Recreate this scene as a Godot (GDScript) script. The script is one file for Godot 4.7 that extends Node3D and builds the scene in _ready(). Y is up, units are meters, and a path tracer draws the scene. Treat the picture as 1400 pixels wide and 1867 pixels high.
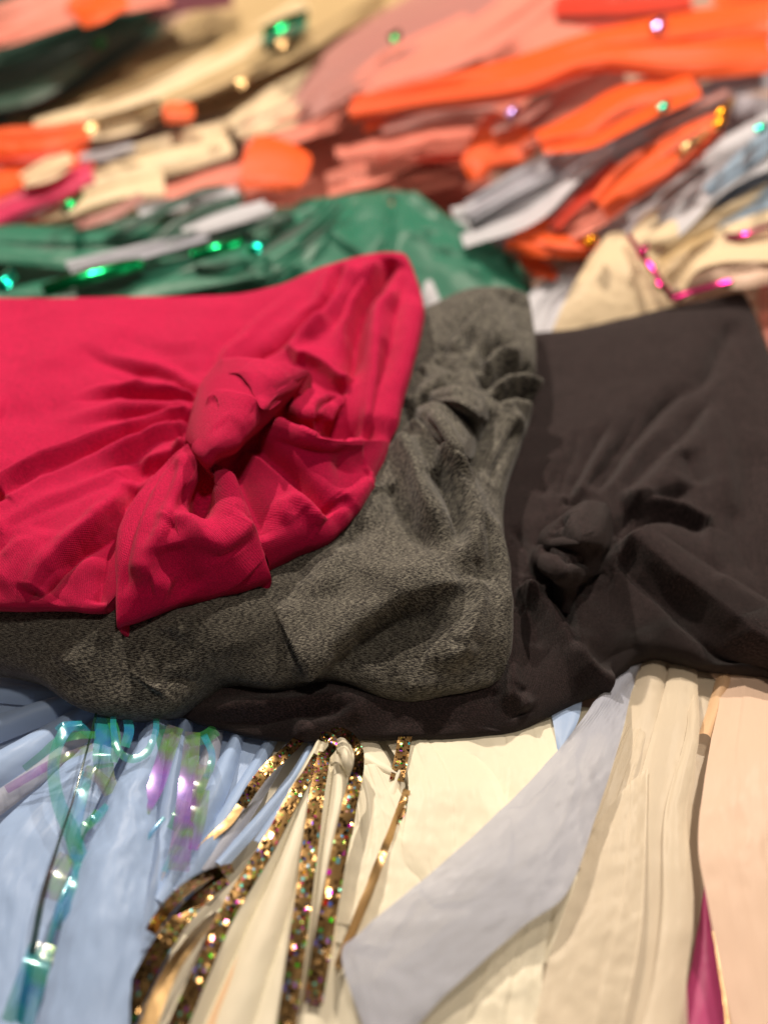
extends Node3D

# ---------------------------------------------------------------- helpers
var used := {}

func numbered(called: String) -> String:
	var n: int = used.get(called, 0)
	used[called] = n + 1
	return called if n == 0 else "%s_%03d" % [called, n]

func thing(called: String, label: String, category: String, group := "") -> Node3D:
	var o := Node3D.new()
	o.name = numbered(called)
	add_child(o)
	o.set_meta("label", label)
	o.set_meta("category", category)
	if group != "":
		o.set_meta("group", group)
	return o

func part(parent: Node, called: String, mesh: Mesh, mat: Material, label := "") -> MeshInstance3D:
	var m := MeshInstance3D.new()
	m.name = called
	m.mesh = mesh
	m.material_override = mat
	m.cast_shadow = GeometryInstance3D.SHADOW_CASTING_SETTING_DOUBLE_SIDED
	if label != "":
		m.set_meta("label", label)
	parent.add_child(m, true)
	return m

# a smooth curve through points, n samples
func curve(p: PackedVector3Array, n: int) -> PackedVector3Array:
	var out := PackedVector3Array()
	out.resize(n)
	var m := p.size()
	for i in n:
		var t := float(i) / (n - 1) * (m - 1)
		var k := mini(int(t), m - 2)
		var p1 := p[k]
		var p2 := p[k + 1]
		var p0 := p[k - 1] if k > 0 else p1 * 2.0 - p2
		var p3 := p[k + 2] if k + 2 < m else p2 * 2.0 - p1
		out[i] = p1.cubic_interpolate(p2, p0, p3, t - k)
	return out

# rows of x, y, z in millimetres -> a grid of nu by nv points in metres
func sheet_grid(rows: Array, nu: int, nv: int) -> PackedVector3Array:
	var lines: Array[PackedVector3Array] = []
	for r in rows:
		var p := PackedVector3Array()
		for i in r.size() / 3:
			p.append(Vector3(r[i * 3], r[i * 3 + 1], r[i * 3 + 2]) * 0.001)
		lines.append(curve(p, nu))
	var grid := PackedVector3Array()
	grid.resize(nu * nv)
	var col := PackedVector3Array()
	col.resize(lines.size())
	for i in nu:
		for k in lines.size():
			col[k] = lines[k][i]
		var c := curve(col, nv)
		for j in nv:
			grid[j * nu + i] = c[j]
	return grid

func grid_normals(g: PackedVector3Array, nu: int, nv: int) -> PackedVector3Array:
	var out := PackedVector3Array()
	out.resize(nu * nv)
	for j in nv:
		var a := maxi(j - 1, 0) * nu
		var b := mini(j + 1, nv - 1) * nu
		var row := j * nu
		for i in nu:
			var du := g[row + mini(i + 1, nu - 1)] - g[row + maxi(i - 1, 0)]
			out[row + i] = (g[b + i] - g[a + i]).cross(du).normalized()
	return out

func fold(path: Array, height: float, left: float, right: float, start: float, end: float, sharp: float) -> Dictionary:
	return {"path": path, "h": height * 0.001, "l": left * 0.001, "r": right * 0.001, "t0": start, "t1": end, "p": sharp}

# lays ridges and valleys (mm) along paths given in the sheet's own 0..1 coordinates
func press_folds(g: PackedVector3Array, nu: int, nv: int, folds: Array) -> PackedVector3Array:
	var nrm := grid_normals(g, nu, nv)
	var out := g.duplicate()
	for f in folds:
		var path: Array = f.path
		var n := path.size() / 2
		var pts := PackedVector3Array()
		var wide: float = maxf(f.l, f.r)
		var reach: float = wide * (2.3 if f.p >= 1.9 else 3.2)
		var i0 := nu
		var i1 := 0
		var j0 := nv
		var j1 := 0
		for k in n:
			var i := clampi(roundi(path[k * 2] * (nu - 1)), 0, nu - 1)
			var j := clampi(roundi(path[k * 2 + 1] * (nv - 1)), 0, nv - 1)
			pts.append(g[j * nu + i])
			var ii := clampi(i, 1, nu - 2)
			var jj := clampi(j, 1, nv - 2)
			var cu := (g[jj * nu + ii + 1] - g[jj * nu + ii - 1]).length() * 0.5
			var cv := (g[(jj + 1) * nu + ii] - g[(jj - 1) * nu + ii]).length() * 0.5
			var mi := mini(int(reach / maxf(cu, 2e-4)) + 2, nu)
			var mj := mini(int(reach / maxf(cv, 2e-4)) + 2, nv)
			i0 = mini(i0, i - mi)
			i1 = maxi(i1, i + mi)
			j0 = mini(j0, j - mj)
			j1 = maxi(j1, j + mj)
		i0 = maxi(i0, 0)
		j0 = maxi(j0, 0)
		i1 = mini(i1, nu - 1)
		j1 = mini(j1, nv - 1)
		var box := AABB(pts[0], Vector3.ZERO)
		var total := 0.0
		var at := PackedFloat32Array([0.0])
		for k in range(1, n):
			box = box.expand(pts[k])
			total += (pts[k] - pts[k - 1]).length()
			at.append(total)
		box = box.grow(reach)
		total = maxf(total, 1e-6)
		for j in range(j0, j1 + 1):
			for i in range(i0, i1 + 1):
				var q := g[j * nu + i]
				if not box.has_point(q):
					continue
				var best := 1e9
				var side := 0.0
				var s := 0.0
				var nq := nrm[j * nu + i]
				for k in n - 1:
					var a := pts[k]
					var d := pts[k + 1] - a
					var ll := d.length_squared()
					var r := q - a
					var t := clampf(r.dot(d) / maxf(ll, 1e-12), 0.0, 1.0)
					var e := r - d * t
					var dd := e.length_squared()
					if dd < best:
						best = dd
						side = d.cross(r).dot(nq)
						s = (at[k] + t * sqrt(ll)) / total
				best = sqrt(best)
				var w: float = f.l if side > 0.0 else f.r
				var x := best / w
				if x > 3.2:
					continue
				var k2 := 1.0
				if f.t0 > 0.0:
					k2 *= smoothstep(0.0, f.t0, s)
				if f.t1 > 0.0:
					k2 *= 1.0 - smoothstep(1.0 - f.t1, 1.0, s)
				out[j * nu + i] += nq * (f.h * k2 * exp(-pow(x, f.p)))
	return out

# gentle natural unevenness along the normals
func rumple(g: PackedVector3Array, nu: int, nv: int, amount: float, wavelength: float, number: int, ridged := false) -> PackedVector3Array:
	var nrm := grid_normals(g, nu, nv)
	var noise := FastNoiseLite.new()
	noise.seed = number
	noise.noise_type = FastNoiseLite.TYPE_SIMPLEX
	noise.frequency = 1.0
	noise.fractal_type = FastNoiseLite.FRACTAL_RIDGED if ridged else FastNoiseLite.FRACTAL_FBM
	noise.fractal_octaves = 2
	var k := 1.0 / wavelength
	for i in g.size():
		g[i] += nrm[i] * (noise.get_noise_3dv(g[i] * k) * amount)
	return g

func grid_mesh(g: PackedVector3Array, nu: int, nv: int) -> ArrayMesh:
	var nrm := grid_normals(g, nu, nv)
	var uv := PackedVector2Array()
	uv.resize(nu * nv)
	var mj := nv / 2
	var lu := 0.0
	for i in nu - 1:
		lu += (g[mj * nu + i + 1] - g[mj * nu + i]).length()
	var lv := 0.0
	var mi := nu / 2
	for j in nv - 1:
		lv += (g[(j + 1) * nu + mi] - g[j * nu + mi]).length()
	for j in nv:
		for i in nu:
			uv[j * nu + i] = Vector2(lu * i / (nu - 1), lv * j / (nv - 1))
	var idx := PackedInt32Array()
	idx.resize((nu - 1) * (nv - 1) * 6)
	var k := 0
	for j in nv - 1:
		for i in nu - 1:
			var a := j * nu + i
			idx[k] = a
			idx[k + 1] = a + 1
			idx[k + 2] = a + nu
			idx[k + 3] = a + 1
			idx[k + 4] = a + nu + 1
			idx[k + 5] = a + nu
			k += 6
	var arr := []
	arr.resize(Mesh.ARRAY_MAX)
	arr[Mesh.ARRAY_VERTEX] = g
	arr[Mesh.ARRAY_NORMAL] = nrm
	arr[Mesh.ARRAY_TEX_UV] = uv
	arr[Mesh.ARRAY_INDEX] = idx
	var m := ArrayMesh.new()
	m.add_surface_from_arrays(Mesh.PRIMITIVE_TRIANGLES, arr)
	return m

# cloth: control rows, density, then layers of folds
func cloth(rows: Array, nu: int, nv: int, layers: Array, number: int, amount := 0.0006) -> ArrayMesh:
	var g := sheet_grid(rows, nu, nv)
	for folds in layers:
		g = press_folds(g, nu, nv, folds)
	g = rumple(g, nu, nv, amount, 0.03, number)
	return grid_mesh(g, nu, nv)

# paper or foil: a strip with a bowed cross-section and light crumpling
func strip(rows: Array, bow: float, crumple: float, number: int, nu := 12, nv := 60, pleats := 0.0) -> ArrayMesh:
	var g := sheet_grid(rows, nu, nv)
	var nrm := grid_normals(g, nu, nv)
	for j in nv:
		for i in nu:
			var t := 2.0 * i / (nu - 1) - 1.0
			g[j * nu + i] += nrm[j * nu + i] * (bow * 0.001 * (1.0 - t * t))
	if pleats > 0.0:
		# straight pressed creases running the length of the sheet
		var rng := RandomNumberGenerator.new()
		rng.seed = number
		var h := PackedFloat32Array()
		h.resize(nu)
		var i0 := 0
		var last := 0.0
		while i0 < nu - 1:
			var i1 := mini(i0 + rng.randi_range(3, 11), nu - 1)
			var next := rng.randf_range(-1.0, 1.0)
			for i in range(i0, i1 + 1):
				h[i] = lerpf(last, next, float(i - i0) / (i1 - i0))
			i0 = i1
			last = next
		var drift := FastNoiseLite.new()
		drift.seed = number
		drift.frequency = 1.0
		for j in nv:
			for i in nu:
				var a := 0.55 + 0.6 * drift.get_noise_2d(i * 0.08, j * 2.0 / nv)
				g[j * nu + i] += nrm[j * nu + i] * (h[i] * a * pleats * 0.001)
	if crumple > 0.0:
		g = rumple(g, nu, nv, crumple * 0.001, 0.035, number, true)
		g = rumple(g, nu, nv, crumple * 0.0005, 0.009, number + 7)
	return grid_mesh(g, nu, nv)

# ---------------------------------------------------------------- materials
func lin(r: float, g: float, b: float, a := 1.0) -> Color:
	var c := Color(r, g, b).linear_to_srgb()
	c.a = a
	return c

func knit_bump() -> ImageTexture:
	# fine diagonal rib of a twill knit, 256 x 256, seamless
	var im := Image.create(256, 256, false, Image.FORMAT_L8)
	var rng := RandomNumberGenerator.new()
	rng.seed = 5
	for y in 256:
		for x in 256:
			var v := 0.5 + 0.3 * sin(TAU * (x + y * 2) / 8.0) + 0.12 * sin(TAU * (x * 2 - y) / 16.0) + rng.randf_range(-0.12, 0.12)
			im.set_pixel(x, y, Color(v, v, v))
	return ImageTexture.create_from_image(im)

func heather_texture(dark: Color, pale: Color, size: int, number: int) -> ImageTexture:
	# flecked yarns: short streaks along the knit rows
	var a := FastNoiseLite.new()
	a.seed = number
	a.noise_type = FastNoiseLite.TYPE_SIMPLEX
	a.frequency = 1.0
	a.fractal_type = FastNoiseLite.FRACTAL_NONE
	var big := FastNoiseLite.new()
	big.seed = number + 3
	big.frequency = 0.012
	var rng := RandomNumberGenerator.new()
	rng.seed = number
	var data := PackedByteArray()
	data.resize(size * size * 3)
	var k := 0
	for y in size:
		var jit := rng.randf_range(-5.0, 5.0)
		for x in size:
			var v := a.get_noise_2d((x + jit) * 0.048, y * 0.22)
			var w := a.get_noise_2d(x * 0.13 + 300.0, y * 0.36)
			var t := smoothstep(-0.16, 0.34, v * 0.75 + w * 0.5 + big.get_noise_2d(x, y * 1.5) * 0.25)
			t = clampf(t + rng.randf_range(-0.14, 0.14), 0.0, 1.0)
			var c := dark.lerp(pale, t)
			data[k] = int(c.r * 255.0)
			data[k + 1] = int(c.g * 255.0)
			data[k + 2] = int(c.b * 255.0)
			k += 3
	return ImageTexture.create_from_image(Image.create_from_data(size, size, false, Image.FORMAT_RGB8, data))

func fibre_texture(base: Color, spread: float, number: int, size := 512) -> ImageTexture:
	# even colour with small yarn-to-yarn variation, in blocks about a stitch wide
	var rng := RandomNumberGenerator.new()
	rng.seed = number
	var im := Image.create(size, size, false, Image.FORMAT_RGB8)
	for y in range(0, size, 4):
		for x in range(0, size, 6):
			var v := 1.0 + rng.randf_range(-spread, spread) + rng.randf_range(-spread, spread) * 0.6
			im.fill_rect(Rect2i(x, y, 6, 4), Color(minf(base.r * v, 1.0), minf(base.g * v, 1.0), minf(base.b * v, 1.0)))
	return ImageTexture.create_from_image(im)

func fabric(tex: Texture2D, per_metre: float, bump: Texture2D, bump_cm: float, sheen: float, tint: float) -> StandardMaterial3D:
	var m := StandardMaterial3D.new()
	m.albedo_texture = tex
	m.uv1_scale = Vector3(per_metre, per_metre, 1)
	m.roughness = 0.85
	m.metallic_specular = 0.25
	m.rim_enabled = sheen > 0.0
	m.rim = sheen
	m.rim_tint = tint
	m.cull_mode = BaseMaterial3D.CULL_DISABLED
	if bump:
		m.detail_enabled = false
		m.heightmap_enabled = true
		m.heightmap_texture = bump
		m.heightmap_scale = bump_cm
	return m

func paper(c: Color, through := 0.35, alpha := 1.0, rough := 0.5, gloss := 0.35) -> StandardMaterial3D:
	var m := StandardMaterial3D.new()
	m.albedo_color = Color(c.r, c.g, c.b, alpha)
	m.roughness = rough
	m.metallic_specular = gloss
	m.cull_mode = BaseMaterial3D.CULL_DISABLED
	if alpha < 1.0:
		m.transparency = BaseMaterial3D.TRANSPARENCY_ALPHA
	m.backlight_enabled = true
	m.backlight = Color(through, through, through).linear_to_srgb()
	return m

func glitter_texture(number: int) -> ImageTexture:
	# holographic foil: coloured flakes on dark gold
	var size := 512
	var im := Image.create(size, size, false, Image.FORMAT_RGB8)
	im.fill(Color(0.58, 0.46, 0.30))
	var rng := RandomNumberGenerator.new()
	rng.seed = number
	for k in 6500:
		var x := rng.randi_range(0, size - 1)
		var y := rng.randi_range(0, size - 1)
		var c := Color.from_hsv(rng.randf(), rng.randf_range(0.3, 0.95), rng.randf_range(0.5, 1.0)) if rng.randf() < 0.3 else Color(0.55, 0.42, 0.26).lerp(Color(0.1, 0.07, 0.05), rng.randf())
		im.fill_rect(Rect2i(x, y, rng.randi_range(3, 6), rng.randi_range(3, 6)), c)
	return ImageTexture.create_from_image(im)

func flake_normals(number: int) -> ImageTexture:
	var size := 512
	var im := Image.create(size, size, false, Image.FORMAT_RGB8)
	im.fill(Color(0.5, 0.5, 1.0))
	var rng := RandomNumberGenerator.new()
	rng.seed = number
	for k in 1800:
		var n := Vector3(rng.randfn(0.0, 0.28), rng.randfn(0.0, 0.28), 1.0).normalized()
		im.fill_rect(Rect2i(rng.randi_range(0, size - 1), rng.randi_range(0, size - 1), rng.randi_range(4, 9), rng.randi_range(4, 9)), Color(n.x * 0.5 + 0.5, n.y * 0.5 + 0.5, n.z * 0.5 + 0.5))
	return ImageTexture.create_from_image(im)

func holographic(number: int) -> StandardMaterial3D:
	var m := StandardMaterial3D.new()
	m.albedo_texture = glitter_texture(number)
	m.uv1_scale = Vector3(9, 9, 1)
	m.metallic = 1.0
	m.roughness = 0.22
	m.normal_enabled = true
	m.normal_texture = flake_normals(number + 1)
	m.normal_scale = 0.4
	m.cull_mode = BaseMaterial3D.CULL_DISABLED
	return m

func film(colors: Array, alpha: float, number: int) -> StandardMaterial3D:
	# iridescent film: its tint drifts along the strip
	var grad := Gradient.new()
	var offs := PackedFloat32Array()
	var cols := PackedColorArray()
	for k in colors.size():
		offs.append(float(k) / (colors.size() - 1))
		cols.append(Color(colors[k].r, colors[k].g, colors[k].b, alpha))
	grad.offsets = offs
	grad.colors = cols
	var noise := FastNoiseLite.new()
	noise.seed = number
	noise.frequency = 0.02
	var tex := NoiseTexture2D.new()
	tex.width = 128
	tex.height = 128
	tex.noise = noise
	tex.seamless = true
	tex.color_ramp = grad
	var m := StandardMaterial3D.new()
	m.albedo_texture = tex
	m.uv1_scale = Vector3(11, 11, 1)
	m.transparency = BaseMaterial3D.TRANSPARENCY_ALPHA
	m.roughness = 0.16
	m.metallic = 0.1
	m.cull_mode = BaseMaterial3D.CULL_DISABLED
	return m

func foil(c: Color, rough := 0.25) -> StandardMaterial3D:
	var m := StandardMaterial3D.new()
	m.albedo_color = c
	m.metallic = 1.0
	m.roughness = rough
	m.cull_mode = BaseMaterial3D.CULL_DISABLED
	return m


func _ready() -> void:
	# ---------------------------------------------------------------- camera, room light, lamps
	var cam := Camera3D.new()
	cam.name = "camera"
	cam.position = Vector3(0, 0.42, 0.4665)
	cam.rotation_degrees = Vector3(-42, 0, 0)
	cam.fov = 46
	cam.near = 0.02
	cam.far = 30.0
	var lens := CameraAttributesPhysical.new()
	lens.frustum_focal_length = 28.27
	lens.frustum_focus_distance = 0.502
	lens.frustum_near = 0.02
	lens.frustum_far = 30.0
	lens.exposure_aperture = 2.2
	cam.attributes = lens
	add_child(cam)
	cam.current = true

	var env := Environment.new()
	env.background_mode = Environment.BG_COLOR
	env.background_color = Color(1.0, 0.93, 0.86)
	env.background_energy_multiplier = 0.06
	env.tonemap_mode = Environment.TONE_MAPPER_LINEAR
	env.tonemap_exposure = 1.08
	env.sdfgi_enabled = true
	env.ssao_enabled = true
	env.ssil_enabled = true
	var world := WorldEnvironment.new()
	world.name = "room_light"
	world.environment = env
	add_child(world)

	for lamp in [[Vector3(-0.6, 1.6, -1.25), 4.0, 0.018], [Vector3(0.75, 1.65, -1.1), 3.1, 0.018], [Vector3(0.25, 1.9, 0.25), 0.95, 0.08]]:
		var s := SpotLight3D.new()
		s.name = "shop_spot"
		s.position = lamp[0]
		s.light_color = Color(1.0, 0.935, 0.86)
		s.light_energy = lamp[1]
		s.light_size = lamp[2]
		s.spot_angle = 60.0
		s.spot_range = 6.0
		s.spot_attenuation = 2.0
		s.shadow_enabled = true
		add_child(s, true)
		s.look_at_from_position(lamp[0], Vector3(0, 0, -0.1), Vector3(0, 0, -1))

	# ---------------------------------------------------------------- materials
	var knit := knit_bump()
	var pink_cloth := fabric(fibre_texture(Color(0.725, 0.035, 0.265), 0.10, 3), 26.0, knit, 0.03, 0.16, 0.7)
	pink_cloth.roughness = 0.7
	pink_cloth.metallic_specular = 0.22
	var heather := fabric(heather_texture(Color(0.15, 0.142, 0.14), Color(0.49, 0.475, 0.435), 1400, 21), 4.7, knit, 0.015, 0.3, 0.5)
	var dark_cloth := fabric(fibre_texture(Color(0.175, 0.135, 0.138), 0.42, 9), 26.0, knit, 0.05, 0.2, 0.4)

	# ---------------------------------------------------------------- table
	var table := part(self, "table_top", BoxMesh.new(), paper(lin(0.35, 0.22, 0.17), 0.0))
	(table.mesh as BoxMesh).size = Vector3(3.4, 0.04, 3.6)
	table.position = Vector3(0, -0.021, -0.9)
	table.set_meta("kind", "structure")

	# ---------------------------------------------------------------- folded garments
	var pink := thing("knotted_top", "raspberry pink jersey garment with a front knot, uppermost of the folded stack", "garment", "folded knotted garments")
	part(pink, "body", cloth([
		[-226.9,37.0,-96.0,-178.9,37.0,-94.7,-143.4,37.0,-96.3,-110.5,37.0,-96.3,-82.4,39.0,-95.9,-57.6,43.0,-98.0,-33.5,48.0,-108.2,-8.9,53.0,-113.9,14.9,53.0,-114.8,4.0,31.0,-114.5],
		[-230.3,62.0,-108.0,-181.6,62.0,-106.9,-145.6,62.0,-108.6,-112.2,62.0,-108.6,-84.7,64.0,-108.2,-60.4,68.0,-110.2,-36.5,73.0,-120.3,-12.2,78.0,-125.9,11.6,78.0,-126.5,0.6,56.0,-126.3],
		[-219.9,66.0,-70.9,-173.6,66.0,-70.9,-139.0,66.0,-71.9,-107.3,66.0,-73.0,-78.3,67.0,-73.5,-52.1,69.0,-74.7,-26.1,72.0,-77.4,0.0,75.0,-81.7,20.7,70.0,-94.1,11.5,48.0,-88.6],
		[-209.7,68.0,-33.1,-168.3,68.0,-33.1,-138.1,68.0,-34.1,-107.9,68.0,-35.5,-80.5,68.0,-37.9,-52.8,69.0,-40.3,-25.0,71.0,-40.8,-1.4,72.0,-42.8,16.2,66.0,-55.6,7.6,44.0,-49.3],
		[-200.9,69.0,0.2,-161.3,69.0,0.2,-132.3,69.0,-0.7,-106.0,69.0,-2.0,-82.4,69.0,-4.2,-56.0,69.0,-6.4,-29.4,69.0,-8.7,-8.1,68.0,-12.3,9.6,62.0,-22.7,0.5,40.0,-17.4],
		[-193.4,68.0,30.5,-157.7,68.0,30.5,-132.5,68.0,29.2,-107.3,68.0,27.6,-84.5,68.0,25.6,-60.3,68.0,24.3,-36.1,67.0,21.9,-15.6,65.0,17.7,3.2,60.0,10.1,-6.7,38.0,14.1],
		[-186.4,67.0,58.5,-154.5,67.0,58.5,-131.4,67.0,57.3,-108.3,67.0,56.2,-86.3,67.0,54.7,-64.5,66.0,51.6,-42.4,65.0,47.8,-22.7,62.0,41.1,-2.1,58.0,32.4,-12.0,36.0,36.6],
		[-180.5,65.0,83.4,-152.0,65.0,83.4,-130.8,65.0,82.3,-109.5,65.0,81.6,-89.7,64.0,79.5,-69.7,63.0,77.0,-50.7,62.0,74.1,-31.7,60.0,69.7,-14.4,56.0,60.9,-24.0,34.0,65.8],
		[-175.9,61.0,104.6,-150.5,61.0,104.6,-130.9,61.0,103.9,-112.9,60.0,101.9,-95.5,60.0,100.9,-77.6,59.0,95.9,-61.8,58.0,89.1,-45.7,56.0,81.8,-26.9,54.0,73.3,-36.8,32.0,77.8],
		[-174.0,54.0,118.3,-151.2,54.0,118.0,-141.3,54.0,117.4,-119.1,53.0,119.3,-112.5,53.0,114.5,-93.3,53.0,106.5,-77.7,53.0,99.9,-64.2,53.0,93.2,-48.0,53.0,86.3,-58.2,31.0,90.6],
		[-174.5,46.0,114.8,-151.0,46.0,114.5,-139.0,46.0,114.4,-117.8,45.0,115.7,-109.6,45.0,112.1,-90.2,45.0,104.3,-74.5,45.0,97.7,-60.8,45.0,91.1,-44.6,45.0,84.2,-54.7,23.0,88.5]], 420, 420, [[
			fold([0.421,0.428,0.384,0.428,0.352,0.428,0.321,0.44,0.289,0.453,0.258,0.465,0.226,0.478,0.189,0.497,0.151,0.516,0.113,0.535,0.088,0.553,0.063,0.572,0.038,0.597], 7.75, 9, 3.5, 0.08, 0.02, 2),
			fold([0.428,0.44,0.39,0.447,0.352,0.447,0.321,0.459,0.296,0.478,0.264,0.491,0.233,0.503,0.195,0.522,0.151,0.541,0.113,0.56,0.088,0.579,0.063,0.604,0.038,0.623], -6.2, 3, 8, 0.08, 0.02, 2),
			fold([0.415,0.396,0.358,0.377,0.314,0.371,0.277,0.358,0.239,0.358,0.208,0.358,0.176,0.365,0.164,0.358,0.151,0.358], 5.42, 5, 2.5, 0.1, 0.5, 2),
			fold([0.415,0.403,0.365,0.39,0.314,0.384,0.277,0.377,0.239,0.371,0.208,0.377,0.176,0.384,0.151,0.384,0.126,0.384], -6.2, 2.5, 4, 0.1, 0.5, 1.25),
			fold([0.409,0.384,0.377,0.358,0.346,0.333,0.308,0.321,0.277,0.314,0.245,0.302,0.214,0.289,0.176,0.27,0.138,0.239], -4.65, 4, 5, 0.1, 0.6, 1.25),
			fold([0.409,0.365,0.377,0.34,0.346,0.321,0.314,0.308,0.277,0.296,0.245,0.283,0.214,0.27,0.189,0.252,0.157,0.226], 3.88, 5, 4, 0.1, 0.6, 2),
			fold([0.409,0.365,0.365,0.314,0.327,0.277,0.289,0.258,0.252,0.239,0.214,0.22,0.176,0.195], -2.48, 5, 7, 0.1, 0.7, 2),
			fold([0.421,0.415,0.365,0.409,0.321,0.409,0.277,0.409,0.239,0.409,0.208,0.421,0.17,0.428,0.138,0.434,0.107,0.434], 4.03, 5, 4, 0.1, 0.5, 2),
			fold([0.421,0.415,0.358,0.415,0.308,0.421,0.27,0.428,0.233,0.434,0.201,0.447,0.17,0.459], -3.41, 3, 3.5, 0.1, 0.5, 1.25),
			fold([0.409,0.497,0.365,0.491,0.327,0.491,0.283,0.503,0.233,0.516,0.176,0.528,0.119,0.535,0.075,0.553,0.038,0.572], 1.86, 6, 8, 0.2, 0.2, 2),
			fold([0.302,0.535,0.277,0.56,0.245,0.585,0.195,0.61,0.132,0.635,0.088,0.667,0.057,0.692,0.038,0.704,0.031,0.704], 3.72, 8, 5, 0.2, 0.1, 2),
			fold([0.302,0.553,0.277,0.579,0.252,0.604,0.195,0.629,0.132,0.654,0.088,0.679,0.057,0.711], -2.48, 4, 7, 0.2, 0.1, 2),
			fold([0.277,0.585,0.245,0.629,0.208,0.673,0.17,0.717,0.126,0.755,0.094,0.78,0.057,0.792], 2.33, 6, 6, 0.3, 0.3, 2),
			fold([0.088,0.698,0.075,0.717,0.069,0.736,0.057,0.748,0.044,0.761], -1.86, 3, 3, 0.4, 0.2, 1.25),
			fold([0.113,0.717,0.101,0.736,0.082,0.748,0.069,0.761,0.057,0.78], 1.86, 4, 4, 0.4, 0.4, 2),
			fold([0.038,0.302,0.063,0.296,0.094,0.283,0.132,0.258,0.176,0.226,0.226,0.195,0.277,0.17], 2.48, 14, 12, 0.2, 0.3, 2),
			fold([0.038,0.415,0.063,0.415,0.094,0.415,0.126,0.403,0.164,0.384], -2.33, 12, 12, 0.1, 0.4, 2),
			fold([0.063,0.101,0.063,0.176,0.063,0.226,0.063,0.289,0.057,0.352], -2.33, 12, 14, 0.2, 0.3, 2),
			fold([0.415,0.132,0.39,0.17,0.371,0.208,0.365,0.245,0.365,0.277], 2.48, 12, 14, 0.2, 0.2, 2),
			fold([0.138,0.698,0.113,0.748,0.094,0.792,0.069,0.824,0.05,0.849], 2.48, 8, 8, 0.2, 0.2, 2),
			fold([0.314,0.635,0.283,0.679,0.252,0.723,0.214,0.755,0.17,0.78], 1.86, 8, 8, 0.2, 0.2, 2),
			fold([0.409,0.377,0.371,0.365,0.34,0.352,0.302,0.346,0.27,0.34,0.239,0.333,0.208,0.327], -3.41, 2.5, 3, 0.1, 0.5, 1.25),
			fold([0.409,0.384,0.377,0.377,0.34,0.365,0.302,0.352,0.264,0.346,0.226,0.346,0.195,0.346], 3.1, 3.5, 3, 0.1, 0.5, 2),
			fold([0.409,0.44,0.377,0.447,0.34,0.453,0.308,0.465,0.27,0.478,0.239,0.497,0.201,0.516,0.151,0.541,0.107,0.566], -4.03, 2.5, 3.5, 0.08, 0.4, 1.25),
			fold([0.403,0.447,0.365,0.459,0.333,0.472,0.302,0.484,0.277,0.503,0.245,0.522,0.214,0.541], 3.41, 4, 4, 0.1, 0.4, 2),
			fold([0.409,0.472,0.384,0.484,0.352,0.491,0.327,0.503,0.302,0.522,0.277,0.535,0.245,0.553,0.214,0.579,0.176,0.597], -3.72, 2.5, 4, 0.1, 0.4, 1.25),
			fold([0.308,0.648,0.289,0.679,0.27,0.711,0.245,0.736,0.214,0.767,0.189,0.792,0.17,0.818,0.157,0.849,0.132,0.887], -3.88, 3, 4, 0.2, 0.1, 1.25),
			fold([0.277,0.654,0.252,0.692,0.226,0.723,0.189,0.748,0.157,0.78,0.126,0.811,0.101,0.843], 2.79, 5, 5, 0.2, 0.3, 2),
			fold([0.403,0.333,0.415,0.302,0.428,0.27,0.44,0.239,0.465,0.208,0.509,0.17,0.566,0.138], -2.48, 4, 5, 0.1, 0.5, 1.25),
			fold([0.434,0.308,0.447,0.27,0.465,0.245,0.484,0.208,0.522,0.182,0.572,0.157,0.629,0.138], 2.79, 5, 5, 0.15, 0.5, 2),
			fold([0.774,0.145,0.748,0.157,0.723,0.17,0.698,0.189,0.686,0.208,0.667,0.233,0.66,0.264], -4.65, 2.5, 3, 0.15, 0.3, 1.25),
			fold([0.849,0.151,0.824,0.189,0.805,0.226,0.805,0.277,0.805,0.333,0.811,0.377,0.811,0.421], -3.88, 3, 4, 0.2, 0.3, 1.25),
			fold([0.415,0.528,0.396,0.535,0.371,0.541,0.346,0.547,0.321,0.553,0.314,0.572,0.314,0.597], -9.3, 5, 8, 0.15, 0.3, 2),
			fold([0.409,0.503,0.384,0.516,0.358,0.522,0.333,0.528,0.302,0.535], 4.65, 4, 3, 0.1, 0.3, 2),
			fold([0.314,0.572,0.314,0.61,0.308,0.642,0.302,0.667,0.296,0.698,0.27,0.73,0.233,0.755,0.208,0.786,0.195,0.818,0.195,0.849,0.201,0.881], -9.3, 5, 3, 0.15, 0.05, 1.25),
			fold([0.314,0.597,0.302,0.629,0.289,0.654,0.27,0.679,0.258,0.704,0.226,0.73,0.201,0.761,0.176,0.786,0.157,0.811,0.151,0.836,0.151,0.868], 6.2, 7, 6, 0.2, 0.05, 2),
			fold([0.308,0.66,0.302,0.692,0.296,0.723,0.296,0.761,0.302,0.799,0.314,0.843,0.327,0.887], -3.88, 3, 3, 0.2, 0.05, 1.25),
			fold([0.283,0.755,0.252,0.78,0.226,0.805,0.208,0.811,0.195,0.818,0.201,0.849,0.201,0.881], 2.79, 6, 4, 0.3, 0.1, 2),
			fold([0.723,0.113,0.704,0.138,0.692,0.151,0.673,0.17,0.648,0.182,0.616,0.201,0.591,0.226,0.566,0.245,0.541,0.264,0.516,0.277,0.497,0.296,0.478,0.314,0.465,0.333], -7.75, 3, 4, 0.1, 0.15, 1.25),
			fold([0.742,0.119,0.723,0.145,0.704,0.157,0.686,0.176,0.66,0.195,0.635,0.22,0.61,0.245,0.585,0.264,0.56,0.283], 6.98, 5, 4, 0.15, 0.3, 2),
			fold([0.711,0.101,0.686,0.132,0.667,0.151,0.648,0.164,0.629,0.176,0.597,0.189,0.572,0.208,0.541,0.226,0.509,0.245], 3.1, 6, 3, 0.2, 0.4, 2),
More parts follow.
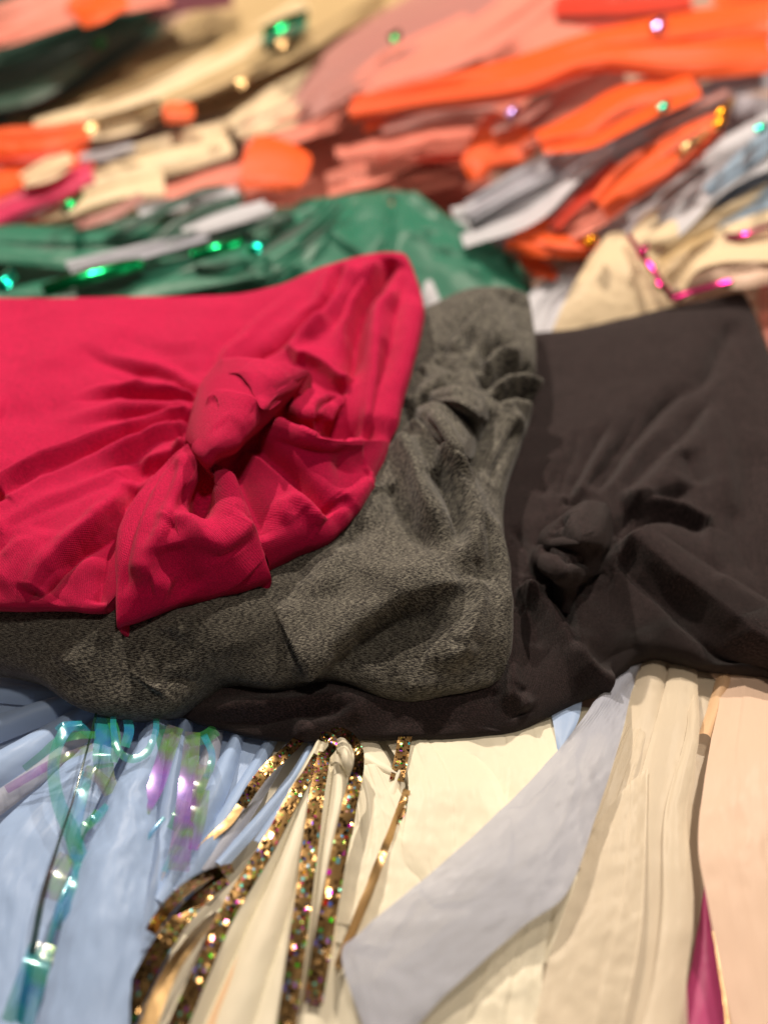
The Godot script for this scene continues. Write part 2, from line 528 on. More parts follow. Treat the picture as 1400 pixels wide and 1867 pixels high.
			fold([0.843,0.126,0.811,0.145,0.78,0.164,0.748,0.176,0.723,0.195,0.711,0.22,0.704,0.245,0.704,0.283,0.704,0.321,0.711,0.352,0.723,0.384], -12.4, 5, 4, 0.05, 0.15, 1.25),
			fold([0.805,0.126,0.78,0.145,0.748,0.157,0.73,0.17,0.704,0.189,0.692,0.208,0.679,0.233,0.679,0.27,0.679,0.308], 6.2, 4, 5, 0.1, 0.3, 2),
			fold([0.843,0.176,0.811,0.182,0.786,0.195,0.767,0.208,0.755,0.226,0.755,0.264,0.767,0.308,0.78,0.365,0.792,0.415,0.805,0.465,0.811,0.509], 6.2, 6, 5, 0.15, 0.1, 2),
			fold([0.786,0.277,0.792,0.314,0.799,0.352,0.805,0.396,0.811,0.434,0.818,0.478,0.824,0.522], -4.65, 4, 4, 0.15, 0.05, 1.25),
			fold([0.862,0.195,0.855,0.245,0.855,0.289,0.855,0.352,0.855,0.415,0.862,0.465,0.862,0.516], 4.65, 5, 8, 0.15, 0.1, 2),
			fold([0.66,0.22,0.623,0.239,0.591,0.264,0.572,0.289,0.547,0.308], 3.88, 5, 5, 0.2, 0.3, 2),
			fold([0.585,0.321,0.597,0.314,0.61,0.314,0.629,0.327,0.648,0.34,0.667,0.352,0.686,0.365,0.704,0.377,0.723,0.384], 6.98, 9, 2.2, 0.1, 0.08, 2),
			fold([0.604,0.333,0.616,0.346,0.635,0.358,0.654,0.371,0.679,0.384,0.698,0.39,0.723,0.403], -2.79, 2.5, 5, 0.1, 0.1, 1.25),
			fold([0.616,0.459,0.642,0.472,0.673,0.484,0.711,0.497,0.742,0.503,0.774,0.503,0.805,0.516], -9.3, 12, 8, 0.15, 0.1, 2)]], 1), pink_cloth)
	part(pink, "front_drape", cloth([
		[-85.3,66.0,49.2,-87.7,80.0,43.4,-84.4,84.0,51.4,-81.4,86.0,57.0,-79.1,86.0,60.0,-77.1,85.0,61.4,-74.9,84.0,62.8,-73.6,80.0,58.7,-74.7,66.0,62.0],
		[-94.9,60.0,55.9,-98.8,74.0,50.8,-90.3,80.0,61.7,-83.9,84.0,69.8,-80.2,82.0,68.9,-77.2,78.0,65.0,-72.2,82.0,67.8,-68.2,80.0,61.7,-71.4,66.0,66.6],
		[-104.7,56.0,72.0,-109.1,70.0,67.5,-98.7,77.0,78.3,-90.2,80.0,82.8,-84.3,78.0,81.6,-79.3,73.0,76.6,-71.2,79.0,80.6,-63.0,78.0,73.0,-68.1,64.0,77.7],
		[-109.3,53.0,87.9,-114.1,67.0,83.8,-102.9,74.0,93.4,-92.2,79.0,99.8,-83.1,79.0,100.2,-75.4,78.0,98.1,-66.1,78.0,94.7,-57.5,74.0,83.4,-61.6,60.0,88.8],
		[-107.9,49.0,106.8,-113.1,63.0,103.3,-103.4,69.0,109.8,-94.2,70.0,110.1,-84.3,69.0,108.1,-74.1,70.0,106.9,-62.8,69.0,101.9,-52.4,67.0,94.8,-58.1,53.0,98.7],
		[-103.7,39.0,124.4,-110.0,53.0,127.0,-101.0,55.0,123.3,-91.0,57.0,119.9,-81.5,56.0,114.9,-71.5,56.0,112.0,-59.9,56.0,107.5,-48.1,56.0,102.9,-54.6,42.0,105.4],
		[-104.7,29.0,120.2,-110.6,43.0,122.5,-101.6,45.0,119.9,-92.0,47.0,117.0,-82.4,46.0,112.6,-72.3,46.0,110.3,-60.9,46.0,105.5,-49.6,46.0,100.0,-55.9,32.0,102.9]], 240, 240, [[
			fold([0.723,0.101,0.673,0.157,0.654,0.208,0.635,0.245,0.623,0.296,0.61,0.371,0.579,0.447], -6.08, 3.5, 2, 0.15, 0.12, 1.3),
			fold([0.384,0.465,0.409,0.44,0.447,0.428,0.484,0.434,0.528,0.447,0.553,0.459,0.579,0.478,0.61,0.509,0.635,0.547,0.667,0.579,0.698,0.604,0.723,0.604,0.755,0.591,0.786,0.585,0.811,0.579,0.83,0.56,0.855,0.541], 4.73, 6, 4, 0.15, 0.1, 2),
			fold([0.22,0.013,0.289,0.119,0.34,0.214,0.384,0.302,0.39,0.384,0.39,0.434,0.384,0.478,0.371,0.535,0.352,0.61,0.327,0.686,0.283,0.748], 3.51, 3, 4, 0.15, 0.1, 2),
			fold([0.365,0.013,0.358,0.119,0.384,0.208,0.421,0.296,0.428,0.384,0.421,0.447,0.415,0.503,0.403,0.579,0.39,0.648], -3.38, 4, 4, 0.15, 0.3, 1.25),
			fold([0.239,0.031,0.22,0.119,0.22,0.201,0.239,0.289,0.258,0.396,0.264,0.503,0.264,0.597,0.258,0.667,0.245,0.717], 2.7, 5, 5, 0.1, 0.1, 2),
			fold([0.176,0.069,0.182,0.17,0.189,0.245,0.208,0.333,0.22,0.44,0.22,0.541,0.214,0.629,0.201,0.711,0.189,0.774], -2.16, 4, 4, 0.1, 0.1, 1.25),
			fold([0.434,0.56,0.459,0.623,0.472,0.692,0.497,0.748,0.528,0.824], -2.7, 7, 8, 0.2, 0.2, 2),
			fold([0.736,0.642,0.742,0.686,0.748,0.73,0.761,0.767,0.774,0.805], 2.43, 7, 9, 0.25, 0.1, 2),
			fold([0.321,0.742,0.358,0.742,0.396,0.748,0.428,0.761,0.447,0.78], 2.43, 5, 5, 0.2, 0.3, 2),
			fold([0.855,0.126,0.824,0.22,0.824,0.289,0.811,0.365,0.799,0.434,0.799,0.497,0.805,0.553], 2.03, 6, 6, 0.2, 0.3, 2)]], 2, 0.0004), pink_cloth)
	part(pink, "side_drape", cloth([
		[-75.5,72.0,51.8,-72.9,70.0,45.2,-70.1,70.0,40.5,-67.0,70.0,35.7,-63.9,72.0,32.6,-60.1,75.0,30.3,-55.7,78.0,28.0,-51.0,82.0,27.0,-54.8,66.0,27.8],
		[-67.7,74.0,69.8,-62.9,71.0,60.9,-57.4,70.0,54.1,-53.5,70.0,47.1,-49.6,73.0,42.6,-45.4,77.0,39.1,-42.2,81.0,38.9,-39.5,84.0,37.7,-41.7,68.0,38.7],
		[-61.0,72.0,82.4,-53.6,70.0,73.6,-45.3,69.0,66.1,-40.4,69.0,57.0,-35.9,72.0,49.9,-31.4,76.0,44.1,-28.5,80.0,43.6,-26.5,84.0,44.1,-28.1,68.0,43.7],
		[-54.7,69.0,93.6,-44.7,68.0,84.9,-33.6,67.0,76.6,-27.9,66.0,64.4,-22.6,68.0,53.6,-17.8,70.0,43.0,-14.5,71.0,36.4,-12.6,73.0,33.1,-14.1,57.0,35.7],
		[-49.8,57.0,95.2,-37.0,57.0,86.3,-22.7,57.0,78.3,-15.8,57.0,65.0,-9.5,58.0,50.4,-4.1,59.0,36.0,0.0,60.0,25.1,1.8,60.0,16.8,0.4,44.0,23.4],
		[-51.7,47.0,94.6,-39.9,47.0,85.8,-26.4,47.0,77.7,-19.8,47.0,64.8,-13.4,48.0,51.3,-7.7,49.0,37.8,-3.4,50.0,27.7,-1.0,50.0,20.0,-2.8,34.0,26.1]], 240, 240, [[
			fold([0.497,0,0.465,0.082,0.434,0.176,0.396,0.277,0.371,0.377,0.352,0.478,0.34,0.572,0.321,0.642,0.302,0.698], -7.2, 7, 3, 0.1, 0.06, 2),
			fold([0.553,0,0.541,0.063,0.509,0.164,0.465,0.283,0.434,0.396,0.409,0.497,0.39,0.591,0.371,0.654,0.346,0.704], 4.8, 10, 6, 0.15, 0.1, 2),
			fold([0.434,0,0.409,0.082,0.377,0.176,0.358,0.27,0.34,0.365,0.314,0.459,0.296,0.541,0.289,0.629,0.277,0.704], 3.6, 3, 5, 0.1, 0.05, 2),
			fold([0.132,0.61,0.17,0.541,0.208,0.491,0.245,0.484,0.264,0.516,0.264,0.56,0.258,0.61,0.258,0.654,0.264,0.692], 1.92, 3, 4, 0.2, 0.15, 2),
			fold([0.239,0.56,0.233,0.604,0.233,0.642,0.226,0.679,0.226,0.717], -1.44, 4, 5, 0.2, 0.2, 1.25),
			fold([0.208,0.025,0.17,0.113,0.138,0.214,0.101,0.34,0.075,0.465,0.057,0.572,0.038,0.667], -3.6, 5, 6, 0.1, 0.1, 1.25),
			fold([0.352,0.075,0.296,0.176,0.258,0.277,0.226,0.371,0.201,0.453,0.17,0.535,0.138,0.616], 3.12, 8, 8, 0.2, 0.25, 2),
			fold([0.39,0.711,0.428,0.717,0.472,0.73,0.522,0.742,0.579,0.767], 2.4, 5, 6, 0.2, 0.2, 2),
			fold([0.566,0.516,0.572,0.585,0.566,0.654,0.572,0.704,0.579,0.761], -2.64, 6, 5, 0.3, 0.1, 1.25),
			fold([0.296,0.73,0.352,0.755,0.415,0.78,0.503,0.78,0.61,0.774], 2.64, 4, 6, 0.2, 0.1, 2),
			fold([0.811,0.05,0.805,0.157,0.799,0.258,0.786,0.358,0.774,0.459,0.786,0.56,0.799,0.654], 1.8, 3, 5, 0.05, 0.05, 2),
			fold([0.692,0.189,0.635,0.302,0.604,0.403,0.597,0.497,0.597,0.591], 1.44, 8, 8, 0.3, 0.3, 2)]], 3, 0.0004), pink_cloth)
	part(pink, "knot", cloth([
		[-80.2,56.0,-11.5,-82.2,70.0,-16.7,-76.2,79.0,-5.2,-66.9,87.0,5.5,-55.7,89.0,10.2,-44.8,87.0,10.4,-37.9,79.0,5.8,-36.8,70.0,-4.2,-37.5,54.0,1.7],
		[-77.4,66.0,-15.6,-79.4,80.0,-20.7,-75.4,89.0,-10.1,-66.5,97.0,0.5,-55.8,99.0,5.2,-44.7,97.0,5.4,-36.1,89.0,1.1,-34.9,80.0,-8.8,-35.6,64.0,-2.9],
		[-81.9,65.0,-9.0,-83.6,79.0,-14.8,-77.9,91.0,4.8,-67.9,98.0,17.2,-55.5,100.0,25.0,-45.1,97.0,23.4,-40.2,88.0,11.9,-39.1,79.0,1.4,-39.8,63.0,7.4],
		[-86.7,63.0,1.5,-88.5,77.0,-4.0,-82.5,90.0,14.7,-72.6,98.0,28.1,-61.8,101.0,36.3,-51.3,97.0,35.0,-45.3,87.0,21.6,-44.5,77.0,10.0,-44.9,61.0,16.0],
		[-88.5,62.0,21.7,-90.4,76.0,16.3,-84.5,89.0,33.7,-75.6,98.0,45.9,-66.3,101.0,52.5,-58.6,96.0,49.9,-54.2,86.0,37.9,-53.9,75.0,25.4,-54.0,59.0,31.4],
		[-89.1,61.0,38.5,-91.0,75.0,33.1,-84.8,88.0,50.6,-77.2,96.0,61.8,-70.9,98.0,66.1,-65.8,93.0,62.6,-63.7,84.0,49.5,-63.5,74.0,37.9,-63.6,58.0,44.0],
		[-88.1,61.0,42.8,-90.0,75.0,37.1,-85.4,84.0,50.7,-80.8,90.0,62.6,-77.2,91.0,68.3,-75.2,88.0,68.0,-74.3,82.0,61.9,-74.5,75.0,53.9,-74.3,59.0,59.9],
		[-88.9,49.0,39.4,-90.8,63.0,33.9,-84.9,72.0,50.6,-77.9,78.0,61.9,-73.3,79.0,66.9,-70.5,76.0,65.2,-70.4,70.0,57.4,-71.1,63.0,49.0,-71.0,47.0,54.9]], 190, 190, [[
			fold([0.327,0.516,0.327,0.491,0.333,0.472,0.346,0.459,0.358,0.447,0.396,0.44,0.434,0.434,0.478,0.434,0.528,0.434,0.566,0.44,0.61,0.459], 1.92, 1.8, 8, 0.15, 0.2, 2),
			fold([0.428,0.591,0.484,0.61,0.535,0.616,0.566,0.604,0.585,0.579], -1.2, 8, 6, 0.3, 0.3, 2),
			fold([0.308,0.799,0.377,0.818,0.447,0.824,0.535,0.83,0.654,0.836], 1.44, 3, 3, 0.1, 0.1, 2),
			fold([0.61,0.491,0.629,0.547,0.635,0.604,0.642,0.673,0.849,0.78], 1.44, 6, 5, 0.2, 0.2, 2)]], 4, 0.0002), pink_cloth)
	part(pink, "knot_wrap", cloth([
		[-75.4,57.0,-3.1,-79.1,71.0,-6.7,-71.4,77.0,-1.4,-62.9,82.0,5.8,-54.0,84.0,10.5,-46.6,83.0,11.8,-40.2,78.0,9.4,-35.6,69.0,-1.0,-37.4,57.0,3.6],
		[-73.8,71.0,-9.9,-78.2,85.0,-13.6,-71.6,91.0,-8.1,-62.8,96.0,-0.9,-53.4,98.0,3.7,-45.8,97.0,5.0,-39.0,92.0,2.7,-34.8,83.0,-4.6,-36.8,71.0,-1.1],
		[-76.1,72.0,0.0,-79.3,86.0,-4.9,-71.0,96.0,7.9,-62.9,101.0,15.4,-54.9,102.0,21.1,-48.0,100.0,22.9,-41.2,95.0,15.2,-35.8,85.0,-0.1,-37.5,73.0,4.7],
		[-78.3,69.0,3.7,-81.2,83.0,-0.6,-74.3,94.0,9.5,-67.0,100.0,17.4,-60.6,102.0,27.0,-56.8,101.0,35.5,-51.2,99.0,40.8,-42.1,88.0,10.6,-43.7,76.0,16.1],
		[-77.7,66.0,2.6,-80.7,80.0,-1.8,-73.1,91.0,8.9,-65.7,97.0,16.8,-59.5,99.0,25.9,-55.9,98.0,34.2,-50.7,96.0,39.5,-41.3,85.0,9.4,-43.0,73.0,14.8]], 110, 80, [[
			fold([0.522,0.604,0.553,0.541,0.591,0.484,0.642,0.44,0.698,0.409], 1.44, 8, 6, 0.3, 0.3, 2),
			fold([0.723,0.717,0.717,0.642,0.711,0.572,0.736,0.516,0.774,0.453], -1.44, 5, 4, 0.2, 0.3, 1.25),
			fold([0.233,0.447,0.27,0.535,0.365,0.748,0.421,0.748,0.472,0.748], -1.2, 6, 6, 0.3, 0.3, 1.25)]], 13, 0.0002), pink_cloth)
	part(pink, "knot_tail", cloth([
		[-45.9,46.0,-1.7,-49.6,58.0,-4.3,-40.5,67.0,1.7,-29.9,68.0,4.9,-20.4,60.0,-0.1,-23.5,50.0,1.8],
		[-46.0,56.0,-6.6,-49.8,68.0,-9.1,-40.8,77.0,-3.1,-30.1,78.0,0.0,-18.6,70.0,-4.6,-22.5,60.0,-3.1],
		[-45.9,60.0,10.1,-49.1,72.0,6.3,-39.5,82.0,17.5,-29.3,82.0,16.6,-23.0,72.0,6.3,-25.0,62.0,9.6],
		[-42.8,60.0,18.7,-46.0,72.0,14.9,-37.3,81.0,25.3,-29.8,80.0,24.0,-26.0,70.0,13.5,-27.3,60.0,17.0],
		[-39.0,54.0,19.5,-41.6,66.0,15.2,-35.7,73.0,24.9,-31.1,72.0,25.3,-28.5,66.0,18.5,-29.9,56.0,22.1],
		[-41.1,46.0,19.1,-44.0,58.0,15.0,-36.5,65.0,25.1,-30.5,64.0,24.7,-27.0,58.0,15.6,-28.4,48.0,19.2]], 90, 90, [[
			fold([0.736,0.296,0.686,0.327,0.642,0.346,0.604,0.384,0.585,0.44,0.591,0.541,0.629,0.642,0.667,0.717,0.704,0.799], -4.8, 3, 3, 0.1, 0.15, 1.25),
			fold([0.686,0.302,0.635,0.321,0.585,0.346,0.553,0.39,0.535,0.472,0.535,0.579,0.553,0.673], 2.4, 3, 3, 0.1, 0.2, 2),
			fold([0.799,0.289,0.78,0.371,0.755,0.478,0.736,0.591,0.73,0.692], 3, 3, 2.5, 0.1, 0.2, 2),
			fold([0.321,0.352,0.365,0.403,0.396,0.484,0.421,0.591,0.465,0.679], 1.44, 4, 4, 0.3, 0.3, 2)]], 5, 0.0004), pink_cloth)
	var grey := thing("knotted_top", "heather charcoal grey jersey garment folded between the pink one and the black one", "garment", "folded knotted garments")
	part(grey, "body", cloth([
		[-234.1,14.0,-101.9,-184.8,14.0,-101.7,-138.5,14.0,-101.6,-92.4,14.0,-101.5,-54.3,18.0,-98.2,-14.5,22.0,-97.6,21.3,30.0,-98.0,51.3,38.0,-107.4,80.9,32.0,-107.3,68.8,6.0,-107.4],
		[-237.2,38.0,-113.4,-187.3,38.0,-113.4,-140.5,38.0,-113.4,-93.6,38.0,-113.4,-55.8,42.0,-110.1,-15.4,46.0,-109.6,20.8,54.0,-110.0,50.6,62.0,-119.4,80.9,56.0,-119.3,68.1,30.0,-119.4],
		[-223.9,42.0,-65.0,-176.8,42.0,-65.0,-132.6,42.0,-65.0,-88.4,42.0,-65.0,-49.8,45.0,-63.3,-11.6,50.0,-59.7,22.9,58.0,-54.7,54.1,64.0,-56.0,81.1,56.0,-75.5,70.9,30.0,-68.1],
		[-210.5,46.0,-16.6,-166.2,46.0,-16.6,-124.7,46.0,-16.6,-83.2,46.0,-17.5,-47.0,48.0,-16.3,-11.0,52.0,-13.3,19.0,58.0,-9.9,48.6,62.0,-10.0,76.0,52.0,-29.3,65.8,26.0,-22.2],
		[-199.5,48.0,24.5,-158.8,48.0,24.5,-120.8,48.0,24.5,-81.5,48.0,23.7,-47.1,50.0,24.8,-13.0,54.0,27.6,12.9,58.0,29.6,38.7,60.0,26.7,66.1,48.0,3.5,56.6,22.0,11.5],
		[-190.0,49.0,60.6,-152.5,49.0,60.6,-117.5,49.0,60.6,-81.1,50.0,60.9,-48.6,51.0,60.9,-17.4,53.0,61.3,8.7,56.0,62.7,33.4,58.0,61.3,56.0,46.0,40.1,47.1,20.0,48.4],
		[-182.7,49.0,89.1,-147.8,49.0,89.1,-115.4,49.0,89.1,-81.6,50.0,89.4,-50.4,51.0,88.4,-20.4,53.0,88.0,6.0,54.0,87.4,31.2,54.0,85.6,54.4,44.0,73.4,43.6,18.0,79.1],
		[-178.2,46.0,109.4,-144.6,47.0,112.0,-113.8,48.0,113.9,-82.4,49.0,113.9,-52.4,49.0,110.7,-23.4,49.0,107.4,3.5,49.0,107.4,30.5,48.0,106.5,55.5,40.0,97.1,43.9,14.0,101.5],
		[-177.4,38.0,119.5,-146.0,39.0,123.5,-114.8,41.0,128.4,-83.5,43.0,128.6,-54.2,42.0,124.7,-25.5,42.0,121.6,1.2,41.0,122.2,30.0,41.0,125.3,54.5,34.0,119.0,42.4,8.0,122.1],
		[-178.2,28.0,125.5,-153.9,27.0,129.3,-123.2,25.0,147.2,-90.9,25.0,149.5,-69.4,28.0,135.0,-46.0,29.0,137.6,-23.1,30.0,133.1,10.4,24.0,141.2,51.1,22.0,131.7,38.4,-4.0,134.6],
		[-177.7,14.0,121.9,-150.3,13.0,126.7,-120.9,11.0,142.2,-89.1,11.0,144.4,-64.8,14.0,131.8,-41.1,15.0,133.7,-17.2,16.0,130.4,14.9,10.0,137.5,52.4,8.0,126.7,40.0,-18.0,129.7]], 400, 340, [[
			fold([0.635,0.352,0.648,0.377,0.667,0.403,0.686,0.434,0.704,0.472,0.717,0.497,0.736,0.535,0.755,0.566,0.767,0.597], 10.5, 7, 5.5, 0.12, 0.35, 2),
			fold([0.616,0.44,0.642,0.465,0.66,0.491,0.679,0.509,0.692,0.535,0.711,0.56,0.723,0.579,0.736,0.597,0.755,0.616], -7, 4, 6, 0.1, 0.35, 1.25),
			fold([0.717,0.428,0.736,0.453,0.755,0.478,0.767,0.503,0.78,0.528,0.786,0.553,0.786,0.579,0.786,0.597,0.78,0.61], -7, 2.5, 4, 0.1, 0.3, 1.25),
			fold([0.723,0.396,0.742,0.421,0.767,0.453,0.786,0.484,0.799,0.516,0.805,0.547,0.805,0.572,0.799,0.597,0.786,0.616,0.767,0.635,0.748,0.66], 8.4, 9, 4, 0.12, 0.35, 2),
			fold([0.623,0.44,0.61,0.453,0.597,0.459,0.597,0.478,0.597,0.497,0.597,0.516,0.597,0.541], 4.2, 7, 7, 0.15, 0.3, 2),
			fold([0.843,0.528,0.849,0.56,0.855,0.585,0.862,0.616,0.868,0.648,0.862,0.686,0.862,0.723,0.855,0.755,0.849,0.792], 3.5, 4, 5, 0.2, 0.3, 2),
			fold([0.824,0.541,0.83,0.566,0.836,0.597,0.843,0.629,0.849,0.667,0.849,0.698,0.849,0.723], -3.5, 3, 4, 0.2, 0.3, 1.25),
			fold([0.572,0.61,0.597,0.629,0.629,0.642,0.66,0.654,0.692,0.654,0.723,0.654,0.755,0.648], 2.24, 10, 8, 0.3, 0.3, 2),
			fold([0.541,0.667,0.579,0.692,0.616,0.704,0.648,0.704,0.686,0.704], -2.24, 9, 9, 0.3, 0.3, 2),
			fold([0.591,0.899,0.616,0.899,0.623,0.874,0.623,0.843,0.616,0.811,0.623,0.786,0.635,0.761,0.654,0.742,0.673,0.723,0.698,0.711,0.717,0.704,0.742,0.692,0.761,0.686,0.78,0.679,0.799,0.667], 8.4, 16, 3.2, 0.1, 0.15, 2),
			fold([0.654,0.881,0.648,0.849,0.635,0.818,0.642,0.799,0.654,0.78,0.667,0.761,0.692,0.742,0.711,0.736,0.73,0.73,0.748,0.723,0.767,0.717], -6.3, 3.5, 9, 0.12, 0.2, 2),
			fold([0.679,0.862,0.673,0.836,0.673,0.811,0.692,0.792,0.711,0.786,0.736,0.792,0.761,0.805], -4.2, 10, 14, 0.2, 0.2, 2),
			fold([0.811,0.66,0.811,0.679,0.811,0.704,0.811,0.73,0.805,0.755,0.799,0.78,0.792,0.799,0.799,0.818,0.792,0.824,0.792,0.836,0.78,0.843], 6.3, 5, 4, 0.12, 0.2, 2),
			fold([0.811,0.629,0.818,0.648,0.818,0.66,0.818,0.679,0.818,0.692], -2.1, 3, 3, 0.15, 0.2, 1.25),
			fold([0.761,0.881,0.78,0.881,0.799,0.881,0.818,0.887,0.836,0.899,0.855,0.899,0.874,0.899], 2.1, 4, 4, 0.1, 0.1, 2),
			fold([0.34,0.698,0.333,0.748,0.321,0.792,0.314,0.818,0.314,0.836,0.314,0.855,0.308,0.868], 5.6, 4, 9, 0.2, 0.05, 2),
			fold([0.321,0.774,0.314,0.805,0.308,0.83,0.308,0.843,0.302,0.862], -5.6, 6, 5, 0.2, 0.1, 1.25),
			fold([0.195,0.717,0.189,0.767,0.182,0.811,0.176,0.836,0.17,0.862], 2.24, 9, 9, 0.3, 0.2, 2),
			fold([0.396,0.673,0.39,0.717,0.384,0.761,0.396,0.805,0.434,0.849], 2.52, 10, 10, 0.3, 0.2, 2),
			fold([0.503,0.591,0.497,0.623,0.484,0.654,0.484,0.698,0.484,0.742], -2.52, 9, 9, 0.3, 0.3, 2),
			fold([0.572,0.553,0.56,0.591,0.547,0.635,0.547,0.679,0.547,0.723], 2.8, 9, 9, 0.3, 0.3, 2),
			fold([0.459,0.629,0.516,0.591,0.572,0.56,0.604,0.516,0.623,0.478], -2.1, 7, 7, 0.2, 0.2, 2),
			fold([0.314,0.862,0.321,0.855,0.333,0.855,0.346,0.855,0.371,0.868,0.396,0.887,0.415,0.899], -2.8, 3, 3, 0.3, 0.3, 1.25),
			fold([0.679,0.195,0.692,0.182,0.704,0.176,0.717,0.164,0.736,0.157,0.755,0.151,0.774,0.145,0.786,0.138,0.805,0.126], -5.6, 4, 5, 0.1, 0.3, 1.25),
			fold([0.698,0.189,0.711,0.182,0.723,0.17,0.742,0.164,0.761,0.157,0.78,0.151,0.799,0.138], 4.2, 5, 5, 0.1, 0.3, 2),
			fold([0.717,0.201,0.723,0.195,0.736,0.189,0.755,0.176,0.767,0.17], -3.5, 4, 4, 0.15, 0.4, 1.25),
			fold([0.679,0.201,0.686,0.208,0.698,0.214,0.711,0.226,0.723,0.239], -4.2, 3.5, 4, 0.15, 0.15, 1.25),
			fold([0.648,0.226,0.66,0.22,0.673,0.22,0.686,0.233,0.698,0.239,0.711,0.245,0.717,0.252], 3.5, 5, 5, 0.2, 0.2, 2),
			fold([0.755,0.233,0.755,0.226,0.755,0.214,0.767,0.208,0.774,0.195,0.792,0.195,0.805,0.195,0.818,0.201,0.836,0.214], -11.2, 5, 5, 0.12, 0.25, 1.25),
			fold([0.767,0.233,0.78,0.22,0.792,0.214,0.805,0.214,0.818,0.22,0.836,0.233,0.849,0.239], 7, 6, 5, 0.15, 0.2, 2),
			fold([0.755,0.252,0.767,0.252,0.78,0.252,0.792,0.252,0.805,0.245,0.818,0.245,0.83,0.245,0.855,0.258,0.887,0.258], -12.6, 5, 4, 0.08, 0.05, 1.25),
			fold([0.792,0.27,0.805,0.27,0.818,0.264,0.83,0.27,0.843,0.27,0.862,0.277,0.887,0.277], 7, 5, 4, 0.15, 0.05, 2),
			fold([0.799,0.296,0.805,0.289,0.818,0.289,0.83,0.289,0.843,0.296,0.868,0.302,0.887,0.296], -9.8, 3.5, 3.5, 0.12, 0.05, 1.25),
			fold([0.811,0.308,0.83,0.308,0.843,0.308,0.862,0.314,0.874,0.314], 4.2, 5, 5, 0.2, 0.1, 2),
			fold([0.824,0.113,0.83,0.132,0.836,0.145,0.843,0.157,0.843,0.17,0.849,0.182,0.849,0.195], -4.2, 5, 5, 0.15, 0.2, 1.25),
			fold([0.836,0.126,0.849,0.132,0.862,0.138,0.874,0.138,0.881,0.138], -4.2, 4, 4, 0.2, 0.1, 1.25),
			fold([0.843,0.321,0.843,0.333,0.849,0.352,0.849,0.377,0.849,0.396,0.843,0.415,0.836,0.44,0.836,0.459,0.836,0.484], 4.2, 6, 4, 0.15, 0.15, 2),
			fold([0.862,0.358,0.862,0.384,0.855,0.403,0.849,0.421,0.843,0.44,0.843,0.465,0.843,0.484], -7, 3, 4, 0.15, 0.15, 1.25),
			fold([0.792,0.308,0.792,0.333,0.799,0.358,0.792,0.377,0.792,0.396,0.792,0.415,0.792,0.434], -8.4, 5, 5, 0.15, 0.15, 1.25),
			fold([0.629,0.302,0.642,0.302,0.654,0.302,0.654,0.296,0.66,0.289,0.667,0.283,0.686,0.283,0.704,0.277,0.723,0.264], -8.4, 4, 4, 0.1, 0.15, 1.25),
			fold([0.629,0.289,0.642,0.283,0.654,0.283,0.667,0.27,0.679,0.264,0.692,0.258,0.711,0.252], 5.6, 7, 5, 0.15, 0.2, 2),
			fold([0.648,0.321,0.66,0.333,0.673,0.346,0.698,0.365,0.717,0.39,0.736,0.409,0.755,0.428,0.774,0.447,0.786,0.465], 7.7, 3, 4, 0.12, 0.15, 2)]], 6, 0.00045), heather)
	part(grey, "knot", cloth([
		[16.9,28.0,-5.4,15.3,42.0,-9.3,19.1,50.0,-4.4,24.5,55.0,0.0,30.8,55.0,3.2,37.4,50.0,3.3,44.5,40.0,-2.3,41.3,24.0,1.0],
		[18.4,40.0,-11.2,15.9,54.0,-14.3,19.4,62.0,-10.0,24.6,67.0,-5.6,30.6,67.0,-2.5,36.9,62.0,-2.5,43.0,52.0,-8.0,39.2,36.0,-4.6],
		[16.3,40.0,-3.1,15.2,54.0,-8.0,18.4,68.0,6.3,24.5,75.0,15.4,31.5,75.0,20.0,38.8,68.0,18.1,45.3,50.0,0.9,43.3,34.0,6.2],
		[17.7,40.0,4.2,16.7,54.0,-1.0,20.2,69.0,16.5,25.8,76.0,27.5,32.6,76.0,33.2,39.3,68.0,28.4,45.0,49.0,8.2,43.4,33.0,13.9],
		[21.8,39.0,13.6,20.8,53.0,8.1,24.1,67.0,26.4,28.4,73.0,36.3,33.9,73.0,41.0,39.4,65.0,34.4,43.2,48.0,16.2,42.0,32.0,22.0],
		[29.3,37.0,26.4,27.9,51.0,20.7,29.8,56.0,28.4,32.1,60.0,35.6,35.1,60.0,37.9,38.2,55.0,32.0,40.1,47.0,21.6,38.9,31.0,27.9],
		[25.8,23.0,20.4,24.5,37.0,14.6,26.6,42.0,27.2,30.2,46.0,35.9,34.5,46.0,39.5,39.0,41.0,33.6,42.6,33.0,17.3,41.4,17.0,23.2]], 120, 120, [[
			fold([0.27,0.302,0.327,0.44,0.358,0.547,0.39,0.635,0.415,0.711,0.434,0.767,0.478,0.818], -2.16, 2.5, 3.5, 0.15, 0.15, 1.25),
			fold([0.472,0.239,0.547,0.289,0.604,0.34,0.648,0.403,0.692,0.478], -1.68, 3, 4, 0.2, 0.2, 1.25),
			fold([0.377,0.277,0.447,0.352,0.497,0.434,0.541,0.516,0.579,0.604,0.591,0.679,0.616,0.748], 1.44, 5, 5, 0.2, 0.2, 2)]], 7, 0.0002), heather)
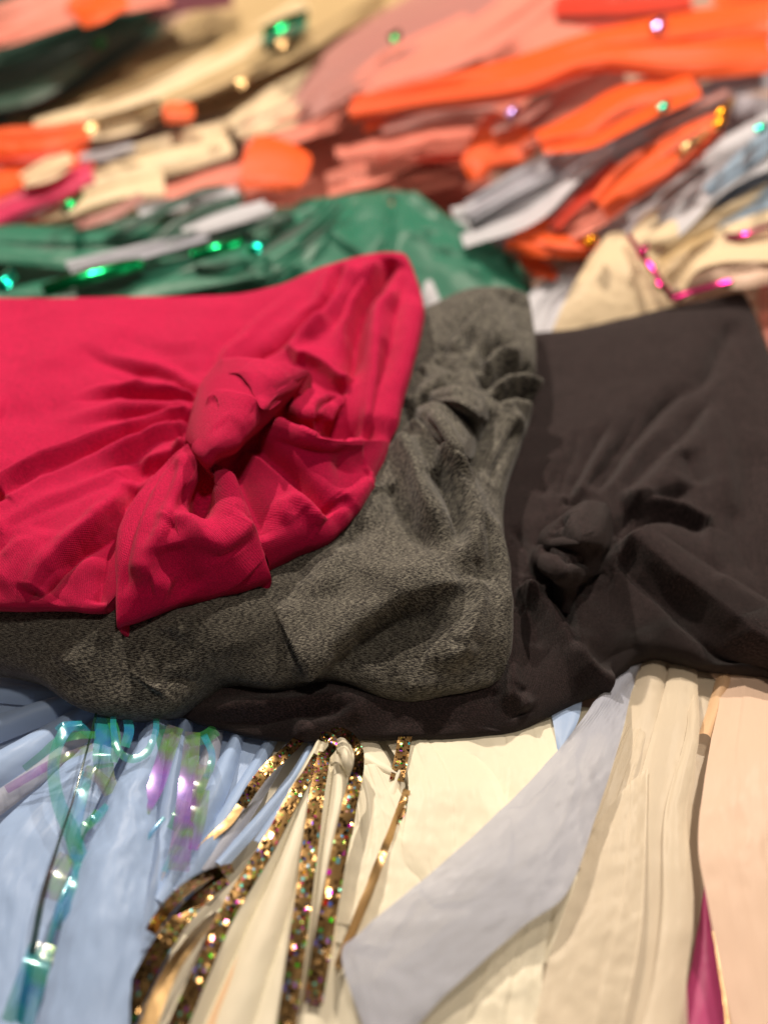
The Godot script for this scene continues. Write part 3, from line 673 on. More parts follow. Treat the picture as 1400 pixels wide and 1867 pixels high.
	part(grey, "knot_loop", cloth([
		[24.3,31.0,-17.6,22.3,43.0,-20.0,27.1,51.0,-16.3,34.5,55.0,-14.1,43.0,52.0,-16.2,51.6,42.0,-23.1,48.3,28.0,-19.8],
		[24.3,43.0,-23.5,21.1,55.0,-25.8,26.8,63.0,-21.8,34.2,67.0,-19.6,42.6,64.0,-21.8,50.2,54.0,-29.0,46.5,40.0,-25.5],
		[24.3,45.0,-12.4,23.0,57.0,-16.7,28.0,72.0,-1.1,35.3,78.0,5.3,44.1,73.0,2.0,53.2,54.0,-16.1,50.9,40.0,-11.5],
		[28.5,45.0,-6.8,27.2,57.0,-11.3,32.0,71.0,5.0,38.2,76.0,12.9,45.2,71.0,11.5,53.0,51.0,-10.1,51.2,37.0,-5.2],
		[36.3,43.0,-3.2,34.2,55.0,-7.6,37.9,61.0,0.2,42.2,64.0,6.6,46.7,60.0,4.9,51.3,49.0,-7.4,49.4,35.0,-2.4],
		[31.0,31.0,-5.6,29.0,43.0,-10.3,35.1,49.0,2.5,40.5,52.0,9.3,46.0,48.0,8.0,52.7,37.0,-9.6,50.9,23.0,-4.6]], 110, 100, [[
			fold([0.252,0.352,0.346,0.346,0.428,0.352,0.509,0.358,0.579,0.371,0.648,0.415,0.717,0.472], -1.92, 3, 4, 0.2, 0.2, 1.25),
			fold([0.384,0.308,0.465,0.314,0.547,0.308,0.629,0.308,0.704,0.321,0.748,0.352,0.792,0.39], 1.44, 4, 5, 0.2, 0.2, 2),
			fold([0.264,0.535,0.358,0.535,0.44,0.547,0.528,0.572,0.61,0.591,0.667,0.623,0.73,0.717], -1.8, 2.5, 3, 0.2, 0.1, 1.25)]], 8, 0.0002), heather)
	var dark := thing("knotted_top", "plain brownish black jersey garment lying undermost, its knot at the right", "garment", "folded knotted garments")
	part(dark, "body", cloth([
		[-26.5,2.0,-103.1,12.4,4.0,-102.3,47.3,6.0,-102.2,81.1,7.0,-104.0,106.4,8.0,-105.9,132.5,10.0,-112.5,159.0,12.0,-120.5,185.8,14.0,-127.3,213.3,14.0,-135.4,204.7,-4.0,-132.8],
		[-25.3,28.0,-116.1,12.6,30.0,-115.3,47.2,32.0,-115.1,81.9,33.0,-117.0,107.2,34.0,-118.9,133.1,36.0,-125.5,159.5,38.0,-133.4,186.0,40.0,-140.3,212.1,40.0,-148.1,203.5,22.0,-145.5],
		[-30.0,26.0,-65.9,11.9,28.0,-63.2,47.5,30.0,-61.5,78.5,32.0,-61.2,103.6,34.0,-62.0,130.2,36.0,-63.3,157.3,37.0,-66.9,184.8,37.0,-71.0,218.7,28.0,-79.4,210.2,10.0,-77.3],
		[-39.6,25.0,-15.2,0.0,27.0,-12.7,36.4,30.0,-9.9,66.9,32.0,-9.3,97.5,34.0,-10.3,125.4,35.0,-11.7,154.2,34.0,-15.7,182.8,33.0,-17.4,224.3,24.0,-17.3,215.5,6.0,-17.3],
		[-53.9,24.0,26.1,-5.4,26.0,27.5,32.1,28.0,28.1,61.2,31.0,29.9,92.6,34.0,30.8,121.9,34.0,30.0,151.6,32.0,28.6,181.0,30.0,29.9,220.5,22.0,29.1,211.7,4.0,29.3],
		[-64.2,23.0,64.5,-15.4,24.0,64.4,25.6,26.0,65.0,58.3,30.0,66.9,88.4,33.0,67.8,117.6,33.0,66.3,147.9,30.0,63.2,176.3,28.0,63.4,214.6,20.0,61.4,205.8,2.0,61.9],
		[-74.0,21.0,95.8,-24.6,22.0,96.7,19.6,24.0,96.9,56.3,27.0,95.3,85.8,29.0,93.2,114.5,28.0,90.9,143.5,25.0,90.1,170.5,23.0,92.6,206.8,17.0,92.0,197.9,-1.0,92.2],
		[-88.1,20.0,122.3,-37.7,21.0,129.4,11.8,22.0,129.3,51.7,23.0,128.9,75.9,24.0,121.1,98.1,24.0,114.8,121.6,23.0,104.2,145.5,21.0,108.3,200.7,18.0,112.7,191.8,0.0,112.0],
		[-96.9,13.0,138.7,-50.4,14.0,154.0,0.0,14.0,154.0,47.1,14.0,151.8,69.9,14.0,142.5,97.1,15.0,126.8,118.2,16.0,110.6,146.9,15.0,118.3,197.8,14.0,126.8,188.9,-4.0,125.4],
		[-94.7,3.0,134.6,-48.2,4.0,149.7,2.1,4.0,149.7,48.0,4.0,147.2,71.1,4.0,138.1,97.4,5.0,122.8,119.9,6.0,107.4,146.3,5.0,114.1,198.8,4.0,122.1,189.9,-14.0,120.7]], 360, 320, [[
			fold([0.516,0.528,0.535,0.547,0.553,0.56,0.579,0.591,0.604,0.623,0.635,0.648,0.673,0.679,0.761,0.723,0.805,0.767,0.824,0.805,0.836,0.83], 12.8, 24, 5, 0.08, 0.02, 2),
			fold([0.503,0.566,0.516,0.566,0.528,0.579,0.547,0.61,0.572,0.642,0.61,0.679,0.686,0.736,0.755,0.774,0.78,0.811,0.792,0.843,0.799,0.868,0.811,0.874,0.824,0.881], -7.2, 4, 5, 0.08, 0.05, 1.25),
			fold([0.478,0.579,0.497,0.572,0.516,0.566,0.528,0.585,0.547,0.604,0.566,0.635,0.597,0.673,0.667,0.73,0.748,0.774,0.774,0.811,0.786,0.849], 4.8, 4, 7, 0.15, 0.2, 2),
			fold([0.497,0.516,0.509,0.497,0.528,0.484,0.547,0.465,0.566,0.453,0.591,0.44,0.623,0.428,0.648,0.421,0.673,0.415], -5.44, 4, 4, 0.08, 0.2, 1.25),
			fold([0.528,0.465,0.547,0.453,0.566,0.44,0.597,0.428,0.629,0.415,0.648,0.409,0.673,0.403], 4.8, 8, 4, 0.2, 0.25, 2),
			fold([0.541,0.465,0.56,0.453,0.585,0.447,0.604,0.453,0.629,0.465,0.654,0.478,0.686,0.491], 7.2, 5, 3, 0.15, 0.05, 2),
			fold([0.516,0.509,0.535,0.497,0.553,0.484,0.572,0.478,0.597,0.478,0.616,0.478,0.642,0.484,0.66,0.491,0.686,0.497], -5.76, 3.5, 6, 0.08, 0.1, 1.25),
			fold([0.679,0.491,0.679,0.509,0.679,0.535,0.679,0.566,0.673,0.604], 1.92, 5, 5, 0.1, 0.4, 2),
			fold([0.421,0.428,0.434,0.415,0.44,0.396,0.453,0.377,0.465,0.352,0.478,0.333,0.491,0.314,0.509,0.296,0.522,0.277], -5.76, 4, 4, 0.12, 0.4, 1.25),
			fold([0.44,0.434,0.453,0.415,0.465,0.396,0.478,0.371,0.491,0.346,0.509,0.321,0.528,0.302], 4.16, 5, 5, 0.12, 0.4, 2),
			fold([0.478,0.428,0.491,0.403,0.509,0.384,0.528,0.358,0.547,0.333,0.579,0.308,0.604,0.283,0.629,0.264,0.654,0.252,0.692,0.239,0.736,0.226], -6.72, 4, 5, 0.12, 0.3, 1.25),
			fold([0.497,0.428,0.516,0.403,0.541,0.377,0.566,0.346,0.597,0.321,0.623,0.302,0.654,0.283], 4.16, 6, 5, 0.12, 0.4, 2),
			fold([0.377,0.434,0.39,0.415,0.403,0.39,0.415,0.365,0.428,0.34], -2.88, 4, 4, 0.2, 0.5, 1.25),
			fold([0.654,0.352,0.667,0.371,0.673,0.39,0.686,0.403,0.692,0.415], -3.2, 6, 6, 0.2, 0.3, 1.25),
			fold([0.73,0.252,0.73,0.277,0.73,0.314,0.736,0.346,0.73,0.384,0.73,0.421,0.73,0.453,0.73,0.491,0.73,0.535], 3.52, 7, 7, 0.2, 0.4, 2),
			fold([0.83,0.157,0.805,0.176,0.78,0.195,0.755,0.214,0.723,0.233,0.698,0.245,0.673,0.258], -5.12, 6, 6, 0.2, 0.3, 1.25),
			fold([0.717,0.528,0.742,0.472,0.767,0.421,0.792,0.371,0.811,0.327], -2.88, 9, 9, 0.3, 0.3, 2),
			fold([0.673,0.604,0.686,0.616,0.704,0.635,0.73,0.654,0.761,0.667,0.792,0.686,0.811,0.698], 2.56, 8, 8, 0.2, 0.2, 2),
			fold([0.465,0.428,0.472,0.403,0.484,0.384,0.503,0.365,0.516,0.346,0.541,0.321,0.56,0.296,0.572,0.277,0.591,0.258], -3.84, 3, 4, 0.12, 0.4, 1.25),
			fold([0.522,0.447,0.541,0.421,0.566,0.396,0.591,0.371,0.623,0.346,0.654,0.327,0.692,0.296,0.73,0.27,0.767,0.233], -3.84, 4, 5, 0.15, 0.3, 1.25),
			fold([0.528,0.459,0.553,0.434,0.579,0.409,0.604,0.39,0.635,0.365,0.673,0.34,0.711,0.314], 3.52, 7, 6, 0.15, 0.3, 2),
			fold([0.409,0.434,0.415,0.415,0.421,0.39,0.428,0.365,0.44,0.34,0.447,0.314,0.459,0.289], -3.2, 3, 4, 0.15, 0.4, 1.25),
			fold([0.553,0.522,0.585,0.535,0.61,0.547,0.642,0.566,0.673,0.591,0.704,0.61,0.742,0.629,0.78,0.648,0.805,0.66], -2.88, 5, 6, 0.2, 0.1, 1.25),
			fold([0.736,0.44,0.736,0.465,0.736,0.497,0.742,0.528,0.748,0.56,0.755,0.591,0.761,0.623], -2.88, 5, 6, 0.2, 0.3, 1.25),
			fold([0.327,0.503,0.34,0.497,0.346,0.497,0.352,0.509,0.358,0.528,0.358,0.56,0.352,0.591], -4.8, 4, 4, 0.2, 0.2, 1.25),
			fold([0.377,0.528,0.384,0.516,0.39,0.503,0.396,0.497,0.403,0.491,0.415,0.484,0.434,0.484], -3.2, 4, 4, 0.1, 0.1, 1.25),
			fold([0.352,0.616,0.365,0.604,0.371,0.597,0.39,0.597,0.409,0.61], -2.4, 4, 5, 0.1, 0.15, 1.25),
			fold([0.484,0.579,0.478,0.585,0.472,0.591,0.465,0.597,0.453,0.61], -3.2, 3, 4, 0.1, 0.1, 1.25),
			fold([0.447,0.453,0.447,0.447,0.447,0.44,0.434,0.44,0.421,0.434], -4.8, 3, 3, 0.2, 0.2, 1.25),
			fold([0.34,0.635,0.358,0.635,0.371,0.642,0.39,0.635,0.403,0.623,0.409,0.623,0.415,0.623], 4.8, 3, 4, 0.15, 0.1, 2),
			fold([0.346,0.642,0.358,0.642,0.371,0.648,0.384,0.667,0.403,0.686,0.421,0.711,0.453,0.742,0.484,0.774,0.509,0.805,0.535,0.836,0.56,0.887], 8.8, 4, 7, 0.1, 0.05, 2),
			fold([0.352,0.66,0.358,0.667,0.365,0.679,0.377,0.698,0.384,0.717,0.39,0.736,0.39,0.748], -4, 5, 6, 0.15, 0.3, 1.25),
			fold([0.421,0.629,0.421,0.648,0.428,0.673,0.434,0.698,0.447,0.717,0.459,0.742,0.465,0.755,0.484,0.774,0.497,0.786], -4, 2.5, 3, 0.12, 0.2, 1.25),
			fold([0.434,0.635,0.44,0.66,0.447,0.686,0.453,0.704,0.465,0.73,0.491,0.755,0.516,0.78], 4, 5, 3, 0.15, 0.2, 2),
			fold([0.34,0.654,0.34,0.679,0.34,0.711,0.34,0.736,0.34,0.761,0.346,0.792,0.352,0.818,0.371,0.836,0.39,0.862], 5.6, 4, 4, 0.15, 0.05, 2),
			fold([0.321,0.799,0.321,0.818,0.327,0.836,0.327,0.862,0.327,0.887], -2.4, 3, 3, 0.2, 0.02, 1.25),
			fold([0.365,0.805,0.365,0.824,0.365,0.836,0.371,0.855,0.377,0.868], -2.4, 3, 4, 0.2, 0.02, 1.25),
			fold([0.459,0.604,0.478,0.623,0.491,0.648,0.509,0.667,0.535,0.692,0.579,0.73,0.654,0.843], -2.56, 8, 8, 0.2, 0.2, 2),
			fold([0.66,0.862,0.623,0.836,0.579,0.811,0.547,0.818,0.516,0.824], -3.2, 6, 6, 0.2, 0.2, 1.25),
			fold([0.025,0.887,0.057,0.862,0.082,0.836,0.119,0.824,0.151,0.811,0.189,0.824,0.22,0.83], 4, 4, 5, 0.2, 0.2, 2),
			fold([0.044,0.887,0.075,0.874,0.107,0.862,0.132,0.843,0.164,0.843,0.176,0.83,0.182,0.818], -3.2, 3, 3, 0.2, 0.2, 1.25),
			fold([0.132,0.874,0.151,0.868,0.164,0.855,0.182,0.843,0.201,0.836], 3.2, 4, 4, 0.2, 0.2, 2)]], 9, 0.00045), dark_cloth)
	part(dark, "knot", cloth([
		[73.3,5.0,61.1,71.3,19.0,58.0,76.8,30.0,62.2,83.5,38.0,62.9,91.7,39.0,58.1,100.8,32.0,51.0,108.2,19.0,41.5,105.8,5.0,45.4],
		[75.9,19.0,54.6,73.1,33.0,53.0,78.0,44.0,55.9,84.2,52.0,56.4,92.2,53.0,51.5,101.0,46.0,44.4,108.1,33.0,34.5,105.3,19.0,38.4],
		[72.5,20.0,63.0,70.9,34.0,59.3,75.5,50.0,69.7,82.1,60.0,76.2,90.6,61.0,73.0,100.4,52.0,62.4,108.2,33.0,45.4,106.1,19.0,49.9],
		[72.5,20.0,68.4,71.5,34.0,63.7,74.9,51.0,79.3,80.6,61.0,88.5,88.5,62.0,88.8,97.6,52.0,79.0,105.5,33.0,60.5,103.5,19.0,65.1],
		[76.5,20.0,70.3,74.9,34.0,65.2,78.3,44.0,76.3,83.2,50.0,83.9,89.3,50.0,85.3,96.8,43.0,78.8,101.9,33.0,68.5,99.6,19.0,73.2],
		[73.3,10.0,68.8,72.2,24.0,64.0,76.3,34.0,78.1,82.1,40.0,85.8,89.0,40.0,86.7,97.3,33.0,78.9,104.0,23.0,63.9,101.8,9.0,68.7]], 120, 110, [[
			fold([0.239,0.403,0.302,0.428,0.358,0.453,0.421,0.516,0.491,0.585,0.572,0.667,0.698,0.755], -2.6, 4, 3, 0.1, 0.1, 1.25),
			fold([0.434,0.245,0.434,0.34,0.453,0.44,0.516,0.547,0.591,0.642], 2.08, 5, 5, 0.2, 0.2, 2),
			fold([0.289,0.377,0.314,0.327,0.34,0.296,0.377,0.327,0.409,0.365], -3.9, 3, 3, 0.2, 0.2, 1.25)]], 10, 0.0002), dark_cloth)
	part(dark, "knot_loop", cloth([
		[68.8,7.0,72.7,67.4,21.0,68.4,72.1,34.0,79.1,78.6,41.0,87.8,86.8,37.0,87.2,96.8,21.0,74.8,94.2,7.0,79.0],
		[70.7,19.0,67.0,69.1,33.0,62.7,73.0,46.0,73.4,79.2,53.0,82.1,87.5,49.0,81.5,98.2,33.0,69.9,94.8,19.0,73.5],
		[68.1,19.0,74.8,67.0,33.0,69.9,70.8,50.0,86.7,77.6,58.0,96.9,85.9,53.0,94.5,96.5,32.0,76.1,94.0,18.0,80.4],
		[70.3,19.0,82.2,69.3,33.0,77.1,72.4,47.0,92.5,77.4,54.0,102.2,84.4,49.0,98.6,92.8,32.0,81.7,90.5,18.0,86.4],
		[76.1,17.0,87.5,75.0,31.0,82.1,76.8,38.0,91.1,79.6,42.0,97.0,84.3,38.0,93.8,88.2,30.0,84.6,86.0,16.0,89.6],
		[71.8,5.0,83.6,70.6,19.0,78.2,74.2,26.0,91.9,78.6,30.0,99.4,84.4,26.0,96.2,91.9,18.0,82.3,89.6,4.0,87.0]], 110, 100, [[
			fold([0.264,0.264,0.365,0.289,0.453,0.296,0.535,0.321,0.623,0.333,0.711,0.333,0.799,0.333], -3.25, 2.5, 2.5, 0.1, 0.1, 1.25),
			fold([0.245,0.491,0.314,0.522,0.377,0.566,0.403,0.654,0.409,0.774], 2.08, 4, 4, 0.2, 0.2, 2),
			fold([0.434,0.302,0.516,0.358,0.585,0.44,0.604,0.553,0.623,0.723], -1.82, 5, 4, 0.2, 0.2, 1.25)]], 11, 0.0002), dark_cloth)

	# ---------------------------------------------------------------- tissue paper and foil tassels
	var blue_paper := paper(lin(0.36, 0.50, 0.76), 0.3, 0.93, 0.42, 0.35)
	var slate_paper := paper(lin(0.42, 0.45, 0.55), 0.35, 0.88, 0.42, 0.35)
	var cream_paper := paper(lin(0.86, 0.80, 0.63), 0.35, 0.93, 0.42, 0.35)
	var beige_paper := paper(lin(0.74, 0.64, 0.49), 0.35, 0.8, 0.42, 0.35)
	var blush_paper := paper(lin(0.80, 0.58, 0.44), 0.35, 0.95, 0.42, 0.35)
	var magenta_paper := paper(lin(0.42, 0.04, 0.16), 0.2, 1.0, 0.45)
	var peach_paper := paper(lin(0.80, 0.52, 0.30), 0.35, 0.9, 0.45)
	var green_paper := paper(lin(0.02, 0.17, 0.105), 0.3, 0.98, 0.42)
	var dark_green_paper := paper(lin(0.008, 0.05, 0.033), 0.2, 1.0, 0.4)
	var orange_paper := paper(lin(0.88, 0.09, 0.0), 0.3)
	var red_paper := paper(lin(0.55, 0.03, 0.01), 0.3)
	var pink_paper := paper(lin(0.74, 0.23, 0.17), 0.35, 0.95)
	var mauve_paper := paper(lin(0.42, 0.18, 0.16), 0.35)
	var straw_paper := paper(lin(0.50, 0.36, 0.18), 0.35)
	var pale_cream_paper := paper(lin(0.78, 0.62, 0.40), 0.35)
	var grey_paper := paper(lin(0.36, 0.36, 0.42), 0.35)
	var pale_grey_paper := paper(lin(0.55, 0.55, 0.60), 0.35)
	var dusk_blue_paper := paper(lin(0.22, 0.33, 0.45), 0.35)
	var hot_pink_paper := paper(lin(0.65, 0.03, 0.12), 0.3)
	var maroon_paper := paper(lin(0.10, 0.015, 0.03), 0.2)
	var gold_glitter := holographic(31)
	var gold_foil := foil(Color(0.84, 0.70, 0.50), 0.38)
	var green_foil := foil(Color(0.05, 0.62, 0.35), 0.18)
	var teal_foil := foil(Color(0.1, 0.85, 0.72), 0.2)
	var magenta_foil := foil(Color(0.85, 0.15, 0.5), 0.2)
	var film_teal := film([Color(0.12, 0.40, 0.75), Color(0.2, 0.6, 0.75), Color(0.15, 0.6, 0.55), Color(0.35, 0.65, 0.5), Color(0.25, 0.5, 0.8)], 0.48, 3)
	var film_violet := film([Color(0.35, 0.25, 0.75), Color(0.6, 0.3, 0.75), Color(0.5, 0.4, 0.6), Color(0.45, 0.65, 0.25), Color(0.4, 0.62, 0.3)], 0.5, 5)
	var film_green := film([Color(0.3, 0.6, 0.25), Color(0.15, 0.6, 0.45), Color(0.4, 0.55, 0.35)], 0.45, 8)
	var film_dark := film([Color(0.02, 0.15, 0.2), Color(0.1, 0.2, 0.1), Color(0.25, 0.15, 0.1)], 0.9, 9)
	var blush := thing("paper_tassel", "blush cream paper tassel of wide sheets at the right edge, below the black garment", "paper tassel", "tissue paper tassels spread over the table")
	part(blush, "strip", strip([[118.2,4.0,97.1,158.4,4.0,97.1], [91.9,4.0,144.0,155.5,4.0,144.0], [66.8,4.0,203.1,161.7,4.0,203.1], [43.5,3.0,282.2,162.7,3.0,282.2]], 0, 0.48, 12, 90, 60, 1.1), beige_paper)
	part(blush, "strip", strip([[131.3,2.0,66.4,138.6,2.0,68.4], [118.1,5.0,104.8,127.4,5.0,107.6], [99.7,9.0,144.8,116.7,9.0,150.9], [79.2,11.0,186.6,103.6,11.0,193.6], [64.7,11.0,228.5,94.4,11.0,233.0], [48.9,8.0,282.3,85.5,8.0,286.4]], 1.8, 0.32, 13, 40, 60, 0.266), beige_paper)
	part(blush, "strip", strip([[138.9,2.0,67.1,149.3,2.0,67.7], [128.5,5.0,108.8,140.6,5.0,110.1], [114.0,12.0,148.5,131.7,12.0,151.9], [97.8,14.0,189.9,120.5,14.0,194.4], [83.6,13.0,230.0,111.2,13.0,233.8], [64.5,10.0,283.1,102.7,10.0,287.4]], 1.8, 0.32, 14, 40, 60, 0.266), beige_paper)
	part(blush, "strip", strip([[82.4,15.0,197.8,106.7,16.0,172.7], [74.3,17.0,218.4,94.3,18.0,237.0], [58.3,16.0,255.0,85.7,17.0,265.6], [47.7,14.0,288.9,76.9,15.0,289.3]], 2, 0.6, 15, 90, 60, 0.418), beige_paper)
	part(blush, "strip", strip([[111.4,5.0,123.7,119.7,5.0,124.3], [86.4,14.0,176.6,99.0,15.0,179.9], [72.8,14.0,216.5,78.2,15.0,221.8]], 1, 0.4, 16, 90, 60, 0.418), beige_paper)
	part(blush, "strip", strip([[107.2,5.0,119.7,111.6,5.0,121.4], [93.3,11.0,156.9,98.7,11.0,159.0], [77.5,12.0,194.5,84.2,12.0,197.1], [63.6,12.0,227.8,71.2,12.0,230.3], [54.7,11.0,253.3,62.9,11.0,255.5]], 1, 0.3, 17, 40, 60, 0.266), cream_paper)
	part(blush, "strip", strip([[134.7,5.0,120.6,138.6,5.0,120.6], [125.4,16.0,155.7,130.6,16.0,156.6], [109.7,18.0,194.4,118.1,18.0,195.3], [102.3,18.0,232.4,113.5,18.0,232.8], [94.9,16.0,260.1,105.9,16.0,262.0], [83.9,14.0,287.5,96.0,14.0,290.2]], 1.2, 0.4, 18, 40, 60, 0.266), beige_paper)
	part(blush, "strip", strip([[150.7,2.0,67.4,188.7,2.0,67.4], [145.2,5.0,109.4,177.8,5.0,109.4], [148.2,5.0,123.7,184.0,5.0,123.7], [130.9,20.0,170.2,171.3,24.0,173.2], [118.3,24.0,211.0,165.4,24.0,211.0], [116.6,24.0,238.2,162.9,22.0,237.1], [115.8,22.0,285.1,157.6,20.0,284.2]], 3, 0.4, 19, 90, 60, 0.418), blush_paper)
	part(blush, "strip", strip([[161.0,2.0,70.7,167.6,2.0,71.4], [150.5,5.0,108.9,156.6,5.0,110.0], [141.4,5.0,131.6,147.8,5.0,134.1], [132.7,9.0,150.9,137.8,9.0,153.5]], 2, 0.16, 20, 12, 60), peach_paper)
	part(blush, "strip", strip([[122.5,8.0,217.5,124.1,9.0,219.3], [115.9,8.0,237.9,121.3,9.0,238.5], [108.9,8.0,257.0,121.7,9.0,257.5], [100.1,8.0,280.6,122.0,9.0,281.1]], 3, 0.24, 21, 40, 60, 0.19), magenta_paper)
	part(blush, "strip", strip([[118.9,10.0,241.5,122.2,10.0,240.9], [118.0,10.0,262.4,121.6,10.0,261.8], [116.4,10.0,279.9,120.3,10.0,279.4]], 1, 0.12, 22, 12, 60), gold_foil)
	var cream := thing("paper_tassel", "cream paper tassel fanning out towards the front, under the gold glitter foil", "paper tassel", "tissue paper tassels spread over the table")
	part(cream, "strip", strip([[-52.8,3.0,131.3,115.3,3.0,131.3], [-60.7,3.0,176.8,101.1,3.0,176.8], [-77.0,3.0,226.1,85.3,3.0,226.1], [-94.5,2.0,283.6,75.6,2.0,283.6]], 0, 0.48, 23, 90, 60, 1.1), cream_paper)
	part(cream, "strip", strip([[-5.0,3.0,109.3,73.1,3.0,96.2], [-2.4,6.0,142.6,73.9,6.0,133.7], [8.9,11.0,174.4,79.1,9.0,167.6], [13.7,11.0,209.9,65.8,9.0,208.6], [0.0,10.0,245.5,52.0,9.0,245.0], [-11.1,9.0,286.7,48.4,8.0,286.3]], 3, 0.64, 24, 90, 60, 0.418), cream_paper)
	part(cream, "strip", strip([[-17.0,4.0,120.3,-12.2,4.0,119.1], [-14.0,6.0,145.2,-7.2,6.0,143.0], [-11.0,10.0,180.6,6.6,10.0,177.5], [-13.6,10.0,206.8,9.3,10.0,211.8], [-23.9,9.0,237.3,-0.4,9.0,244.0], [-32.8,8.0,277.9,-5.0,8.0,283.4]], 2, 0.48, 25, 40, 60, 0.266), cream_paper)
	part(cream, "strip", strip([[-25.9,4.0,125.7,-22.5,4.0,126.2], [-26.8,6.0,146.4,-23.7,6.0,147.6], [-36.9,15.0,181.0,-31.1,15.0,184.1], [-48.2,17.0,211.2,-39.3,17.0,216.1], [-61.3,16.0,239.5,-50.0,16.0,245.2], [-76.6,12.0,275.4,-62.3,12.0,281.9]], 5, 0.28, 26, 40, 60, 0.266), cream_paper)
	part(cream, "strip", strip([[-25.4,4.0,125.8,-22.0,4.0,126.2], [-25.9,6.0,146.6,-22.7,6.0,147.4], [-33.2,14.0,183.2,-25.9,14.0,185.7], [-42.6,16.0,220.4,-31.4,16.0,224.4], [-52.2,15.0,249.6,-37.8,15.0,255.1], [-63.1,12.0,279.1,-45.0,12.0,285.7]], 5, 0.28, 27, 40, 60, 0.266), cream_paper)
	part(cream, "strip", strip([[-24.9,4.0,125.9,-21.5,4.0,126.0], [-24.8,6.0,146.8,-21.1,6.0,147.2], [-27.8,13.0,183.1,-20.4,13.0,184.5], [-33.9,15.0,220.6,-23.7,15.0,222.9], [-40.1,14.0,250.2,-26.6,14.0,253.5], [-48.4,12.0,280.2,-30.0,12.0,284.7]], 4, 0.28, 28, 40, 60, 0.266), cream_paper)
	part(cream, "strip", strip([[-24.4,4.0,126.1,-21.0,4.0,125.8], [-23.1,6.0,147.2,-19.0,6.0,146.8], [-22.0,14.0,181.6,-14.1,14.0,182.1], [-25.5,15.0,211.8,-16.3,15.0,213.1], [-28.4,14.0,242.7,-17.3,14.0,244.1], [-34.5,12.0,281.4,-17.7,12.0,283.5]], 4, 0.28, 29, 40, 60, 0.266), cream_paper)
	part(cream, "strip", strip([[-29.3,14.0,201.3,-26.1,14.0,202.9], [-38.3,16.0,225.5,-33.1,16.0,228.4], [-50.8,17.0,251.9,-44.6,17.0,255.0], [-61.3,15.0,280.4,-53.8,15.0,283.5]], 1, 0.12, 30, 12, 60), peach_paper)
	part(cream, "strip", strip([[-25.7,6.0,147.0,-22.0,6.0,146.1], [-23.3,6.0,149.9,-15.8,6.0,151.3], [-18.3,18.0,166.6,-12.1,21.0,172.3], [-13.3,16.0,172.7,-9.9,18.0,179.4]], 3, 0.16, 31, 40, 60, 0.19), cream_paper)
	part(cream, "strip", strip([[-9.9,12.0,165.9,-7.2,13.0,162.8], [-2.2,13.0,171.8,0.0,14.0,169.1], [3.6,13.0,174.8,6.2,14.0,173.4]], 0.5, 0.08, 32, 40, 60, 0.19), cream_paper)
	part(cream, "strip", strip([[5.2,12.0,171.9,7.3,12.0,173.0], [-8.2,12.0,193.0,3.8,12.0,198.7], [-17.3,12.0,217.4,-3.5,12.0,222.5], [-21.4,11.0,237.8,-7.6,11.0,241.4]], 2, 0.56, 33, 40, 60, 0.266), cream_paper)
	part(cream, "strip", strip([[7.0,6.0,147.0,23.4,6.0,145.6], [9.9,15.0,182.6,45.2,16.0,178.0], [7.3,15.0,212.4,48.2,16.0,209.5], [18.3,13.0,231.9,36.6,14.0,230.3]], 1.5, 0.5, 34, 90, 60, 0.418), cream_paper)
	part(cream, "strip", strip([[-13.0,12.0,169.8,0.0,13.0,169.1], [-9.7,13.0,196.5,11.2,14.0,194.7], [-10.3,13.0,220.6,14.4,14.0,223.5], [-11.9,12.0,246.6,0.0,13.0,249.2]], 1, 0.5, 35, 90, 60, 0.418), cream_paper)
	part(cream, "strip", strip([[38.1,6.0,133.7,72.1,6.0,127.6], [40.4,12.0,169.8,72.1,12.0,167.0], [43.5,12.0,190.8,56.7,12.0,188.2]], 1, 0.4, 36, 90, 60, 0.418), cream_paper)
	part(cream, "strip", strip([[46.0,13.0,240.7,62.9,15.0,230.8], [34.7,14.0,262.1,56.2,16.0,257.0], [24.0,12.0,288.0,51.4,14.0,288.9]], 2, 0.8, 37, 90, 60, 0.418), cream_paper)
	part(cream, "strip", strip([[-20.4,6.0,146.5,-17.1,6.0,144.6], [-11.6,13.0,176.8,-6.1,13.0,175.0], [-9.2,13.0,201.3,-2.8,13.0,201.7], [-13.7,12.0,223.4,-6.9,12.0,225.7], [-20.9,11.0,244.7,-14.1,11.0,247.4]], 1.5, 0.3, 38, 40, 60, 0.266), cream_paper)
	var blue := thing("paper_tassel", "pale blue paper tassel spreading at the lower left, under the grey garment", "paper tassel", "tissue paper tassels spread over the table")
	part(blue, "strip", strip([[-193.1,3.0,109.3,-67.2,3.0,131.3], [-177.4,3.0,168.7,-64.2,3.0,163.2], [-162.9,3.0,223.9,-73.1,3.0,223.9], [-147.0,3.0,284.1,-88.6,3.0,284.1]], 0, 0.56, 39, 90, 60, 0.418), blue_paper)
	part(blue, "strip", strip([[-105.1,3.0,109.0,-101.9,3.0,116.1], [-122.6,5.0,119.4,-119.3,5.0,129.1], [-148.1,5.0,121.5,-146.0,5.0,132.0], [-170.3,5.0,118.1,-168.4,5.0,130.4], [-185.5,5.0,115.2,-183.3,5.0,128.9]], 4, 0.2, 40, 40, 60, 0.266), blue_paper)
	part(blue, "strip", strip([[-104.7,3.0,111.6,-101.8,3.0,117.3], [-121.1,5.0,123.0,-117.4,5.0,131.7], [-143.3,5.0,127.6,-138.5,5.0,139.3], [-163.7,5.0,135.7,-157.0,5.0,149.1], [-181.2,5.0,142.9,-173.0,5.0,158.1]], 6, 0.2, 41, 40, 60, 0.266), blue_paper)
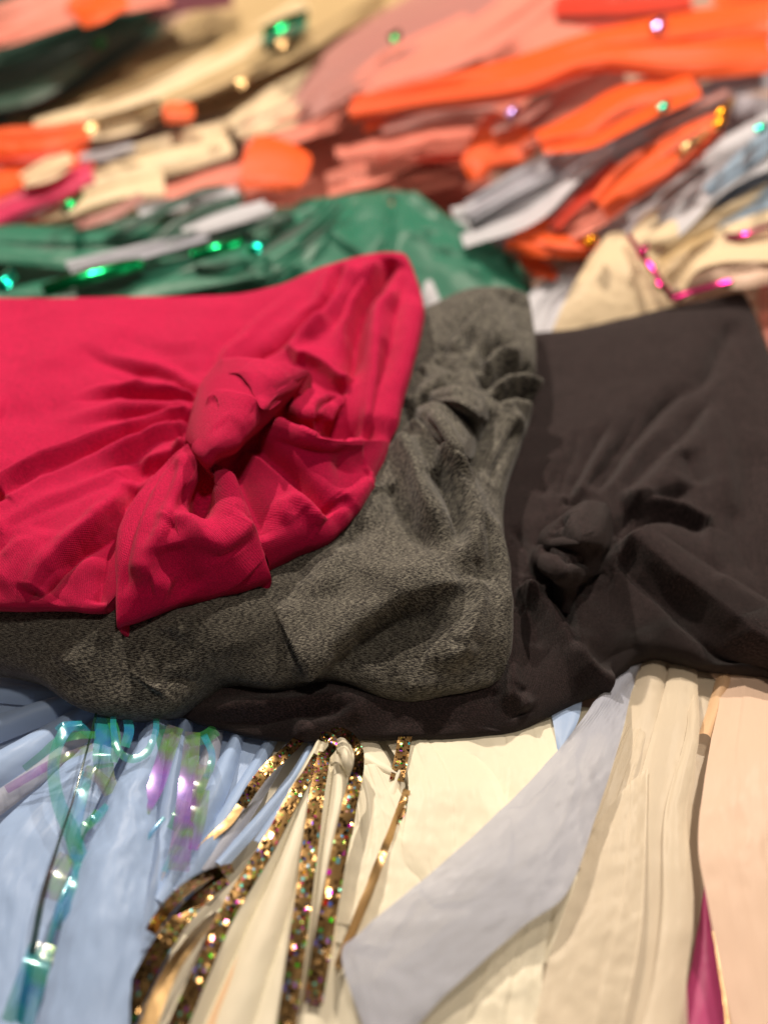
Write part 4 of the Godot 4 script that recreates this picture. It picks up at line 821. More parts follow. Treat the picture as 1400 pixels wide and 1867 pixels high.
	part(blue, "strip", strip([[-104.3,3.0,113.5,-101.8,3.0,117.9], [-119.3,5.0,125.7,-115.2,5.0,132.7], [-138.0,5.0,137.1,-130.9,5.0,147.7], [-154.5,12.0,157.2,-144.2,12.0,171.3], [-175.1,9.0,170.3,-163.1,9.0,186.2]], 6, 0.2, 42, 40, 60, 0.266), blue_paper)
	part(blue, "strip", strip([[-102.9,3.0,114.2,-100.8,3.0,117.3], [-116.0,5.0,129.4,-113.0,5.0,133.3], [-130.9,5.0,146.3,-126.0,5.0,152.0], [-143.8,12.0,169.4,-137.6,12.0,176.6], [-165.3,9.0,186.7,-157.5,9.0,195.9]], 3, 0.24, 43, 40, 60, 0.266), slate_paper)
	part(blue, "strip", strip([[-99.9,3.0,102.8,-94.7,3.0,104.4], [-113.5,5.0,132.9,-104.2,5.0,135.9], [-135.8,12.0,175.2,-111.8,15.0,182.6], [-155.9,12.0,210.5,-118.0,16.0,217.7], [-150.5,10.0,249.7,-120.6,14.0,251.8], [-141.5,8.0,286.3,-118.0,12.0,288.0]], 3, 0.72, 44, 90, 60, 0.418), blue_paper)
	part(blue, "strip", strip([[-97.1,5.0,111.5,-90.7,5.0,113.8], [-99.9,5.0,131.3,-91.3,5.0,134.5], [-104.0,18.0,174.2,-88.9,18.0,179.4], [-109.8,22.0,206.3,-86.6,22.0,213.1], [-114.2,22.0,240.7,-86.3,22.0,246.4], [-118.2,16.0,287.0,-82.9,16.0,292.5]], 6, 0.9, 45, 50, 60, 0.304), blue_paper)
	part(blue, "strip", strip([[-84.0,5.0,116.5,-79.6,5.0,118.3], [-87.1,5.0,135.1,-81.9,5.0,136.7], [-90.2,11.0,173.2,-80.3,11.0,175.7], [-92.8,12.0,209.1,-80.0,12.0,212.0], [-94.0,12.0,239.0,-81.8,12.0,241.3], [-93.5,10.0,273.1,-82.7,10.0,274.7]], 5, 0.32, 46, 40, 60, 0.266), blue_paper)
	part(blue, "strip", strip([[-70.0,5.0,124.5,-66.2,5.0,126.0], [-73.4,5.0,140.9,-68.2,5.0,142.8], [-77.6,11.0,172.8,-68.8,11.0,176.1], [-83.8,12.0,203.5,-73.3,12.0,207.9], [-90.5,11.0,231.1,-80.4,11.0,234.8], [-94.0,9.0,256.1,-84.1,9.0,258.9]], 4, 0.32, 47, 40, 60, 0.266), slate_paper)
	part(blue, "strip", strip([[-59.3,5.0,125.9,-55.5,5.0,127.6], [-63.6,5.0,143.6,-58.6,5.0,145.9], [-70.8,12.0,175.7,-62.2,12.0,179.9], [-79.5,13.0,206.3,-70.3,13.0,211.2], [-87.5,12.0,229.1,-79.4,12.0,233.6]], 4, 0.32, 48, 40, 60, 0.266), blue_paper)
	part(blue, "strip", strip([[-42.5,5.0,128.8,-39.1,5.0,130.9], [-49.0,5.0,146.3,-44.6,5.0,149.1], [-58.6,11.0,175.1,-52.5,11.0,179.1], [-69.6,13.0,201.4,-62.3,13.0,206.4], [-81.3,12.0,224.5,-74.6,12.0,229.2]], 3, 0.24, 49, 40, 60, 0.266), blue_paper)
	part(blue, "strip", strip([[-32.3,5.0,131.9,-29.8,5.0,133.8], [-39.1,5.0,146.5,-35.8,5.0,148.9], [-49.0,11.0,172.8,-44.7,11.0,176.0], [-60.5,13.0,197.0,-55.2,13.0,201.0], [-71.3,12.0,215.7,-66.2,12.0,219.6]], 2, 0.2, 50, 40, 60, 0.266), slate_paper)
	part(blue, "strip", strip([[-26.1,5.0,135.1,-23.4,5.0,136.7], [-30.6,5.0,148.3,-27.8,5.0,150.0], [-37.5,12.0,171.1,-34.0,12.0,173.8], [-49.5,14.0,192.7,-45.3,14.0,196.6], [-64.6,13.0,214.0,-60.5,13.0,217.8]], 2, 0.2, 51, 40, 60, 0.266), blue_paper)
	part(blue, "strip", strip([[-23.5,5.0,135.3,-21.3,5.0,136.5], [-27.8,5.0,148.5,-25.4,5.0,149.8], [-33.6,14.0,172.9,-30.4,14.0,174.9], [-40.8,16.0,189.6,-37.0,16.0,192.4], [-50.3,15.0,206.2,-46.6,15.0,209.0]], 2, 0.2, 52, 40, 60, 0.266), blue_paper)
	part(blue, "strip", strip([[-60.6,5.0,142.5,-47.3,5.0,149.9], [-67.2,7.0,167.7,-54.6,7.0,175.5], [-74.0,7.0,186.5,-64.1,7.0,193.4]], 1, 0.32, 53, 40, 60, 0.266), blue_paper)
	var slate := thing("paper_strip", "broad slate blue paper strip laid diagonally over the cream paper", "paper strip")
	part(slate, "strip", strip([[116.5,3.0,75.5,135.2,3.0,64.8], [100.6,6.0,116.7,119.8,6.0,100.5], [81.1,25.0,155.2,110.2,6.0,121.1], [67.2,27.0,174.9,96.2,23.0,163.2], [49.6,28.0,195.4,80.5,26.0,202.7], [29.6,28.0,215.9,66.1,27.0,234.8], [11.4,26.0,231.7,49.2,26.0,247.7], [-8.4,22.0,247.8,29.7,23.0,263.4], [-15.0,20.0,255.8,18.7,21.0,272.6], [-6.5,18.0,281.4,8.3,18.0,283.3]], 1.5, 0.5, 54, 90, 80, 0.12), slate_paper)
	part(slate, "strip", strip([[71.3,10.0,136.9,86.5,10.0,128.4], [71.8,11.0,149.4,82.9,11.0,143.6], [71.9,11.0,161.3,75.5,11.0,158.0]], 1, 0.12, 55, 40, 60, 0.12), blue_paper)
	var gold := thing("foil_tassel", "gold holographic glitter foil tassel over the cream paper, at the front centre", "foil tassel", "foil tassels among the tissue paper")
	part(gold, "ribbon", strip([[-31.3,6.0,138.0,-27.8,6.0,141.4], [-37.8,14.0,156.1,-34.1,14.0,159.9], [-42.1,20.0,166.8,-38.8,20.0,170.9], [-48.4,21.0,174.8,-44.6,21.0,178.9], [-53.7,20.0,183.1,-49.5,20.0,186.4], [-57.9,18.0,191.0,-53.9,18.0,193.7]], 0.1, 0.2, 56, 6, 60), gold_glitter)
	part(gold, "ribbon", strip([[-57.3,18.0,190.7,-54.6,18.0,192.9], [-61.4,17.0,197.4,-58.8,17.0,199.9], [-67.0,16.0,203.5,-64.9,16.0,205.8], [-72.9,15.0,210.7,-71.6,15.0,212.2]], 0.1, 0.2, 57, 6, 60), gold_foil)
	part(gold, "ribbon", strip([[-28.5,19.0,167.7,-24.9,19.0,170.2], [-32.1,21.0,177.6,-28.2,21.0,180.3], [-36.7,22.0,187.3,-32.1,22.0,190.2], [-45.9,23.0,211.2,-40.9,23.0,214.3], [-53.3,22.0,225.4,-47.7,22.0,228.9], [-60.1,21.0,240.5,-54.4,21.0,243.4], [-66.2,20.0,258.8,-60.2,20.0,261.4], [-73.5,18.0,280.1,-67.0,18.0,282.8]], 0.1, 0.25, 58, 6, 60), gold_glitter)
	part(gold, "ribbon", strip([[-26.5,20.0,167.5,-21.6,20.0,168.6], [-27.9,21.0,178.4,-22.4,21.0,179.6], [-29.0,22.0,189.5,-23.3,22.0,190.5], [-30.9,22.0,214.0,-24.8,22.0,214.9], [-32.5,22.0,236.6,-26.3,22.0,237.5], [-34.1,21.0,255.1,-27.6,21.0,256.0], [-36.5,18.0,282.9,-29.8,18.0,283.8]], 0.1, 0.25, 59, 6, 60), gold_glitter)
	part(gold, "ribbon", strip([[-21.6,20.0,159.2,-21.8,20.0,155.8], [-17.9,23.0,161.9,-17.1,23.0,157.8], [-14.7,24.5,165.6,-11.9,27.5,164.8], [-12.2,27.0,172.9,-8.4,27.0,171.5], [-12.1,28.0,179.8,-7.8,24.0,177.5], [-14.2,25.0,186.3,-9.0,25.0,187.7], [-16.6,24.0,198.2,-10.9,24.0,199.6], [-19.6,23.0,214.4,-13.4,23.0,215.8], [-23.6,22.0,240.8,-17.0,22.0,242.1], [-26.0,20.0,258.5,-19.2,20.0,259.7], [-27.8,19.0,271.8,-21.0,19.0,273.0]], 0.1, 0.25, 60, 6, 60), gold_glitter)
	part(gold, "ribbon", strip([[-23.4,20.0,163.4,-26.9,20.0,161.7], [-23.4,23.0,164.1,-25.0,23.0,160.0], [-22.7,26.0,166.5,-19.8,26.0,163.9], [-22.5,25.0,168.5,-19.0,25.0,169.6], [-24.5,22.0,169.3,-21.5,22.0,171.9]], 0.1, 0.1, 61, 6, 60), gold_glitter)
	part(gold, "ribbon", strip([[8.7,5.0,132.3,14.2,5.0,133.5], [6.7,12.0,149.6,12.2,12.0,150.8], [4.4,14.0,165.1,10.0,14.0,166.4], [2.2,14.0,176.9,7.9,14.0,178.3]], 0.1, 0.1, 62, 6, 60), gold_glitter)
	part(gold, "ribbon", strip([[7.9,11.0,179.2,10.5,17.0,184.5], [4.5,19.0,194.9,7.6,13.0,192.1], [0.2,19.0,207.2,3.1,15.0,205.8], [-5.7,14.5,221.9,-2.5,19.5,226.3], [-12.5,14.0,240.6,-9.4,18.0,244.1], [-17.9,13.0,255.9,-15.2,13.0,257.0]], 0.1, 0.3, 63, 6, 60), gold_foil)
	part(gold, "ribbon", strip([[9.3,13.0,182.1,11.8,13.0,183.3], [6.4,14.0,189.8,9.2,14.0,191.4], [3.6,15.0,197.1,5.9,15.0,198.6]], 0.1, 0.2, 64, 6, 60), gold_glitter)
	part(gold, "ribbon", strip([[-60.5,20.0,222.5,-56.7,20.0,227.1], [-67.4,24.0,232.0,-63.1,24.0,236.6], [-74.1,25.0,240.9,-68.7,25.0,245.3], [-80.4,24.0,250.6,-73.8,24.0,254.7], [-86.4,22.0,263.4,-79.3,22.0,266.8], [-93.2,18.0,281.7,-85.5,18.0,284.9]], 0.1, 0.3, 65, 6, 60), gold_glitter)
	part(gold, "ribbon", strip([[-56.1,16.0,220.2,-56.5,24.0,221.2], [-64.0,21.0,226.5,-64.4,31.0,228.6], [-70.8,22.0,232.3,-72.0,32.0,234.6], [-76.5,21.0,239.2,-78.9,29.0,240.7], [-81.2,20.0,248.0,-84.5,24.0,247.6]], 0.1, 0.2, 66, 6, 60), gold_glitter)
	part(gold, "ribbon", strip([[-61.8,15.0,235.5,-57.8,21.0,241.9], [-70.2,18.0,247.1,-65.5,22.0,252.5], [-77.8,19.0,262.3,-72.8,19.0,264.9], [-83.8,17.0,281.7,-77.9,17.0,284.0]], 0.1, 0.4, 67, 6, 60), gold_foil)
	part(gold, "ribbon", strip([[-24.3,14.0,197.0,-22.9,14.0,197.3], [-27.6,14.0,221.0,-26.1,14.0,221.3], [-30.3,14.0,247.5,-28.9,14.0,247.8]], 0.1, 0.1, 68, 6, 60), gold_foil)
	var irid := thing("foil_tassel", "curly iridescent clear film tassel on the pale blue paper, at the lower left", "foil tassel", "foil tassels among the tissue paper")
	part(irid, "ribbon", strip([[-120.7,20.0,145.3,-119.6,20.0,145.7], [-119.2,26.0,170.5,-118.3,26.0,170.8], [-119.6,28.0,195.3,-118.7,28.0,195.6], [-121.6,27.0,212.8,-120.6,27.0,213.1], [-124.5,24.0,233.6,-122.4,24.0,234.1], [-125.3,20.0,250.7,-122.9,20.0,251.1], [-125.7,16.0,270.7,-123.0,16.0,271.2], [-126.2,12.0,282.2,-123.5,12.0,282.7]], 0.1, 0.05, 69, 5, 60), film_dark)
	part(irid, "ribbon", strip([[-123.2,16.0,140.2,-114.7,16.0,140.2], [-118.3,22.0,160.5,-110.6,22.0,161.0], [-116.2,26.0,173.3,-108.8,26.0,173.3], [-114.9,24.0,179.3,-107.3,24.0,177.7]], 0.1, 0.05, 70, 6, 60), film_teal)
	part(irid, "ribbon", strip([[-115.9,22.0,175.3,-108.1,22.0,174.6], [-114.5,20.0,182.1,-107.2,20.0,179.6], [-110.1,18.0,188.0,-104.7,18.0,184.4]], 0.1, 0.05, 71, 6, 60), film_violet)
	part(irid, "ribbon", strip([[-115.9,16.0,141.8,-113.5,16.0,141.7], [-111.0,26.0,161.2,-108.5,26.0,160.9], [-106.9,28.0,173.9,-104.5,28.0,172.0], [-99.9,27.0,178.5,-100.3,27.0,174.4], [-93.1,27.0,174.5,-95.8,27.0,172.0], [-91.3,26.0,162.8,-93.9,26.0,162.1], [-94.9,16.0,144.7,-97.4,16.0,144.6]], 0.1, 0.05, 72, 6, 40), film_teal)
	part(irid, "ribbon", strip([[-118.4,22.0,160.8,-119.8,22.0,163.5], [-123.3,28.0,158.8,-123.6,28.0,163.6], [-129.6,30.0,162.1,-125.6,30.0,166.2], [-132.0,30.0,172.8,-127.4,30.0,174.4], [-131.3,29.0,184.8,-126.6,29.0,184.6], [-127.1,27.0,198.2,-122.2,27.0,196.3], [-121.7,25.0,208.3,-116.2,25.0,205.5], [-117.6,23.0,216.3,-112.0,23.0,213.9], [-115.0,22.0,220.7,-109.9,22.0,218.5]], 0.1, 0.05, 73, 6, 60), film_teal)
	part(irid, "ribbon", strip([[-117.6,24.0,160.5,-116.9,24.0,164.1], [-124.4,28.0,163.7,-123.1,28.0,167.6], [-131.7,29.0,167.6,-129.3,29.0,171.2], [-138.0,26.0,172.7,-135.4,26.0,175.6], [-145.2,20.0,174.8,-142.8,20.0,177.5]], 0.1, 0.05, 74, 6, 40), film_green)
	part(irid, "ribbon", strip([[-117.8,25.0,167.2,-116.1,25.0,170.9], [-125.0,28.0,173.3,-123.2,28.0,176.8], [-132.4,27.0,176.8,-130.0,27.0,180.4], [-141.2,23.0,179.9,-138.7,23.0,183.5], [-151.7,16.0,181.5,-149.1,16.0,185.0]], 0.1, 0.05, 75, 6, 40), film_violet)
	part(irid, "ribbon", strip([[-119.5,24.0,179.8,-114.9,24.0,181.4], [-120.1,26.0,189.4,-114.4,26.0,191.1], [-120.6,26.0,199.6,-114.4,26.0,200.9], [-120.2,25.0,209.4,-114.3,25.0,209.2], [-116.7,22.0,219.7,-111.7,22.0,218.5], [-114.0,20.0,225.5,-109.7,20.0,224.1]], 0.1, 0.05, 76, 6, 40), film_teal)
	part(irid, "ribbon", strip([[-111.8,22.0,196.4,-108.7,22.0,198.7], [-113.4,25.0,203.0,-110.0,25.0,205.9], [-116.0,25.0,207.0,-112.3,25.0,209.1], [-117.6,22.0,212.6,-113.8,22.0,214.0]], 0.1, 0.05, 77, 6, 60), film_green)
	part(irid, "ribbon", strip([[-90.2,18.0,152.0,-83.1,18.0,154.8], [-91.0,22.0,167.7,-84.1,22.0,170.3], [-92.7,24.0,184.6,-85.9,24.0,188.0], [-96.5,24.0,196.5,-90.1,24.0,200.3]], 0.1, 0.05, 78, 6, 40), film_violet)
	part(irid, "ribbon", strip([[-93.6,17.0,151.2,-87.1,17.0,154.1], [-94.9,19.0,163.8,-88.6,19.0,166.9], [-96.9,20.0,174.6,-91.3,20.0,177.6]], 0.1, 0.05, 79, 6, 60), film_green)
	part(irid, "ribbon", strip([[-82.3,18.0,155.9,-75.8,18.0,156.6], [-81.1,22.0,176.6,-73.9,22.0,177.5], [-80.5,23.0,192.8,-72.9,23.0,193.7], [-80.6,22.0,209.2,-72.4,22.0,210.2], [-80.4,20.0,221.6,-72.4,20.0,222.5]], 0.1, 0.05, 80, 6, 40), film_violet)
	part(irid, "ribbon", strip([[-75.6,18.0,158.4,-73.1,18.0,157.0], [-70.5,24.0,171.4,-67.8,24.0,170.7], [-70.1,25.0,178.8,-67.2,25.0,179.7], [-72.5,23.0,184.9,-69.8,23.0,186.3], [-77.4,20.0,200.5,-74.8,20.0,201.8], [-83.2,18.0,220.7,-80.9,18.0,221.8]], 0.1, 0.05, 81, 6, 40), film_teal)
	part(irid, "ribbon", strip([[-75.1,22.0,187.1,-68.3,22.0,187.9], [-74.2,23.0,200.2,-68.1,23.0,201.2], [-74.0,20.0,212.8,-70.2,20.0,213.5]], 0.1, 0.05, 82, 6, 60), film_violet)
	part(irid, "ribbon", strip([[-121.8,22.0,215.1,-115.9,22.0,217.6], [-123.3,24.0,225.9,-116.3,24.0,228.5], [-123.8,23.0,234.5,-118.0,23.0,236.5]], 0.1, 0.05, 83, 6, 60), film_violet)
	part(irid, "ribbon", strip([[-114.8,22.0,219.4,-109.9,22.0,221.1], [-115.5,24.0,230.7,-110.3,24.0,232.6], [-116.8,23.0,241.1,-112.1,23.0,242.8], [-118.0,20.0,244.9,-114.4,20.0,246.4]], 0.1, 0.05, 84, 6, 60), film_teal)
	part(irid, "ribbon", strip([[-126.4,18.0,249.7,-117.6,18.0,252.0], [-126.7,20.0,258.6,-116.5,20.0,261.6], [-128.6,18.0,266.3,-117.6,18.0,269.8], [-131.2,14.0,275.9,-119.8,14.0,279.5]], 0.1, 0.05, 85, 8, 60), film_teal)
	part(irid, "ribbon", strip([[-124.1,16.0,248.1,-116.3,16.0,250.2], [-124.0,17.0,256.3,-116.4,17.0,258.8], [-125.1,16.0,263.8,-118.6,16.0,266.3]], 0.1, 0.05, 86, 6, 60), film_violet)
	part(irid, "ribbon", strip([[-91.3,22.0,219.5,-92.9,22.0,218.8], [-88.6,24.0,211.5,-90.1,24.0,210.5], [-83.3,24.0,202.0,-84.7,24.0,200.8]], 0.1, 0.05, 87, 5, 60), film_teal)
	part(irid, "ribbon", strip([[-123.6,26.0,156.6,-123.0,26.0,158.8], [-130.3,28.0,158.8,-128.9,28.0,162.0], [-133.6,27.0,161.0,-131.5,27.0,163.7]], 0.1, 0.05, 88, 5, 30), film_teal)
	part(irid, "ribbon", strip([[-116.9,18.0,146.8,-113.6,18.0,145.7], [-110.7,24.0,163.9,-106.8,24.0,163.5], [-109.1,24.0,175.7,-106.0,24.0,176.0]], 0.1, 0.05, 89, 5, 30), film_green)
	part(irid, "ribbon", strip([[-111.3,16.0,143.7,-107.9,16.0,142.7], [-106.6,22.0,158.0,-102.5,22.0,158.0], [-106.4,24.0,167.7,-102.4,24.0,168.9]], 0.1, 0.05, 90, 5, 30), film_teal)
	part(irid, "ribbon", strip([[-118.3,26.0,183.9,-117.4,26.0,178.6], [-114.4,27.0,186.4,-112.7,27.0,181.1], [-109.5,24.0,188.6,-107.4,24.0,184.0]], 0.1, 0.05, 91, 5, 30), film_violet)
	part(irid, "ribbon", strip([[-108.5,22.0,193.6,-106.2,22.0,195.5], [-111.1,25.0,201.1,-108.3,25.0,204.0], [-113.9,24.0,202.3,-112.1,24.0,205.3]], 0.1, 0.05, 92, 5, 30), film_teal)
	part(irid, "ribbon", strip([[-72.3,12.0,147.3,-68.7,12.0,153.1], [-76.3,14.0,152.9,-73.6,14.0,159.2], [-82.8,14.0,155.2,-81.2,14.0,160.7]], 0.1, 0.05, 93, 5, 30), film_green)
	part(irid, "ribbon", strip([[-80.7,20.0,190.3,-76.0,20.0,192.1], [-81.4,22.0,198.9,-76.9,22.0,201.1], [-83.4,20.0,203.0,-79.8,20.0,205.2]], 0.1, 0.05, 94, 5, 30), film_green)
	part(irid, "ribbon", strip([[-74.8,22.0,175.1,-69.1,22.0,176.3], [-74.5,24.0,185.7,-69.3,24.0,186.9], [-74.7,23.0,195.3,-71.3,23.0,196.2]], 0.1, 0.05, 95, 5, 30), film_violet)
	part(irid, "ribbon", strip([[-116.4,22.0,225.5,-114.3,22.0,226.5], [-118.1,23.0,235.0,-115.7,23.0,235.9], [-119.0,22.0,245.3,-116.6,22.0,246.0], [-120.8,18.0,253.6,-118.4,18.0,254.3]], 0.1, 0.05, 96, 5, 30), film_teal)
	var bgpink := thing("paper_tassel", "salmon pink paper tassel heaped behind, above the green paper", "paper tassel", "tissue paper tassels spread over the table")
	part(bgpink, "strip", strip([[77.0,6.0,-300.4,-121.5,6.0,-284.8], [81.9,10.0,-376.8,-114.7,10.0,-376.8], [124.9,20.0,-493.4,-63.0,20.0,-504.5], [195.0,30.0,-624.8,-29.2,30.0,-624.8], [283.2,30.0,-858.3,-11.3,30.0,-858.3]], 0, 1.2, 97, 40, 60), pink_paper)
	part(bgpink, "strip", strip([[64.7,28.1,-332.5,64.2,34.8,-301.7], [17.9,31.4,-306.3,18.3,35.3,-280.6], [-20.3,28.7,-311.8,-19.7,34.1,-283.6]], 1.8, 0.45, 98, 8, 40), pink_paper)
	part(bgpink, "strip", strip([[64.5,32.8,-342.6,64.5,36.8,-317.6], [17.8,33.6,-323.2,18.3,40.0,-286.4], [-20.4,31.2,-328.4,-19.7,38.4,-291.5]], 1.8, 0.45, 99, 8, 40), pink_paper)
	part(bgpink, "strip", strip([[62.5,29.9,-358.0,61.2,34.2,-325.0], [14.2,31.9,-349.0,14.8,36.3,-311.7], [-24.2,31.5,-335.0,-23.1,32.7,-317.1]], 1.8, 0.45, 100, 8, 40), pink_paper)
	part(bgpink, "strip", strip([[73.3,40.5,-362.5,73.4,42.5,-337.3], [21.7,43.3,-336.1,23.0,43.7,-310.9], [-28.5,37.6,-326.8,-27.1,41.4,-306.4]], 1.8, 0.45, 101, 8, 40), pink_paper)
	part(bgpink, "strip", strip([[71.6,45.3,-368.4,71.7,44.8,-340.1], [19.4,48.6,-340.8,20.9,45.4,-326.3], [-30.3,43.4,-324.2,-28.5,42.6,-310.9]], 1.8, 0.45, 102, 8, 40), pink_paper)
	part(bgpink, "strip", strip([[68.2,41.6,-396.8,68.7,44.9,-362.6], [15.5,43.8,-361.7,17.2,46.7,-334.8], [-34.9,40.2,-339.6,-32.6,42.3,-319.9]], 1.8, 0.45, 103, 8, 40), pink_paper)
	part(bgpink, "strip", strip([[94.8,55.4,-591.6,97.8,58.9,-543.8], [17.1,54.7,-505.8,25.7,59.5,-445.5], [-33.4,52.0,-427.4,-25.2,52.1,-398.5], [-65.3,39.6,-388.4,-60.5,44.6,-366.1]], 2.25, 0.45, 104, 8, 40), mauve_paper)
	part(bgpink, "strip", strip([[93.7,58.7,-611.6,99.2,59.7,-558.2], [17.9,59.5,-502.6,25.1,58.9,-466.0], [-36.0,53.5,-441.6,-26.4,54.9,-405.9], [-63.9,44.6,-382.9,-60.4,43.8,-376.0]], 2.25, 0.45, 105, 8, 40), mauve_paper)
	part(bgpink, "strip", strip([[95.7,60.2,-631.5,99.4,59.6,-595.0], [15.7,59.7,-536.1,22.8,60.1,-494.5], [-39.4,57.1,-456.0,-30.5,52.7,-438.7], [-64.5,46.4,-390.7,-61.0,43.4,-389.8]], 2.25, 0.45, 106, 8, 40), mauve_paper)
	part(bgpink, "strip", strip([[86.9,59.6,-682.0,92.7,57.0,-645.7], [6.0,59.7,-564.8,14.4,56.9,-533.4], [-47.4,54.9,-473.0,-36.5,51.7,-451.7], [-71.3,42.6,-405.8,-67.2,44.0,-395.5]], 2.25, 0.45, 107, 8, 40), mauve_paper)
	part(bgpink, "strip", strip([[66.2,73.5,-456.7,70.3,68.3,-443.5], [5.3,67.5,-409.8,11.9,66.4,-379.1], [-24.8,63.1,-364.9,-20.2,58.6,-357.9]], 1.8, 0.45, 108, 8, 40), pink_paper)
	part(bgpink, "strip", strip([[63.8,68.9,-497.3,67.4,71.5,-458.0], [1.7,65.5,-433.2,8.9,66.9,-396.1], [-28.0,59.8,-384.9,-23.3,60.6,-367.6]], 1.8, 0.45, 109, 8, 40), pink_paper)
	part(bgpink, "strip", strip([[63.8,74.4,-507.1,68.8,69.8,-485.6], [1.4,70.6,-440.3,7.7,65.5,-424.7], [-28.5,65.2,-388.6,-23.5,59.0,-387.2]], 1.8, 0.45, 110, 8, 40), pink_paper)
	part(bgpink, "strip", strip([[-33.6,41.8,-401.0,-27.7,49.4,-354.2], [-69.8,40.4,-370.4,-63.3,46.8,-332.8], [-100.5,33.8,-352.8,-92.9,41.4,-316.1]], 1.8, 0.45, 111, 8, 40), pink_paper)
	part(bgpink, "strip", strip([[-39.2,42.6,-433.2,-31.3,39.8,-406.1], [-72.1,41.3,-387.8,-66.9,37.1,-373.9], [-103.9,34.8,-374.8,-98.0,31.6,-355.6]], 1.8, 0.45, 112, 8, 40), pink_paper)
	part(bgpink, "strip", strip([[-40.3,43.6,-442.4,-34.5,45.0,-401.1], [-79.5,40.2,-420.9,-71.5,44.4,-378.3], [-109.0,36.6,-389.6,-102.7,36.0,-368.1]], 1.8, 0.45, 113, 8, 40), pink_paper)
	part(bgpink, "strip", strip([[-95.5,29.8,-319.2,-92.3,29.2,-302.8], [-124.0,29.8,-303.5,-119.5,33.2,-281.7], [-156.3,25.9,-289.4,-152.4,29.1,-273.4]], 1.35, 0.45, 114, 8, 40), pink_paper)
	part(bgpink, "strip", strip([[-90.7,30.3,-325.7,-88.6,29.7,-308.5], [-121.7,30.4,-317.3,-117.7,33.6,-296.3], [-152.7,28.0,-294.1,-150.1,28.0,-285.4]], 1.35, 0.45, 115, 8, 40), pink_paper)
	part(bgpink, "strip", strip([[-96.8,26.7,-347.7,-92.5,32.3,-318.6], [-126.8,29.6,-329.5,-121.4,33.4,-303.7], [-158.2,26.7,-306.2,-154.1,28.3,-291.8]], 1.35, 0.45, 116, 8, 40), pink_paper)
	part(bgpink, "strip", strip([[4.9,37.8,-282.3,5.6,39.8,-254.2], [-24.4,37.2,-276.8,-23.1,40.4,-251.0]], 1.8, 0.45, 117, 8, 40), pink_paper)
	part(bgpink, "strip", strip([[8.8,40.0,-296.4,10.8,35.8,-274.4], [-20.4,38.6,-284.6,-18.6,37.2,-267.2]], 1.8, 0.45, 118, 8, 40), pink_paper)
	part(bgpink, "strip", strip([[4.4,40.8,-312.6,7.4,43.9,-282.8], [-24.3,41.7,-287.4,-22.0,43.1,-270.7]], 1.8, 0.45, 119, 8, 40), pink_paper)
	part(bgpink, "strip", strip([[77.2,55.1,-381.0,77.0,54.3,-364.2], [36.8,57.0,-366.3,38.3,52.4,-358.2], [-2.3,50.2,-351.9,-0.6,51.2,-337.0]], 0.9, 0.3, 120, 8, 40), mauve_paper)
	part(bgpink, "strip", strip([[82.4,49.9,-400.4,80.1,57.5,-365.5], [40.8,51.1,-388.2,40.9,56.3,-362.5], [0.4,47.4,-367.0,1.6,51.9,-347.4]], 0.9, 0.3, 121, 8, 40), mauve_paper)
	part(bgpink, "strip", strip([[171.2,73.0,-387.1,170.4,78.6,-358.4], [131.9,71.6,-339.9,133.4,76.0,-308.2], [91.3,61.0,-308.0,92.3,66.6,-281.3]], 1.8, 0.45, 122, 8, 40), pink_paper)
	part(bgpink, "strip", strip([[171.4,72.5,-403.1,174.0,70.0,-387.0], [130.1,70.0,-363.0,133.7,68.5,-346.0], [89.7,60.1,-317.6,93.6,58.3,-307.4]], 1.8, 0.45, 123, 8, 40), pink_paper)
	part(bgpink, "strip", strip([[168.8,73.5,-407.9,171.6,69.4,-402.0], [126.9,69.9,-374.8,130.4,69.0,-355.7], [86.6,59.5,-325.8,89.9,59.4,-313.6]], 1.8, 0.45, 124, 8, 40), pink_paper)
	part(bgpink, "strip", strip([[167.9,70.4,-429.1,167.6,74.1,-402.9], [124.9,69.1,-382.9,128.0,71.2,-354.6], [84.0,60.5,-329.4,87.4,59.9,-318.0]], 1.8, 0.45, 125, 8, 40), pink_paper)
	part(bgpink, "strip", strip([[59.8,43.1,-324.2,58.9,47.9,-304.0], [25.2,44.3,-315.4,25.1,46.7,-301.2], [-5.1,41.3,-319.8,-4.9,45.7,-301.4]], 0.45, 0.3, 126, 8, 40), red_paper)
	part(bgpink, "strip", strip([[62.4,45.0,-326.5,61.5,49.6,-308.1], [27.8,46.0,-317.9,27.6,48.5,-303.6], [-2.4,44.1,-322.2,-2.3,46.5,-307.6]], 0.45, 0.3, 127, 8, 40), red_paper)
	part(bgpink, "strip", strip([[113.1,81.7,-330.7,114.3,82.1,-322.7], [93.0,79.8,-307.6,94.4,80.0,-297.6], [70.7,74.3,-294.4,71.8,73.5,-288.9]], 0.675, 0.3, 128, 8, 40), mauve_paper)
	part(bgpink, "strip", strip([[116.4,77.6,-352.7,117.7,78.5,-340.2], [95.8,76.3,-327.0,97.3,75.6,-319.8], [73.2,70.5,-313.4,74.7,69.5,-306.7]], 0.675, 0.3, 129, 8, 40), mauve_paper)
	var straw := thing("paper_tassel", "straw beige paper tassel at the upper left, between pink and dark green", "paper tassel", "tissue paper tassels spread over the table")
	part(straw, "strip", strip([[43.3,39.0,-636.4,49.2,42.5,-555.5], [-58.9,39.4,-544.3,-46.3,42.2,-471.7], [-126.5,33.7,-480.0,-111.2,35.9,-412.7], [-195.9,24.3,-441.5,-184.9,29.2,-396.4], [-255.4,17.0,-424.1,-244.4,24.6,-383.9], [-289.6,13.6,-419.1,-286.5,16.0,-408.3]], 7, 0.45, 130, 8, 40), straw_paper)
